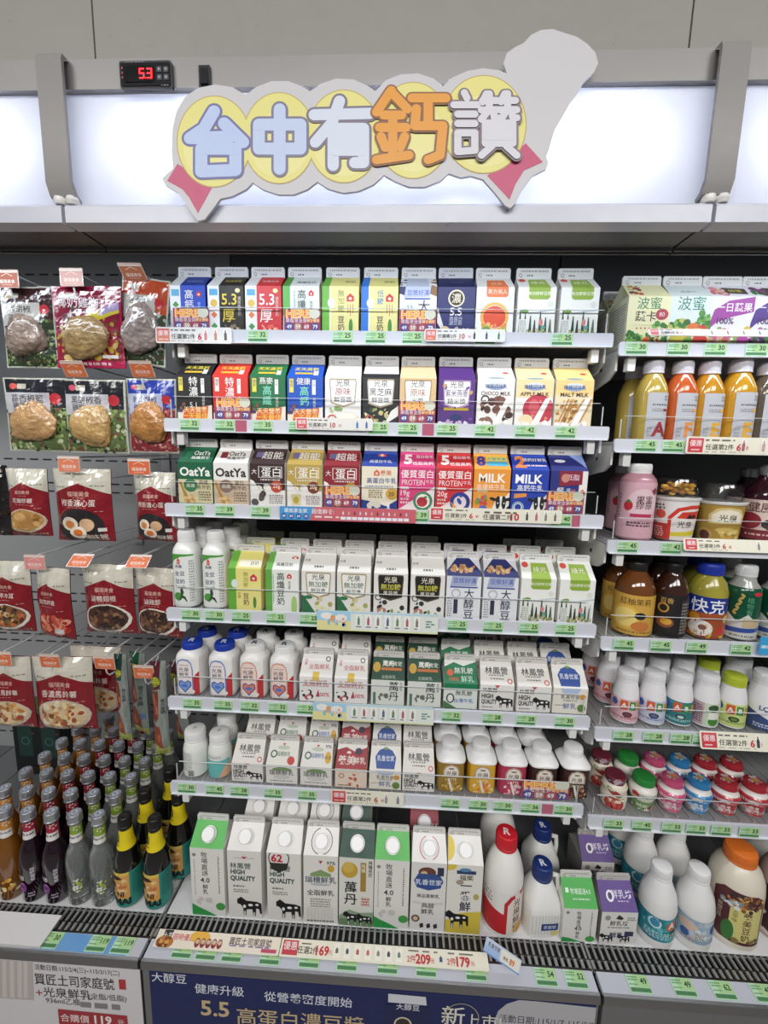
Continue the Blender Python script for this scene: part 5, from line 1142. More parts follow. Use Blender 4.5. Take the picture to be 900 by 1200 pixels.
# juice cabinet
j2 = SZR[1] - .0045
H2 = zspan(776, 424, SY[1] + .045, j2)
for i, (kk, px) in enumerate((('fruit_a', 757), ('fruit_f', 790.5), ('fruit_e', 821), ('fruit_e2', 856), ('fruit_grey', 889))):
    bottle(kk, at_y(px, 515, SY[1] + .042).x, SY[1] + .042, j2, H2 * (1.03 if i == 3 else 1), .0265 if i != 3 else .0285, BOT[kk]['look'] + ' on the second juice shelf', 'juice bottles on the second juice shelf')
for i, px in enumerate((742, 776, 808)):
    bottle('fruit_a' if i == 0 else 'fruit_f' if i == 1 else 'fruit_e', at_y(px - 4, 500, SY[1] + .105).x, SY[1] + .106, j2, H2, .0265, '%s juice bottle in the second row behind the lettered bottles' % ('pale yellow', 'orange-red', 'amber')[i], 'juice bottles on the second juice shelf')
j3 = SZR[2] - .0045
for kk, px, yt, rd, lb in (('collagen', 741, 543, .0330, 'pink collagen drink bottle with a white cap'), ('cup_cereal', 787, 560, .0400, 'red and white yogurt cup with cereal under its dome'), ('cup_gold', 839, 566, .0410, 'gold yogurt cup with an empty clear dome'), ('berry_dark', 890, 544, .0355, 'dark berry vinegar bottle with a pale floral label')):
    Yc = SY[2] + .016 + rd * 1.07
    bottle(kk, at_y(px, 628, Yc).x, Yc, j3, zspan(px, yt, Yc, j3), rd, lb + ' on the third juice shelf', 'drinks on the third juice shelf', 0, 'cup' if 'cup' in kk else 'bottle')
for kk, px, lb in (('collagen', 729, 'pink collagen drink bottle standing behind the front one'), ('berry_dark', 872, 'dark berry vinegar bottle standing in the second row')):
    bottle(kk, at_y(px, 610, .97).x, .975, j3, .146, .033, lb, 'drinks on the third juice shelf')
j4 = SZR[3] - .0045
for kk, px, yt, rd, lb in (('tea_amber', 738, 655, .0370, 'amber lemon tea bottle with a yellow citrus label'), ('tea_dark', 780, 657, .0305, 'dark brown tea bottle with a black label'), ('vita_blue', 822, 657, .0345, 'yellow-green drink bottle with a bright blue cap'), ('aloe_green', 863, 659, .0296, 'green plant drink bottle with a white cap, in front'), ('aloe_green', 905, 672, .0330, 'green plant drink bottle with a white cap, by the frame edge')):
    Yc = SY[3] + .014 + rd
    bottle(kk, at_y(px, 745, Yc).x, Yc, j4, zspan(px, yt, Yc, j4) if px < 900 else .142, rd, lb, 'bottles on the fourth juice shelf')
for kk, px, lb in (('tea_amber', 722, 'amber tea bottle in the second row of the fourth juice shelf'), ('tea_dark', 768, 'dark tea bottle in the second row of the fourth juice shelf'), ('vita_blue', 812, 'blue-capped bottle in the second row of the fourth juice shelf'), ('aloe_green', 848, 'green plant drink bottle in the second row behind')):
    bottle(kk, at_y(px, 725, .925).x, .930, j4, .148, .0315, lb, 'bottles on the fourth juice shelf')
j5 = SZR[4] - .0045
H5b = zspan(735, 781, SY[4] + .045, j5)
for j in range(3):
    for i, (kk, px) in enumerate((('ab_pink', 729), ('ab_lilac', 760), ('ab_teal', 791), ('ab_green', 822), ('ab_lime', 853), ('ab_navy', 890))):
        if j == 2 and i in (5,):
            continue
        rd = .0256 if i < 5 else .0300
        bottle(kk, at_y(px, 855, SY[4] + .045).x - j * .004, SY[4] + .014 + .033 + j * .068, j5, H5b * (1 if i < 5 else 1.08), rd, BOT[kk]['look'] + ', %s row of the fifth juice shelf' % ('front', 'second', 'third')[j], 'yogurt drink bottles on the fifth juice shelf')
j6 = SZR[5] - .0045
H6c = zspan(717, 900, SY[5] + .045, j6)
order = (('squat_fruit', 716), ('squat_green', 749), ('squat_pink', 782), ('squat_blue', 813), ('squat_red', 845), ('squat_red', 878), ('squat_pink', 909))
for j in range(2):
    for i, (kk, px) in enumerate(order):
        if i == 6 and j:
            continue
        ex = '' if kk != 'squat_red' else ', %s of two' % nth(i - 4)
        if i == 6:
            ex = ' at the frame edge'
        bottle(kk, at_y(px, 955, SY[5] + .045).x - j * .002, SY[5] + .016 + .029 + j * .060, j6, H6c, .0260, BOT[kk]['look'] + ex + ', %s row, sixth juice shelf' % ('front', 'second')[j], 'yogurt pots on the sixth juice shelf', 0, 'yogurt pot')
HD = zspan(757, 1003, .775, DZ)
bottle('ab_big', at_y(765, 1108, .776).x - .006, .7725, DZ + .001, HD, .0345, 'large yogurt bottle with a teal label, in front', 'large bottles on the juice deck', -.1)
bottle('ab_big_pale', at_y(803, 1110, .776).x + .002, .7725, DZ + .001, HD * .99, .0345, 'large yogurt bottle with a pale blue label', 'large bottles on the juice deck', -.1)
bottle('ab_big', at_y(745, 1060, .86).x, .865, DZ + .001, HD, .0345, 'large yogurt bottle, teal label, in the second row', 'large bottles on the juice deck', -.1)
bottle('ab_big_pale', at_y(780, 1060, .86).x + .004, .865, DZ + .001, HD, .0345, 'large yogurt bottle, pale label, in the second row', 'large bottles on the juice deck', -.1)
bottle('ab_big', at_y(722, 1020, .94).x, .945, DZ + .001, HD, .0345, 'large yogurt bottle, teal label, rearmost by the purple cartons', 'large bottles on the juice deck', -.1)
bottle('soy_orange', at_y(851, 1105, .79).x, .792, DZ + .001, zspan(843, 985, .79, DZ), .0470, 'large cream soy milk bottle with an orange cap', 'large bottles on the juice deck')
bottle('cocoa_big', at_y(903, 1108, .80).x + .004, .80, DZ + .001, zspan(843, 985, .79, DZ) * .98, .0450, 'large brown cocoa milk bottle beside the orange-capped soy bottle', 'large bottles on the juice deck', -.3)
bottle('big_white', at_y(872, 1060, .90).x + .02, .905, DZ + .001, .19, .0405, 'large pale bottle behind the orange-capped soy bottle', 'large bottles on the juice deck')
# hook cabinet deck: rows of small glass bottles, five rows back
cap0 = at_y(32, 951, .765)
sx = at_y(59.5, 953, .765).x - cap0.x
HB = zspan(88, 946, .765, DZ)
cols = {-2: 'cider_peach', -1: 'cider_peach', 0: 'cider_grape', 1: 'cider_grape', 2: 'cider_lemon', 3: 'cider_lemon'}
for i, kk in cols.items():
    for j in range(7):
        if (i == -2 and j < 1) or (i == 3 and j > 5) or (i == -2 and j > 5):
            continue
        bottle(kk, cap0.x + i * sx + j * .0006, .766 + j * sx * 1.02, DZ + .001 if j < 2 else DZ + .001, HB, .0242, BOT[kk]['look'] + ', column %s, row %s' % (nth(i + 2), nth(j)), 'small glass bottles on the hook cabinet deck', .2)
HBb = zspan(153, 949, .77, DZ)
for n_, (px, py, Y) in enumerate(((152, 1055, .770), (186, 1062, .770), (176, 1040, .835), (213, 1040, .835), (204, 1015, .90))):
    bottle('beer', (-.548, -.488, -.553, -.492, -.495)[n_] if 0 else at_y(px, py, Y).x + .003, Y, DZ + .001, HBb * (1.0 if n_ < 2 else 1.02), .0265, BOT['beer']['look'] + ', ' + ('front row, next to the lemon bottles', 'front row, next to the milk carton', 'second row, next to the lemon bottles', 'second row, next to the milk carton', 'alone in the third row')[n_], 'black beer bottles on the hook cabinet deck', .15)

# ------------------------------------------------------------------ hanging pouches and packs
def pillow(w, h, th, belly, seed, wave=.0):
    rn = random.Random(seed)
    ph = [rn.uniform(0, 6.28) for _ in range(6)]

    def mp(a, b, k, sgn=-1):
        u, v = a / w, b / h
        e_ = (1 - abs(2 * u - 1) ** 3.2)
        f_ = min(1, v * 9) ** .5 * max(0, min(1, (1 - v) * 5.0)) ** .7
        bul = th * e_ * f_ * (belly + (1 - belly) * math.exp(-((v - .35) / .3) ** 2))
        wr = .0012 * (math.sin(9 * u + 5 * v + ph[0]) + math.sin(17 * v - 6 * u + ph[1]) + .7 * math.sin(23 * u + 13 * v + ph[2])) * e_
        x = (u - .5) * w * (1 - .05 * math.sin(math.pi * v) * belly) + wave * w * math.sin(v * 5 + ph[3])
        return (x, sgn * (bul * (.62 if sgn < 0 else .38) + wr * (1 if sgn < 0 else .2) + .0008) + sgn * k, b - h)
    return mp


def pack_mesh(name, w, h, th, ops, back, belly=.55, seed=1, wave=0, mat='film'):
    mp = pillow(w, h, th, belly, seed, wave)
    g = G()
    nu, nv = 14, 18
    for sg in (1,):
        vs = [mp(w * i / nu, h * j / nv, 0, sg) for j in range(nv + 1) for i in range(nu + 1)]
        fs = []
        for j in range(nv):
            for i in range(nu):
                q = [j * (nu + 1) + i, j * (nu + 1) + i + 1, (j + 1) * (nu + 1) + i + 1, (j + 1) * (nu + 1) + i]
                fs.append(q if sg < 0 else q[::-1])
        g.add(vs, fs, back, mat)
    draw(g, ops, w, h, mp, nu, nv, mat, .0004, .00004, True)
    me = g.mesh(name, 60)
    return me


CRM, RED = 'd0cbbb', '851621'
FOODS = {'egg': (['2a2426'], [], [e(.32, .25, .15, .12, 'e9dcc8'), e(.32, .24, .09, .07, 'd88a4a'), e(.62, .24, .13, .11, 'd9b08a'), e(.46, .13, .16, .11, 'efe3d0'), e(.46, .13, .09, .06, 'd8742a')]),
         'braise': (['e2ddd0'], ['4a2f26', '6a4434', '35221e', '80583f', '543024', '8d6a50', '2a1d1a'], []),
         'bun': (['c9b7a8'], ['d9bf94', 'e6d2a8', 'c9a070', 'b07a48', 'd09a5a', 'e8dcc0', 'a04a34'], []),
         'shrimp': (['b8442f'], ['c8563c', 'b03a2a', 'd67a58', '9a2a22', 'd8927a', 'c24a38'], []),
         'mix': (['d9d6cc'], ['8a5a3a', 'c98a50', '4a3a2a', 'd8b88a', '5f6a34', '3a2a22', 'b9603a'], []),
         'chick': (['cdb8a0'], ['b98a4e', 'a87838', 'd0a468', '8f5f2c', 'c09a60'], [e(.45, .26, .28, .2, 'b8894a'), e(.4, .3, .16, .1, 'cfa468'), e(.16, .18, .1, .1, 'd9b070')])}


def side_dish_ops(food, title):
    base, cols, extra = FOODS[food]
    o = [r(0, 0, 1, 1, CRM), p([(0, 0), (1, 0), (1, .66), (.5, .80), (0, .66)], RED), d(.08, .74, .26, .76, 1, '4a4640'), d(.7, .76, .92, .79, 1, '8a867a'),
         ring(.5, .67, .16, .165, 'b8604e'), r(.3, .55, .7, .63, RED), t('福瑞美食', .5, .66, .095, 'e2b8a8', .015), d(.4, .60, .6, .612, 1, 'c99488'), t(title, .48, .54, .125, 'eadcd2', .02, .66), d(.3, .47, .64, .482, 1, 'c99488'), d(.76, .42, .9, .435, 1, 'c99488')]
    if food == 'egg':
        o += [e(.48, .22, .42, .30, base[0])] + extra + [r(.8, .15, .92, .2, 'd9d4cc'), t('滷味館', .74, .07, .12, 'e8e2da', .02)]
    elif food in ('shrimp',):
        o += [el(.5, .2, .44, .26, 60, .07, cols, 4), r(.6, .1, .85, .17, 'c9c4c4'), d(.6, .03, .86, .08, 1, '3a3434')]
    else:
        o += [e(.5, .24, .46, .30, base[0]), e(.5, .25, .41, .26, cols[0]), el(.5, .25, .36, .23, 70, .055, cols, len(title) + ord(title[0]))] + extra + [d(.5, .02, .95, .07, 1, 'c99488')]
    return o


def wire_hook(X, zt, yf, label, tagc, ttext, pitch=.0, tilt=0.0, tag_dx=0.0):
    T = thing('peg_hook', label, 'hook', (X, YB - .002, zt), group='wire peg hooks')
    L = yf - YB
    g = G()
    g.tube([(0, -.002, -.046), (0, -.02, -.046), (0, L + .03, -.052), (0, L + .012, -.050), (0, L + .004, -.040), (0, L + .002, -.030)], .0017, 'dcdddf', 'plastic', 8)
    obj('product_arm', g, T)
    g = G()
    g.tube([(0, -.002, 0), (0, -.02, 0), (0, L + .008, 0), (0, L + .002, -.002)], .0017, 'dcdddf', 'plastic', 8)
    g.box(-.012, -.004, -.052, .012, -.0005, .006, 'b9babc', 'steel')
    ta = obj('tag_arm', g, T)
    g = G()
    w, h = .046, .030
    g.prism(rrect(-w / 2, -h, w / 2, .003, .002), -.0008, .0008, 'd9c2b4', 'gloss')
    draw(g, [r(.03, .03, .97, .9, tagc), r(0, .92, 1, 1, 'e6dcd4'), t(ttext, .5, .38, .17, 'f3e6da', .02), st([[(.012, .021), (.023, .026), (.034, .021)]], .0005, 'f3d9c4'), d(.28, .14, .72, .2, 1, 'f0d9c8')], w, h, flat((-w / 2, -.0008, -h), (1, 0, 0), (0, 0, 1)), step=.00003)
    obj('price_tag_plate', g, ta, (tag_dx, L - .002, 0), (tilt, 0, 0))
    return T


def hang(kind, px, ytop, wpx, hpx, Y, label, name, cat, build, rz=0, ry=0):
    P = at_y(px, ytop, Y)
    s = scale_at(P)
    w, h = wpx / s, hpx / s
    T = thing(name, label, cat, (P.x, Y, P.z), (0, ry, rz))
    build(T, w, h)
    g = G()
    return T


ORG, PNK = 'dd7446', 'd98a84'
HK = [  # hook tags: px, py, colour, tilt, row word
    (10, 327, 'a8563a', .0), (85, 325, 'c79a90', .0), (153, 319, 'b8704e', .8),
    (85, 433, ORG, .5), (165, 433, ORG, .5),
    (82, 544, 'e07f5c', .0), (164, 547, 'd9683f', .0),
    (42, 659, 'dd8f8c', .0), (100, 658, ORG, -.85), (167, 659, ORG, -.85),
    (3, 772, ORG, .0), (59, 775, ORG, .12), (123, 777, ORG, .12), (169, 788, ORG, .12)]
hk_words = ['first hook of the top row', 'second hook of the top row', 'third hook of the top row', 'first hook of the second row', 'second hook of the second row', 'first hook of the third row', 'second hook of the third row', 'first hook of the fourth row', 'second hook of the fourth row', 'third hook of the fourth row', 'first hook of the lowest row', 'second hook of the lowest row', 'third hook of the lowest row', 'fourth hook of the lowest row']
for (px, py, c, tl), wd in zip(HK, hk_words):
    Pt = at_y(px, py - 8, .845)
    wire_hook(Pt.x, Pt.z, .845, 'wire peg hook with %s price plate, %s' % ('a pink' if c in ('c79a90', 'dd8f8c') else 'an orange', wd), c, '福瑞美食', 0, tl)


def dish(food, title, seed, belly=.75, wave=0):
    def b(T, w, h):
        obj('pouch_body', pack_mesh('pouch_body', w, h, .030, side_dish_ops(food, title), '9a2030', belly, seed, wave), T)
        g = G()
        g.prism([(-.010, -.010), (.010, -.010), (.010, -.0155), (-.010, -.0155)], -.0022, .0022, '4a4642', 'dark')
        obj('hang_slot', g, T)
    return b


def meat_lump(w, h, sx, sz, cx, cz, c1, seed, rot=0, shred=0):
    g = G()
    n, m = 54, 36
    rn = random.Random(seed)
    vs, fs = [], []
    cols = []
    for j in range(m + 1):
        th = math.pi * j / m
        for i in range(n):
            a = 2 * math.pi * i / n
            x, y, z = math.sin(th) * math.cos(a), math.sin(th) * math.sin(a), math.cos(th)
            k = 1 + .16 * noise.noise(Vector((x * 1.6 + seed * 3, y * 1.6, z * 1.6))) + .07 * noise.noise(Vector((x * 5, y * 5 + seed, z * 5))) + .03 * noise.noise(Vector((x * 13 + seed, y * 13, z * 9)))
            if shred:
                k += .03 * noise.noise(Vector((x * 16, y * 16, z * 5 + seed)))
            X, Z = x * sx * k * (1 - .22 * z), z * sz * k
            co, si = math.cos(rot), math.sin(rot)
            vs.append((cx + X * co - Z * si, -.011 + y * .017 * k, cz + X * si + Z * co))
    base = lin(c1)
    for j in range(m):
        for i in range(n):
            q = [j * n + i, j * n + (i + 1) % n, (j + 1) * n + (i + 1) % n, (j + 1) * n + i]
            f = .62 + .5 * (noise.noise(Vector(vs[q[0]]) * 45) * .5 + .5) + .34 * (noise.noise(Vector(vs[q[0]]) * 140) * .5 + .5)
            g.add([vs[x] for x in q], [(3, 2, 1, 0)], (base[0] * f, base[1] * f * (.8 + .2 * f), base[2] * f * (.62 + .38 * f), 1), 'meat')
    # weld
    me = g.mesh('chicken_breast', 80)
    import bmesh
    bm = bmesh.new(); bm.from_mesh(me); bmesh.ops.remove_doubles(bm, verts=bm.verts, dist=1e-5); bm.to_mesh(me); bm.free()
    for p_ in me.polygons:
        p_.use_smooth = True
    return me


HERB = ['5a6a40', '7f9a54', '3f4f30', 'a0b070', '5a4a38', 'c0c4a0', '7a4a40', '8a9a6a', '2f3a28']


def chicken(top, card, title, herb, mcol, seed, logo='c8504a', rot=0, shred=0, msx=.33, mch=-.63, msz=.27, edge='b9bcae', extra=()):
    def b(T, w, h):
        ops = [r(0, 0, 1, 1, edge), r(.03, .02, .97, .98, herb[0]), bl(.03, .02, .97, .66, 260, .03, herb, seed), p([(.03, .98), (.97, .98), (.97, .60), (.78, .60), (.78, .64), (.03, .64)], top), p([(.03, .80), (.74, .80), (.74, .56), (.03, .52)], card), e(.16, .885, .06, .045, logo), r(.22, .85, .36, .92, 'b9b4a4'), t(title, .38, .72, .13, '3a3636', .02, .5), t('雞胸', .26, .615, .12, '4a4646', .02), e(.82, .72, .09, .085, 'b8323a')] + list(extra)
        obj('vacuum_pack', pack_mesh('vacuum_pack', w, h, .012, ops, edge, .5, seed), T)
        obj('chicken_breast', meat_lump(w, h, w * msx, h * msz, .0 - .02 * w, h * mch, mcol, seed, rot, shred), T)
    return b


MAG = lambda T, w, h: chicken('7d1230', '7d1230', '椰奶', ['8a1a34', '6a3a2a', 'a8903a'], '94794e', 7, 'e8dcd8', .3, 0, .34, -.62, .25, 'a01f44',
    [p([(.42, .62), (.97, .82), (.97, .68), (.6, .56), (.4, .54)], 'c2b23a'), p([(.68, .72), (.97, .82), (.97, .72), (.7, .64)], '9a8ab0'), r(.0, .0, 1, .09, 'a8234a'), d(.1, .02, .8, .08, 1, 'd8b0b8'), ring(.82, .2, .07, .11, 'c9a82a'), t('椰奶雞胸', .38, .80, .15, 'ddd6d8', .03, .6), bl(.05, .1, .95, .5, 30, .06, ['a8343a', 'b89a3a', '6a2f2a', 'c9b070'], 3), r(.7, .12, .92, .16, 'd8d2d0')])(T, w, h)
hang('a', 31, 336, 66, 92, .86, 'vacuum-packed black pepper chicken breast in a dark brown pack, top row', 'chicken_pack', 'packed meat', chicken('3a1f22', 'b9b6ae', '黑胡椒', ['2f3f2a', '5a4a34', '6f8a4a', '3a2a22', '8a9a6a'], '8f7c6e', 3, 'b09a6a', .1, 0, .35, -.60, .26))
hang('a', 101, 336, 84, 92, .855, 'vacuum-packed chicken breast in a magenta pack with yellow ribbon', 'chicken_pack', 'packed meat', MAG)
hang('a', 172, 326, 58, 98, .865, 'vacuum-packed chicken breast in an orange pack hanging tilted', 'chicken_pack', 'packed meat', chicken('b0492a', 'b9b4ac', '古早味', ['3a4a34', '7a8a74', '5a3a30', '2f2f2a', 'a8b0a0'], '8f8078', 5, 'd9cfc4', .0, 0, .37, -.60, .30), 0, .12)
hang('a', 41, 443, 78, 85, .855, 'chicken breast in a black-topped pack, first of two alike in the second row', 'chicken_pack', 'packed meat', chicken('1d1f26', 'bcbac0', '蒜香椒鹽', HERB, 'b88f60', 11, 'd0584e', .15, 0, .33, -.60, .27))
hang('a', 110, 445, 76, 85, .855, 'chicken breast in a black-topped pack beside the blue pack', 'chicken_pack', 'packed meat', chicken('1d1f26', 'bcbac0', '黑胡椒香', HERB, 'bb965e', 13, 'd0586e', -.5, 0, .32, -.62, .29))
hang('a', 177, 444, 60, 86, .86, 'shredded golden chicken breast in a blue-topped pack', 'chicken_pack', 'packed meat', chicken('2a3f9c', 'b4bcd4', '剝皮辣椒', ['8a3038', 'a84a48', 'c8908a', '6a2f30', '9a5a50'], 'b47c42', 17, 'd0586e', .0, 1, .36, -.58, .28))
D_ = 'pouch hanging in the '
for px, yt, w_, h_, food, title, sd, lb, rz in (
        (31, 549, 48, 80, 'chick', '花雕醉雞', 2, 'dark red side dish pouch picturing sliced chicken, third row', .05),
        (96, 549, 70, 86, 'egg', '椒香溏心蛋', 3, 'dark red pouch picturing soft eggs, hanging between chicken and egg pouches', 0),
        (181, 553, 54, 82, 'egg', '椒香溏心蛋', 4, 'narrow dark red egg pouch hanging beside the oat drink shelf', -.1),
        (9, 657, 54, 86, 'mix', '涼拌木耳', 5, 'dark red pouch cut by the frame edge, picturing a white plate', 0),
        (62, 665, 50, 86, 'shrimp', '泡菜炸雞', 6, 'twisted dark red pouch picturing orange kimchi', -.2),
        (126, 661, 62, 84, 'braise', '滷鴨翅根', 7, 'dark red pouch picturing dark braised meat, second from the shelf', 0),
        (184, 665, 58, 84, 'braise', '滷雞胗', 8, 'dark red pouch picturing braised gizzards beside the milk shelf', -.12),
        (9, 768, 56, 90, 'bun', '起司馬鈴薯', 9, 'dark red potato pouch cut by the frame edge, lowest row', 0),
        (73, 769, 70, 92, 'bun', '香濃馬鈴薯', 10, 'dark red pouch picturing a bowl of cheese potato, in front', .05)):
    hang('d', px, yt, w_, h_, .86, lb, 'food_pouch', 'food pouch', dish(food, title, sd, .8, .02 if food == 'shrimp' else 0), rz)
hang('d', 112, 757, 62, 84, .94, 'dark red potato pouch hanging behind the front potato pouch', 'food_pouch', 'food pouch', dish('bun', '香濃馬鈴薯', 10))
hang('d', -2, 545, 20, 84, .87, 'very dark pouch at the frame edge beside the chicken pouch', 'food_pouch', 'food pouch', lambda T, w, h: obj('pouch_body', pack_mesh('pouch_body', w, h, .02, [bl(0, 0, 1, 1, 30, .1, ['2a1f1c', '3a2a22', '1a1515', '4a3a2a'], 3)], '1d1717', .7, 2), T))


def sausage(c, seed, blue):
    def b(T, w, h):
        ops = [r(0, 0, 1, 1, '8f9790'), r(0, .72, .66, 1, c), p([(0, .74), (.5, .70), (.52, .42), (.2, .36), (0, .42)], '7a3420'), p([(.05, .36), (.5, .32), (.72, .10), (.4, .05), (.0, .12)], '8a3f26'), e(.24, .6, .1, .5, 'a8583a'), p([(.02, .0), (1, .0), (1, .08), (.4, .1), (.0, .14)], 'a8ab5a'), e(.4, .5, .1, .3, 'b8603a'), e(.4, .2, .12, .3, 'b05a38'), e(.36, .80, .36, .36, '2a2c20'), e(.36, .80, .32, .32, 'b8b83a'), t('大口', .36, .822, .28, '2a2c20', .04), t('滿足', .36, .775, .22, '2a2c20', .04), tv('德式香腸', .76, .62, .26, '2f3a3f', .03)]
        if blue:
            ops += [tv('QR'[:0] + '個', .76, .28, .34, '3f74b8', .04)]
        obj('pack_film', pack_mesh('pack_film', w, h, .016, ops, '8f9790', .9, seed), T)
        g = G()
        g.tube([(0, -.012, -.006), (0, -.004, .004), (0, .006, .010)], .0012, 'c8c9cb', 'metal', 6)
        obj('hang_loop', g, T)
    return b


hang('s', 141, 766, 15, 110, .87, 'narrow sausage pack with green top, in front', 'sausage_pack', 'packed meat', sausage('1f4a44', 1, 0))
hang('s', 161, 764, 24, 102, .93, 'sausage pack with green top showing its printed side', 'sausage_pack', 'packed meat', sausage('1d5a3f', 2, 1), -.3)
hang('s', 185, 774, 18, 120, .85, 'sausage pack with maroon top, in front by the shelf', 'sausage_pack', 'packed meat', sausage('5a1f2a', 3, 0), .1)
hang('s', 206, 776, 22, 96, .93, 'sausage pack with maroon top hanging tilted behind', 'sausage_pack', 'packed meat', sausage('5a1f2a', 4, 0), -.4, -.10)
# dark boxes and clear cups at the back of the bottle deck
for n_, px in enumerate((31, 58)):
    P = at_y(px + 4, 880, 1.10)
    T = thing('green_box', 'dark box with a green lid at the back of the bottle deck, ' + ('outer' if n_ == 0 else 'inner'), 'box', (P.x, 1.12, DZ), group='dark boxes behind the bottles')
    g = G(); g.box(-.036, -.03, .0005, .036, .03, .20, '161a19', 'card')
    draw(g, [r(.2, .3, .8, .8, '1f3a34'), ring(.5, .55, .14, .18, '3a6a5c'), tv('綠', .85, .7, .12, '8a4a4a')], .072, .20, flat((-.036, -.03, 0), (1, 0, 0), (0, 0, 1)))
    obj('box_body', g, T)
    g = G(); g.prism_x([(-.031, .20), (.031, .20), (.031, .214), (.0, .235), (-.031, .214)], -.037, .037, '4a5f3a', 'card'); obj('box_lid', g, T)

# ------------------------------------------------------------------ price tags and promotion cards
PTM = {}


def price_tag(X, Y, Z, price, label, w=.040, h=.0215, rx=0.0, hue=0):
    T = thing('price_tag', label, 'price tag', (X, Y, Z), (rx, 0, 0), group='green shelf price tags')
    k = (price, w, h, hue)
    if k not in PTM:
        g = G()
        g.prism([(-w / 2, -h / 2), (w / 2, -h / 2), (w / 2, h / 2), (-w / 2, h / 2)], -.0004, .0004, 'bfe3c4', 'gloss')
        draw(g, [r(.0, .0, 1, 1, 'c4e6c6'), r(.3, .34, 1, .98, 'b2d89a' if hue else 'b4e2c0'), r(.04, .06, .96, .30, '5d9564'), d(.05, .08, .95, .28, 1, '4a7a50'), d(.05, .64, .5, .92, 2, '5a9a66'), d(.05, .40, .45, .52, 1, '6a9f70'), t(price, .76, .66, .30, '1f4a34', .03)], w, h, flat((-w / 2, -.0004, -h / 2), (1, 0, 0), (0, 0, 1)), step=.00003)
        PTM[k] = g.mesh('price_tag_card')
    obj('tag_card', PTM[k], T)
    return T


NUM = {'32': 'thirty-two', '25': 'twenty-five', '35': 'thirty-five', '42': 'forty-two', '39': 'thirty-nine', '40': 'forty', '30': 'thirty', '28': 'twenty-eight', '36': 'thirty-six', '45': 'forty-five', '49': 'forty-nine', '52': 'fifty-two', '54': 'fifty-four', '62': 'sixty-two', '119': 'one hundred nineteen', '29': 'twenty-nine', '33': 'thirty-three', '43': 'forty-three'}


def rail_tags(items, yf, z, place):
    for i, (px, pr) in enumerate(items):
        P = at_y(px, 0, yf)
        zc = z - .0125
        # find the image row of the rail there, then the exact x
        py = 600 - FPX * (Vector((P.x, yf, zc)) - CO).dot(UP) / (Vector((P.x, yf, zc)) - CO).dot(FW)
        P = at_y(px, py, yf)
        price_tag(P.x, yf - .0026, zc, pr, 'green price tag reading %s, %s on the %s' % (NUM[pr], nth(i), place.replace('shelf', 'rail')), hue=1)


rail_tags([(302.5, '32'), (401.5, '25'), (440, '25'), (483, '25'), (568, '29'), (658, '25')], SY[0], SZM[0], SHN[0])
rail_tags([(223, '32'), (264, '32'), (308.5, '35'), (350, '35'), (443, '25'), (478, '25'), (523.5, '25'), (568, '42'), (615, '42'), (662, '42')], SY[1], SZM[1], SHN[1])
rail_tags([(229, '35'), (264, '39'), (306, '39'), (490, '39'), (657, '40')], SY[2], SZM[2], SHN[2])
rail_tags([(224.5, '30'), (252, '30'), (283, '25'), (323.5, '25'), (362.5, '25'), (535.5, '25'), (577.5, '25'), (619.5, '25'), (662, '25')], SY[3], SZM[3], SHN[3])
rail_tags([(226, '35'), (262, '35'), (293, '32'), (326, '32'), (359, '32'), (528.6, '32'), (576.6, '28'), (616, '28'), (661, '30')], SY[4], SZM[4], SHN[4])
rail_tags([(219.4, '30'), (252.4, '45'), (281, '28'), (320.5, '35'), (360, '35'), (527.4, '30'), (560, '30'), (589, '30'), (621, '36'), (660, '30')], SY[5], SZM[5], SHN[5])
rail_tags([(745, '30'), (793.7, '30'), (837, '30'), (885, '30')], SY[0], SZR[0], SRN[0])
rail_tags([(756, '45'), (787.6, '45')], SY[1], SZR[1], SRN[1])
rail_tags([(734.5, '45'), (785.6, '42')], SY[2], SZR[2], SRN[2])
rail_tags([(730.6, '45'), (773.6, '45'), (815.7, '49'), (868, '42')], SY[3], SZR[3], SRN[3])
rail_tags([(730, '28'), (765, '28'), (797, '28'), (823, '35')], SY[4], SZR[4], SRN[4])
rail_tags([(718.6, '33'), (752, '45'), (787, '33'), (815.7, '33'), (845, '33'), (878, '33')], SY[5], SZR[5], SRN[5])
# ledge tags lie on the sloping channel
SLP = -math.pi / 2 + .08


def ledge_tag(px, py, pr, label):
    Y = .6765
    P = at_y(px, py, Y)
    zc = DZ + .006 - (.692 - Y) * .08 + .0012
    price_tag(P.x, Y, zc, pr, label, .040, .0275, SLP, 1)


for i, (px, py, pr) in enumerate(((4, 1090, '45'), (59, 1097, '30'), (115, 1104, '119'), (144, 1107, '119'))):
    ledge_tag(px, py, pr, 'green price tag on the front ledge under the glass bottles, %s' % nth(i))
for i, (px, py, pr) in enumerate(((215, 1116, '49'), (243, 1118, '49'), (273, 1120, '52'), (317, 1124, '52'), (363, 1128, '49'), (407, 1132, '52'), (454, 1137, '62'), (499, 1140, '49'), (557, 1144, '49'), (639, 1150, '54'), (674, 1153, '52'))):
    ledge_tag(px, py, pr, 'green price tag on the front ledge below the tall milk cartons, %s' % nth(i))
for i, (px, py, pr) in enumerate(((748, 1157, '49'), (800, 1161, '49'), (846, 1166, '62'), (894, 1170, '45'))):
    ledge_tag(px, py, pr, 'green price tag on the front ledge below the large yogurt bottles, %s' % nth(i))


def bottle_icon(u, v, s, c, k=22): return [p([(u - s, v - s * k), (u + s, v - s * k), (u + s, v + s * k * .4), (u + s * .4, v + s * k * .7), (u + s * .4, v + s * k), (u - s * .4, v + s * k), (u - s * .4, v + s * k * .7), (u - s, v + s * k * .4)], c)]


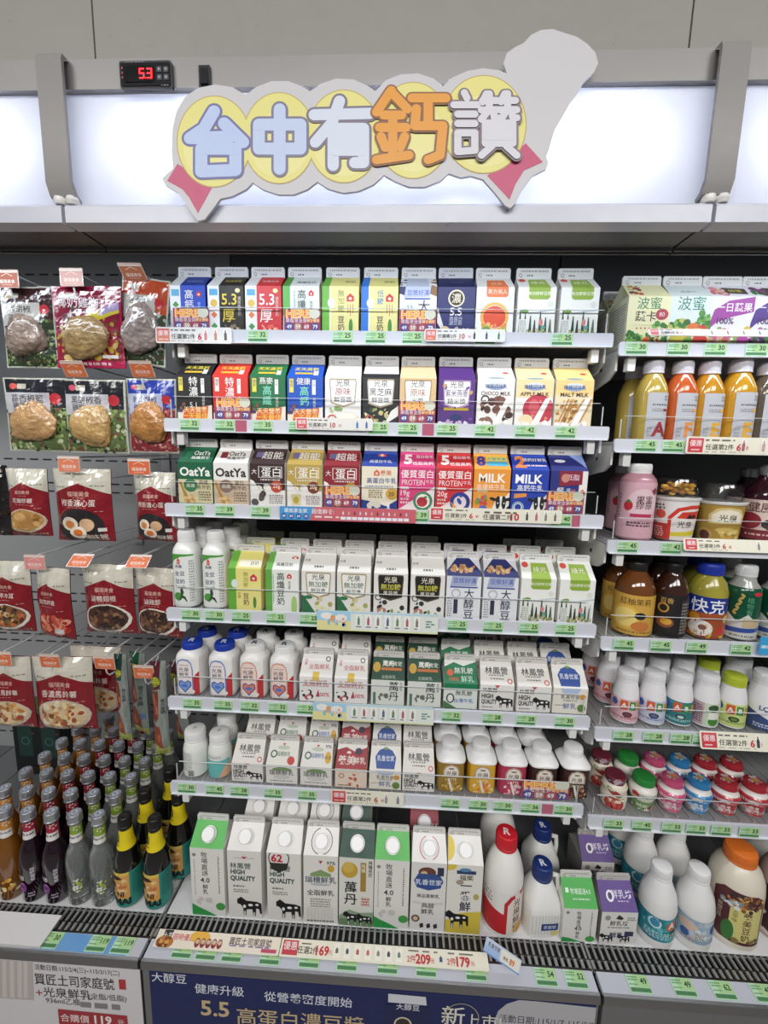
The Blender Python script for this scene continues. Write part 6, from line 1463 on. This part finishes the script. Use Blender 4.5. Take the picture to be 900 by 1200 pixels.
def offer(w, h, big='6', unit='折', icons=(), base='f3edd6', sq='cf3f4e', red='c8323f'):
    a = w / h
    q = .86 / a
    m = .36 / a
    x1 = q + .03
    o = [r(.015, .09, .015 + q, .91, sq), r(.03, .42, q, .86, 'd9636c'), t('優惠', .015 + q / 2, .62, q * .42, 'f8eae6', .03), d(.04, .18, q - .005, .30, 1, 'f0d0cc'), d(x1, .74, x1 + 4.6 * m, .88, 1, '6a5f58'), t('任選第2件', x1 + 2.3 * m, .42, m, '3f3836', .02), t(big, x1 + 4.9 * m + m * .45 * len(big), .42, m * 1.5, red, .03), t(unit, x1 + 5.7 * m + m * .9 * len(big), .38, m * .7, red, .02), d(x1, .1, x1 + 6 * m, .18, 1, 'b5ac9c')]
    for u, c in icons:
        o += [r(u - .14 / a, .12, u + .14 / a, .88, 'f6f3ea')] + [p([(u - k * .09 / a, v) if 0 else (u + k * .09 / a, v) for k, v in ((-1, .2), (1, .2), (1, .6), (.4, .7), (.4, .82), (-.4, .82), (-.4, .7), (-1, .6))], c)]
    return o


def promo(px, py, wpx, hpx, Y, label, ops_fn, base='f3efdc', rx=0.0, ry=0.0, name='promotion_card', rad=.004):
    P = at_y(px, py, Y)
    s = scale_at(P)
    w, h = wpx / s, hpx / s
    T = thing(name, label, 'promotion card', (P.x, Y, P.z), (rx, ry, 0), group='promotion cards on the shelf rails')
    g = G()
    g.prism(rrect(-w / 2, -h / 2, w / 2, h / 2, min(rad, h * .3)), -.0006, .0006, base, 'gloss')
    draw(g, ops_fn(w, h), w, h, flat((-w / 2, -.0006, -h / 2), (1, 0, 0), (0, 0, 1)), step=.00003)
    obj('card', g, T)
    g = G()
    g.box(-.010, .0008, -h / 2 + .002, .010, .0020, h / 2 - .002, 'c9cbd0', 'plastic')
    obj('card_clip', g, T)
    return T


def icons_row(n, u0, u1, cols):
    return [(u0 + (u1 - u0) * i / max(n - 1, 1), cols[i % len(cols)]) for i in range(n)]


IC = ['6a8a6a', 'b8606a', '8a7a6a', '5a6a8a']
promo(227, 393, 91, 18, SY[0] - .008, 'white offer card clipped at the start of the top milk rail', lambda w, h: offer(w, h, '6', '折', icons_row(3, .66, .92, ['d9808a', 'c98a7a', '5a5a5a']), sq='d8836a'), 'f1f0ee')
promo(544.5, 393, 94, 14, SY[0] - .008, 'white offer card in the middle of the top milk rail', lambda w, h: offer(w, h, '10', '元', icons_row(3, .62, .92, ['4a4a50', '3f5a80', '4a8a6a']), sq='e0755c'), 'f1f0ee')
promo(391.5, 497, 91, 14, SY[1] - .008, 'white offer card on the second milk rail', lambda w, h: offer(w, h, '10', '元', icons_row(2, .80, .92, ['4a7ac0', '4a6ab0']), sq='d8636a'), 'f0eee8')
promo(407, 603, 160, 16, SY[2] - .008, 'blue and red discount strip on the third milk rail', lambda w, h: [r(0, 0, 1, 1, 'cf6470'), p([(0, 0), (.22, 0), (.26, 1), (0, 1)], '4a9ad0'), t('單瓶享全家', .12, .70, .035, 'f3f0f4', .03), *[x for q in range(4) for x in (e(.03 + .055 * q, .28, .02, .022, '3f5fa8'), t(('49', '59', '69', '79')[q], .03 + .055 * q, .28, .024, 'f3f0f4', .03))], t('超值鮮食:', .32, .68, .04, 'f6eaea', .03), d(.26, .16, .44, .4, 1, 'f0d8d8'), *[x for q in range(12) for x in bottle_icon(.47 + .042 * q, .62, .006, ('e8e0d8', 'd8b0a0', '7a3a3a', 'c8d0e0')[q % 4])], *[r(.452 + .042 * q, .12, .488 + .042 * q, .34, 'eef0f6') for q in range(12)]], 'e6b0b4', name='discount_strip')
promo(580, 604, 154, 16, SY[2] - .009, 'long cream offer card on the third milk rail', lambda w, h: offer(w, h, '6', '折', icons_row(4, .74, .95, ['4a5a50', 'c06a7a', '8a8a84', '7a7a6a'])) + [d(.42, .6, .66, .84, 1, '6a5f58'), t('10', .65, .42, .075, 'c8323f', .03), t('任選第二件', .52, .38, .045, '3f3836', .02)], 'f3efdc')
SUN = lambda n: [r(0, .5, .28, 1, 'a9d4ec'), r(0, 0, .28, .5, 'e9e0a0'), e(.2, .66, .05, .03, 'f3f1ea'), e(.08, .74, .05, .03, 'f3f1ea'), el(.15, .44, .1, .04, 18, .018, ['e8a070', 'd8c0d0', '8ac0d8', 'f0e8e0', 'c86a5a'], 4), r(0, 0, 1, .06, 'dfe3a8'), r(.28, .9, 1, 1, 'bcdcea'), *[x for q in range(n) for x in [r(.32 + .08 * q, .14, .375 + .08 * q, .86, 'f2f3f0')] + bottle_icon(.347 + .08 * q, .55, .010, IC[q % 4]) + [d(.325 + .08 * q, .17, .37 + .08 * q, .30, 1, '8a8f94')]], d(.9, .3, .97, .7, 3, '7a9a9a')]
promo(442, 729, 142, 24, SY[3] - .008, 'sunny seaside offer card on the fourth milk rail', lambda w, h: SUN(7), 'e9efe6')
promo(437, 836, 142, 22, SY[4] - .008, 'sunny seaside offer card on the fifth milk rail', lambda w, h: SUN(7), 'e9efe6')
promo(430.5, 935, 85, 18, SY[5] - .008, 'cream offer card on the sixth milk rail', lambda w, h: offer(w, h, '6', '折', icons_row(2, .76, .92, ['9aa0a0', '8a9098'])), 'f3efdc')
promo(842, 390, 160, 10, SY[0] - .008, 'white offer card tilted back on the top juice rail', lambda w, h: offer(w, h, '6', '折', icons_row(5, .45, .9, IC), sq='dd6a6a'), 'f3f0ea', -.5)
promo(880, 523, 148, 20, SY[1] - .008, 'long cream offer card on the second juice rail', lambda w, h: offer(w, h, '6', '折', icons_row(4, .44, .9, ['a86a6a', 'c8a0a0', 'd0a060', '8a8a8a'])), 'f3efdc')
promo(874, 640, 142, 15, SY[2] - .008, 'long cream offer card on the third juice rail', lambda w, h: offer(w, h, '6', '折', icons_row(3, .6, .9, ['8a8a84', 'b88a50', 'a8505a'])), 'f3efdc', -.3)
promo(888, 870, 132, 20, SY[4] - .008, 'long cream offer card on the fifth juice rail', lambda w, h: offer(w, h, '6', '折', icons_row(4, .5, .9, ['4a4a50', 'b85a6a', '8a8a8a', 'c07a80'])), 'f3efdc', -.3)
promo(902, 757, 24, 22, SY[3] - .008, 'small bright blue card on the fourth juice rail', lambda w, h: [r(0, 0, 1, 1, '3fa4dc'), d(.1, .3, .8, .6, 1, 'dff0fa')], '3fa4dc')


# HERE tabs: clear tabs standing in the rail in front of a carton
def here_tab(px, k, label, wpx=43, zc=.0):
    yf, z = SY[k], SZM[k]
    P = at_y(px, 0, yf)
    py = 600 - FPX * (Vector((P.x, yf, z)) - CO).dot(UP) / (Vector((P.x, yf, z)) - CO).dot(FW)
    P = at_y(px, py, yf)
    w = wpx / scale_at(P)
    h0, h1 = -.024, .040
    T = thing('discount_tab', label, 'discount tab', (P.x, yf + .0094, z), group='HERE discount tabs')
    g = G()
    hh = .042
    g.prism(rrect(-w / 2, .001, w / 2, hh, .003), -.0006, .0006, '8a2f52', 'gloss')
    draw(g, [r(0, 0, 1, 1, '9c3a55'), p([(.0, .62), (.78, .66), (.84, .98), (.04, .92)], 'd6512c'), t('HERE', .39, .79, .30, 'ffe9d0', .075, .68), t('HERE', .39, .79, .28, 'f7b02e', .03, .64), e(.84, .8, .15, .14, 'd9dcc8'), t('單瓶享全家', .34, .48, .12, 'e8dce4', .03, .6), r(.62, .4, .98, .56, 'd0702f'), t('鮮食優惠', .8, .48, .09, 'f3dcb4', .03, .34)] + [x for q, (s, c) in enumerate((('49', '3a4a94'), ('59', 'b08a74'), ('69', 'a8505a'), ('79', '4a4a8a'))) for x in (e(.14 + .24 * q, .2, .105, .105, c), t(s, .14 + .24 * q, .2, .14, 'f0ecf0', .03))], w, hh - .001, flat((-w / 2, -.0006, .001), (1, 0, 0), (0, 0, 1)), step=.00003)
    obj('tab_card', g, T)
    return T


here_tab(222, 0, 'HERE discount tab in front of the blue calcium carton')
here_tab(353, 0, 'HERE discount tab in front of the white fibre carton')
here_tab(489, 0, 'HERE discount tab in front of the navy brush-lettered carton')
here_tab(271, 1, 'HERE discount tab in front of the red soy carton')
here_tab(488.5, 1, 'HERE discount tab in front of the tan rice milk carton')
here_tab(400, 2, 'HERE discount tab in front of the dark red protein carton')
here_tab(663, 2, 'HERE discount tab in front of the navy calcium carton')
here_tab(640, 5, 'HERE discount tab in front of the brown cocoa milk bottles', 56)
for px, k, lb in ((549, 1, 'pink rail insert on the second milk rail below the purple carton'), (283, 1, 'pink rail insert on the second milk rail below the red carton'), (672, 2, 'pink rail insert at the end of the third milk rail'), (641, 5, 'pink rail insert on the sixth milk rail')):
    P = at_y(px, (0, 507, 612, 946)[(0, 1, 2, 5).index(k)] if px != 283 else 497, SY[k])
    T = thing('rail_insert', lb, 'price tag', (P.x if px != 549 else at_y(501.5, 505, SY[k]).x, SY[k] - .0026, SZM[k] - .0125), group='pink rail inserts')
    g = G(); g.prism([(-.011, -.011), (.011, -.011), (.011, .011), (-.011, .011)], -.0004, .0004, 'b8647a', 'gloss'); obj('insert_strip', g, T)


# banners lying on the ledge in front of the grille
def ledge_card(pxa, pya, pxb, pyb, hgt, label, ops, base, Yc=.676, lift=.0035, name='promotion_strip'):
    a, b = at_y(pxa, pya, Yc), at_y(pxb, pyb, Yc)
    zc = DZ + .006 - (.692 - Yc) * .08 + lift
    w = b.x - a.x
    T = thing(name, label, 'promotion card', ((a.x + b.x) / 2, Yc, zc), (SLP + .10, 0, 0))
    g = G()
    g.prism(rrect(-w / 2, -hgt / 2, w / 2, hgt / 2, .002), -.0005, .0005, base, 'gloss')
    draw(g, ops, w, hgt, flat((-w / 2, -.0005, -hgt / 2), (1, 0, 0), (0, 0, 1)), step=.00003)
    obj('card', g, T)


ledge_card(183, 1096, 328, 1108, .028, 'food photo promotion strip on the ledge below the first milk cartons', [r(0, 0, 1, 1, 'efe3d2'), r(.05, .3, .12, .98, '2a2a2c'), t('土司', .085, .66, .045, 'f0ece4', .03), e(.08, .3, .07, .04, 'b8783a'), el(.08, .3, .06, .03, 14, .014, ['5a3420', 'd8a450', '8a4a2a'], 3), t('限時優惠', .22, .62, .045, 'c8323f', .03), e(.35, .7, .08, .04, 'e8b44a'), *[e(.34 + .045 * q, .38, .021, .03, '8a3a34') for q in range(5)], *[e(.34 + .045 * q, .44, .016, .014, 'd8b8a0') for q in range(5)], t('買匠土司家庭號', .76, .62, .05, '4a3038', .03, .34), d(.6, .3, .92, .42, 1, '7a6aa0'), r(.86, .1, .98, .3, 'c0506a')], 'efe3d2', .6885, .0075)
ledge_card(329, 1109, 572, 1130, .028, 'long cream promotion strip with carton offers on the ledge', [r(.01, .1, .085, .9, 'c8434e'), t('優惠', .047, .6, .034, 'f8eae6', .03), d(.1, .7, .16, .82, 1, '6a5f58'), t('任選2件', .135, .42, .030, '3f3836', .03), t('169', .205, .44, .048, 'c8323f', .04), t('元', .245, .38, .02, 'c8323f'), *[x for q in range(7) for x in [r(.275 + .05 * q - .016, .12, .275 + .05 * q + .016, .9, 'f3efe2')] + bottle_icon(.275 + .05 * q, .52, .007, ['6a6f6a', '4a5a6a', 'b85a60', 'c86a60', '8a8a86', '4a4a4c', '6a8a7a'][q])], d(.62, .72, .76, .86, 1, '7a6f68'), t('2件', .635, .36, .03, 'c8323f', .02), t('209', .69, .38, .048, 'c8323f', .04), t('元', .735, .32, .02, 'c8323f'), *bottle_icon(.775, .45, .007, '4a5a8a'), d(.81, .72, .95, .86, 1, '7a6f68'), t('2件', .825, .36, .03, 'c8323f', .02), t('179', .88, .38, .048, 'c8323f', .04), t('元', .925, .32, .02, 'c8323f')], 'f1ecd9', .6885, .0075)
P = at_y(589, 1121, .672)
T = thing('wobbler_card', 'pale blue offer card lying crooked over the grille below the red-capped bottle', 'promotion card', (P.x, .672, P.z + .002), (-.75, .62, 0))
g = G()
g.prism(rrect(-.042, -.011, .042, .011, .002), -.0005, .0005, 'c9d6ea', 'gloss')
draw(g, [r(0, 0, .42, .5, 'a8c0e4'), t('乳香世家', .24, .66, .085, '2a2f4a', .03), d(.5, .6, .92, .8, 1, '6a6f80'), r(.44, .1, .97, .9, 'e9e6da'), t('優惠', .58, .42, .07, '5a4a44', .02), t('89', .76, .44, .14, 'd8742a', .04), r(0, 0, 1, .09, '6f9ad8')], .084, .022, flat((-.042, -.0005, -.011), (1, 0, 0), (0, 0, 1)), step=.00003)
obj('card', g, T)
a, b = at_y(-8, 1075, .70), at_y(49, 1080, .70)
T = thing('ledge_cover', 'white plastic cover plate lying over the grille at the frame edge', 'cover plate', ((a.x + b.x) / 2, .695, DZ + .0105), (.05, 0, 0))
g = G(); w_ = (b.x - a.x) + .06
g.box(-w_ / 2, -.034, 0, w_ / 2, .020, .003, 'e6e4e2', 'plastic'); g.box(-w_ / 2, -.034, -.003, w_ / 2, -.031, .0, 'dedcda', 'plastic'); obj('plate', g, T)
a, b = at_y(40, 1096, .672), at_y(150, 1106, .672)
T = thing('blue_liner', 'sky blue liner strip in the ledge channel below the glass bottles', 'liner strip', ((a.x + b.x) / 2, .676, DZ + .006 - (.692 - .676) * .08 + .0004), (SLP, 0, 0))
g = G(); g.prism([(-(b.x - a.x) / 2, -.0145), ((b.x - a.x) / 2, -.0145), ((b.x - a.x) / 2, .0145), (-(b.x - a.x) / 2, .0145)], -.0002, .0002, '6ea6dc', 'gloss'); obj('liner', g, T)

# ------------------------------------------------------------------ posters on the front panels
def poster(name, label, x0px, x1px, ytop, Yp, z0, base, ops_fn, yref=None):
    a, b = at_y(x0px, ytop[0], Yp), at_y(x1px, ytop[1], Yp)
    z1 = min(a.z, b.z, DZ - .0185)
    w, h = b.x - a.x, z1 - z0
    T = thing(name, label, 'poster', ((a.x + b.x) / 2, Yp, z0))
    g = G()
    g.box(-w / 2, 0, 0, w / 2, .0012, h, base, 'paper')
    F_ = lambda px, py: ((at_y(px, py, Yp).x - a.x) / w, (at_y(px, py, Yp).z - z0) / h)
    draw(g, ops_fn(F_, w, h), w, h, flat((-w / 2, 0, 0), (1, 0, 0), (0, 0, 1)), step=.00003)
    obj('sheet', g, T)


def navy(F_, w, h):
    S_ = lambda px: px / 640 / w                              # text height in picture pixels -> fraction of the width
    T_ = lambda s, px, py, hp, c, b_=.02, mw=0: t(s, *F_(px, py), S_(hp) * 1.08, c, b_, mw)
    cu, cv = F_(640, 1203)
    c0 = F_(610, 1175)
    o = [T_('大醇豆', 198, 1146, 14, 'e9ebf2', .02), T_('健康升級', 257, 1160, 14.5, 'dfe3ee', .03), T_('從營養密度開始', 361, 1171, 14.5, 'dfe3ee', .03),
         T_('5.5', 252, 1182, 29, 'cdb78c', .03), T_('高蛋白濃豆漿', 352, 1196, 25, 'cdb78c', .03),
         p([F_(579, 1196), F_(584, 1184), F_(594, 1176), F_(610, 1171), F_(702, 1181), F_(702, 1300), F_(579, 1300)], 'b9b8bb'),
         T_('活動日期:115/1/7-115/2/3', 640, 1197, 11.5, '33344a', .015, 112 / 640 / w),
         p([F_(455, 1164), F_(499, 1168), F_(500, 1178), F_(455, 1174)], 'd9dae0'), p([F_(452, 1176), F_(503, 1180), F_(512, 1300), F_(446, 1300)], '1d2250'), T_('大醇豆', 478, 1180, 9, 'e2e3ea', .03), e(*F_(472, 1200), S_(11), S_(11), 'd9cfb4'), e(*F_(472, 1200), S_(9), S_(9), '3a3026'),
         T_('新', 531, 1190, 28, 'e3dfd2', .03), T_('上市!', 566, 1196, 19, 'e3dfd2', .02), ring(*F_(541, 1192), S_(20), S_(21), 'b0a88a')]
    return o


poster('promotion_poster', 'navy poster with gold and white characters below the milk cartons', 174, 699, (1131, 1178), .6555, .12, '1d2659', navy)


def whitep(F_, w, h):
    S_ = lambda px: px / 640 / w
    T_ = lambda s, px, py, hp, c, b_=.02, mw=0: t(s, *F_(px, py), S_(hp) * 1.08, c, b_, mw)
    o = [p([F_(-60, 1000), F_(33, 1000), F_(40, 1172), F_(-60, 1166)], 'c0b6b2')] + [p([F_(x, 1000), F_(x + 4, 1000), F_(x + 6, 1170), F_(x + 1, 1168)], 'd4cbc6') for x in (2, 11, 20, 27)] + \
        [T_('活動日期:115/2/4(三)~115/3/17(二)', 90, 1137, 8.5, '55504f', .015, 110 / 640 / w), T_('買匠土司家庭號', 87, 1150, 17, '3f3a3b', .03, 104 / 640 / w), r(*F_(140, 1159), *F_(147, 1148), 'b8383c'),
         T_('+', 46, 1163, 16, 'a83038', .0), T_('光泉鮮乳', 79, 1164, 15, '4a4546', .02), T_('(全脂/低脂)', 126, 1169, 9.5, '5a5556', .01), T_('936ml乙瓶', 74, 1173, 9.5, '5a5556', .02), d(*(F_(95, 1182)[0], F_(95, 1182)[1], F_(141, 1182)[0], F_(141, 1175)[1]), 1, '8a8586'),
         p([F_(68, 1182), F_(149, 1190), F_(151, 1209), F_(70, 1202)], 'a8343c'), T_('合購價', 88, 1193, 12, 'f3e6e2', .02), T_('119', 121, 1195, 16, 'f6eeea', .04), T_('元', 142, 1198, 9, 'f3e6e2', .02)]
    return o


poster('promotion_poster', 'white poster with dark characters and a red price button below the bottles', -60, 163, (1100, 1128), .6555, .12, 'dcd9da', whitep)

# ------------------------------------------------------------------ temperature display, switch, shaped sign
a, b = at_y(141, 74, .6235), at_y(203.5, 106, .6235)
w_, h_ = b.x - a.x, a.z - b.z
zc = (a.z + b.z) / 2
T = thing('temperature_controller', 'black temperature controller with red digits on the canopy beam', 'temperature display', ((a.x + b.x) / 2, .6255, zc))
g = G(); g.prism(rrect(-w_ / 2, -h_ / 2, w_ / 2, h_ / 2, .003), -.005, 0, '2c2c30', 'plastic'); g.prism(rrect(-w_ / 2 + .002, -h_ / 2 + .003, w_ / 2 - .002, h_ / 2 - .003, .002), -.006, -.005, '1a1a1d', 'gloss')
draw(g, [d(.12, .9, .5, .95, 1, '77777a'), d(.8, .06, .95, .12, 1, '88888a'), d(.05, .3, .08, .8, 3, '8a3a3a')], w_, h_, flat((-w_ / 2, -.0062, -h_ / 2), (1, 0, 0), (0, 0, 1)))
bz = obj('bezel', g, T)
g = G(); g.prism(rrect(-w_ * .40, -h_ * .28, w_ * .17, h_ * .30, .001), -.0068, -.0062, '0c0c0e', 'gloss')
SEG = {'5': 'afgcd', '3': 'abgcd'}


def seg7(g, ch, x, z, w, h, q):
    L = {'a': ((0, 1), (1, 1)), 'f': ((0, .5), (0, 1)), 'b': ((1, .5), (1, 1)), 'g': ((0, .5), (1, .5)), 'c': ((1, 0), (1, .5)), 'd': ((0, 0), (1, 0)), 'e': ((0, 0), (0, .5))}
    for s in SEG[ch]:
        (x0, z0), (x1, z1) = L[s]
        X0, X1, Z0, Z1 = x + x0 * w - q, x + x1 * w + q, z + z0 * h - q, z + z1 * h + q
        g.box(X0, -.0072, Z0, X1, -.0069, Z1, 'ff1a22', 'glow')


seg7(g, '5', -w_ * .10, -h_ * .15, .0055, .0105, .0006)
seg7(g, '3', w_ * .05, -h_ * .15, .0055, .0105, .0006)
g.box(w_ * .005, -.0072, -h_ * .17, w_ * .018, -.0069, -h_ * .13, 'ff1a22', 'glow')
obj('display', g, T)
for i in range(2):
    for j in range(2):
        g = G(); g.prism(rrect(-.0032, -.0032, .0032, .0032, .001), -.0066, -.006, '4a4a50', 'plastic')
        draw(g, [e(.5, .5, .2, .2, 'a9a9b0')], .0064, .0064, flat((-.0032, -.0066, -.0032), (1, 0, 0), (0, 0, 1)))
        obj('button', g, bz, (w_ * (.27 + .13 * i), 0, h_ * (.16 - .28 * j)))
a, b = at_y(234, 80, .6235), at_y(246, 101, .6235)
T = thing('rocker_switch', 'small black rocker switch beside the temperature display', 'switch', ((a.x + b.x) / 2, .6255, (a.z + b.z) / 2))
g = G(); g.prism(rrect(-.0078, -.0135, .0078, .0135, .0015), -.003, 0, '1b1b1d', 'plastic'); sf = obj('switch_frame', g, T)
g = G(); g.prism_x([(-.003, -.010), (-.0065, -.010), (-.004, 0), (-.0035, .010), (-.003, .010)], -.005, .005, '2a2a2d', 'gloss'); obj('rocker', g, sf)

YS = .6085
def SP(x, y):
    q = at_y(x, y, YS)
    return (q.x, q.z)


OUT = [(190, 209), (203, 197), (201, 178), (202, 150), (207, 130), (217, 113), (232, 103), (252, 99), (272, 102), (288, 111), (300, 102), (318, 95), (338, 95), (356, 102), (363, 107), (376, 98), (394, 92), (414, 93), (432, 101), (440, 107), (452, 94), (470, 87), (490, 86), (508, 92), (519, 101), (530, 91), (548, 83), (566, 80), (584, 82), (594, 86), (590, 74), (594, 62), (604, 55), (614, 50), (622, 41), (634, 35), (648, 34), (660, 38), (676, 43), (688, 51), (698, 62), (701, 74), (696, 85), (685, 95), (677, 108), (668, 120), (660, 135), (651, 150), (647, 162), (643, 176), (640, 184), (643, 190), (640, 198), (624, 206), (612, 222), (604, 238), (598, 244), (592, 241), (580, 226), (566, 210), (552, 206), (540, 208), (526, 203), (516, 212), (498, 219), (480, 219), (464, 213), (450, 205), (438, 216), (420, 224), (402, 226), (384, 221), (372, 213), (360, 222), (344, 228), (326, 228), (308, 222), (296, 214), (288, 222), (272, 230), (258, 233), (250, 244), (240, 257), (232, 259), (226, 252), (216, 236), (208, 226), (194, 217)]
cx_, cz_ = SP(415, 160)
T = thing('shaped_sign', 'cut-out sign with scalloped yellow circles and large blue and orange characters', 'sign', (cx_, YS, cz_))
g = G()
pts = [(x - cx_, z - cz_) for x, z in (SP(*q) for q in OUT)]
# fine outline
area2 = sum(pts[i][0] * pts[(i + 1) % len(pts)][1] - pts[(i + 1) % len(pts)][0] * pts[i][1] for i in range(len(pts)))
if area2 < 0:
    pts.reverse()
g.prism(pts, 0, .004, 'c9c7cb', 'card')
lay = [0]


def sdraw(poly, c):
    lay[0] += 1
    k = .00025 + lay[0] * .000012
    q = [(x - cx_, z - cz_) for x, z in (SP(*v) for v in poly)]
    g.add([(x, -k, z) for x, z in q], [list(range(len(q) - 1, -1, -1))] if sum(q[i][0] * q[(i + 1) % len(q)][1] - q[(i + 1) % len(q)][0] * q[i][1] for i in range(len(q))) < 0 else [list(range(len(q)))], c, 'card')


for q_, c in (([(196, 212), (208, 192), (249, 219), (232, 250), (222, 232), (214, 222)], 'c24a72'), ([(571, 206), (616, 168), (636, 190), (614, 200), (604, 216), (597, 234)], 'c24a72')):
    sdraw(q_, c)
CIR = [(249, 167, 43.5, 57), (327, 163, 43, 55), (403, 160, 43, 56), (483, 154, 44, 58), (560, 146, 57, 59)]
CIR = [(251, 166, 44, 54), (327, 162, 43, 54), (403, 160, 44, 55), (484, 153, 45, 57), (567, 146, 50, 58)]
for x, y, a_, b_ in CIR:
    sdraw(ell(x, y, a_, b_, 0, 40), 'b9a25a')
for x, y, a_, b_ in CIR:
    sdraw(ell(x, y, a_ - 1.2, b_ - 1.2, 0, 40), 'e3dc86')
for x, y, a_, b_ in CIR:
    sdraw(ell(x, y + 8, a_ - 8, b_ - 16, 0, 32), 'e8e298')
STR = {  # character strokes drawn with a round pen on a 100 x 100 square, y down
    '台': [[(46, 4), (30, 30), (8, 44), (72, 42)], [(62, 22), (92, 50)], [(26, 60), (26, 94), (80, 92), (80, 60), (26, 60)]],
    '中': [[(12, 28), (12, 66), (88, 66), (88, 28), (12, 28)], [(50, 4), (50, 98)]],
    '有': [[(6, 22), (94, 20)], [(46, 2), (34, 34), (8, 62)], [(36, 42), (36, 96)], [(36, 42), (84, 42), (84, 92), (70, 92)], [(40, 58), (80, 58)], [(40, 74), (80, 74)]],
    '鈣': [[(24, 2), (4, 30)], [(24, 4), (46, 26)], [(14, 34), (38, 34)], [(8, 50), (44, 50)], [(26, 34), (26, 88)], [(10, 62), (16, 76)], [(42, 62), (36, 76)], [(4, 92), (48, 86)], [(52, 12), (98, 12)], [(74, 12), (74, 44)], [(58, 26), (56, 48), (94, 48), (90, 86), (74, 92)]],
    '讚': [[(18, 2), (22, 10)], [(2, 20), (38, 20)], [(8, 34), (34, 34)], [(8, 48), (34, 48)], [(8, 62), (8, 90), (34, 88), (34, 62), (8, 62)], [(52, 4), (46, 16)], [(46, 14), (68, 14)], [(56, 4), (56, 28)], [(44, 28), (70, 28)], [(54, 30), (44, 42)], [(62, 30), (64, 40), (70, 40)], [(80, 4), (74, 16)], [(74, 14), (96, 14)], [(84, 4), (84, 28)], [(72, 28), (98, 28)], [(82, 30), (74, 42)], [(90, 30), (92, 40), (98, 40)], [(50, 48), (50, 78), (92, 78), (92, 48), (50, 48)], [(52, 58), (90, 58)], [(52, 68), (90, 68)], [(60, 82), (44, 96)], [(82, 82), (98, 96)]]}
CH = [('台', 217, 128, 74, 78, 7.2, 'b9c9ec', '6f6ea0'), ('中', 296, 126, 64, 74, 7.0, 'c0ceec', '7a7690'), ('有', 364, 118, 74, 80, 6.6, 'd2daea', '7a7082'), ('鈣', 438, 106, 86, 90, 5.4, 'e39a34', '8a5a3a'), ('讚', 530, 110, 76, 78, 4.2, 'd6d4dc', '7f7078')]
for ch, x, y, w2, h2, rad, c, oc in CH:
    L = [[(x + a_ * w2 / 100, y + b_ * h2 / 100) for a_, b_ in s] for s in STR[ch]]
    for rr, col in ((rad + (2.2 if ch == '鈣' else 2.8), oc), (rad, c)):
        if ch == '讚' and rr > rad:
            rr = rad + 2.6
        for s in L:
            for a_, b_ in zip(s, s[1:]):
                dx, dy = b_[0] - a_[0], b_[1] - a_[1]
                n_ = math.hypot(dx, dy) or 1
                nx, ny = -dy / n_ * rr, dx / n_ * rr
                sdraw([(a_[0] + nx, a_[1] + ny), (a_[0] - nx, a_[1] - ny), (b_[0] - nx, b_[1] - ny), (b_[0] + nx, b_[1] + ny)], col)
            for a_ in s:
                sdraw(ell(a_[0], a_[1], rr, rr, 0, 16), col)
obj('sign_board', g, T)
for q_ in ((300, 120), (540, 100)):
    x, z = SP(*q_)
    g = G(); g.box(-.015, .004, -.010, .015, .0075, .010, 'e6e6e6', 'plastic')
    obj('mounting_pad', g, T, (x - cx_, 0, z - cz_))

# ------------------------------------------------------------------ link everything
bpy.data.objects.remove(_fo)
for o in ALL:
    S.collection.objects.link(o)
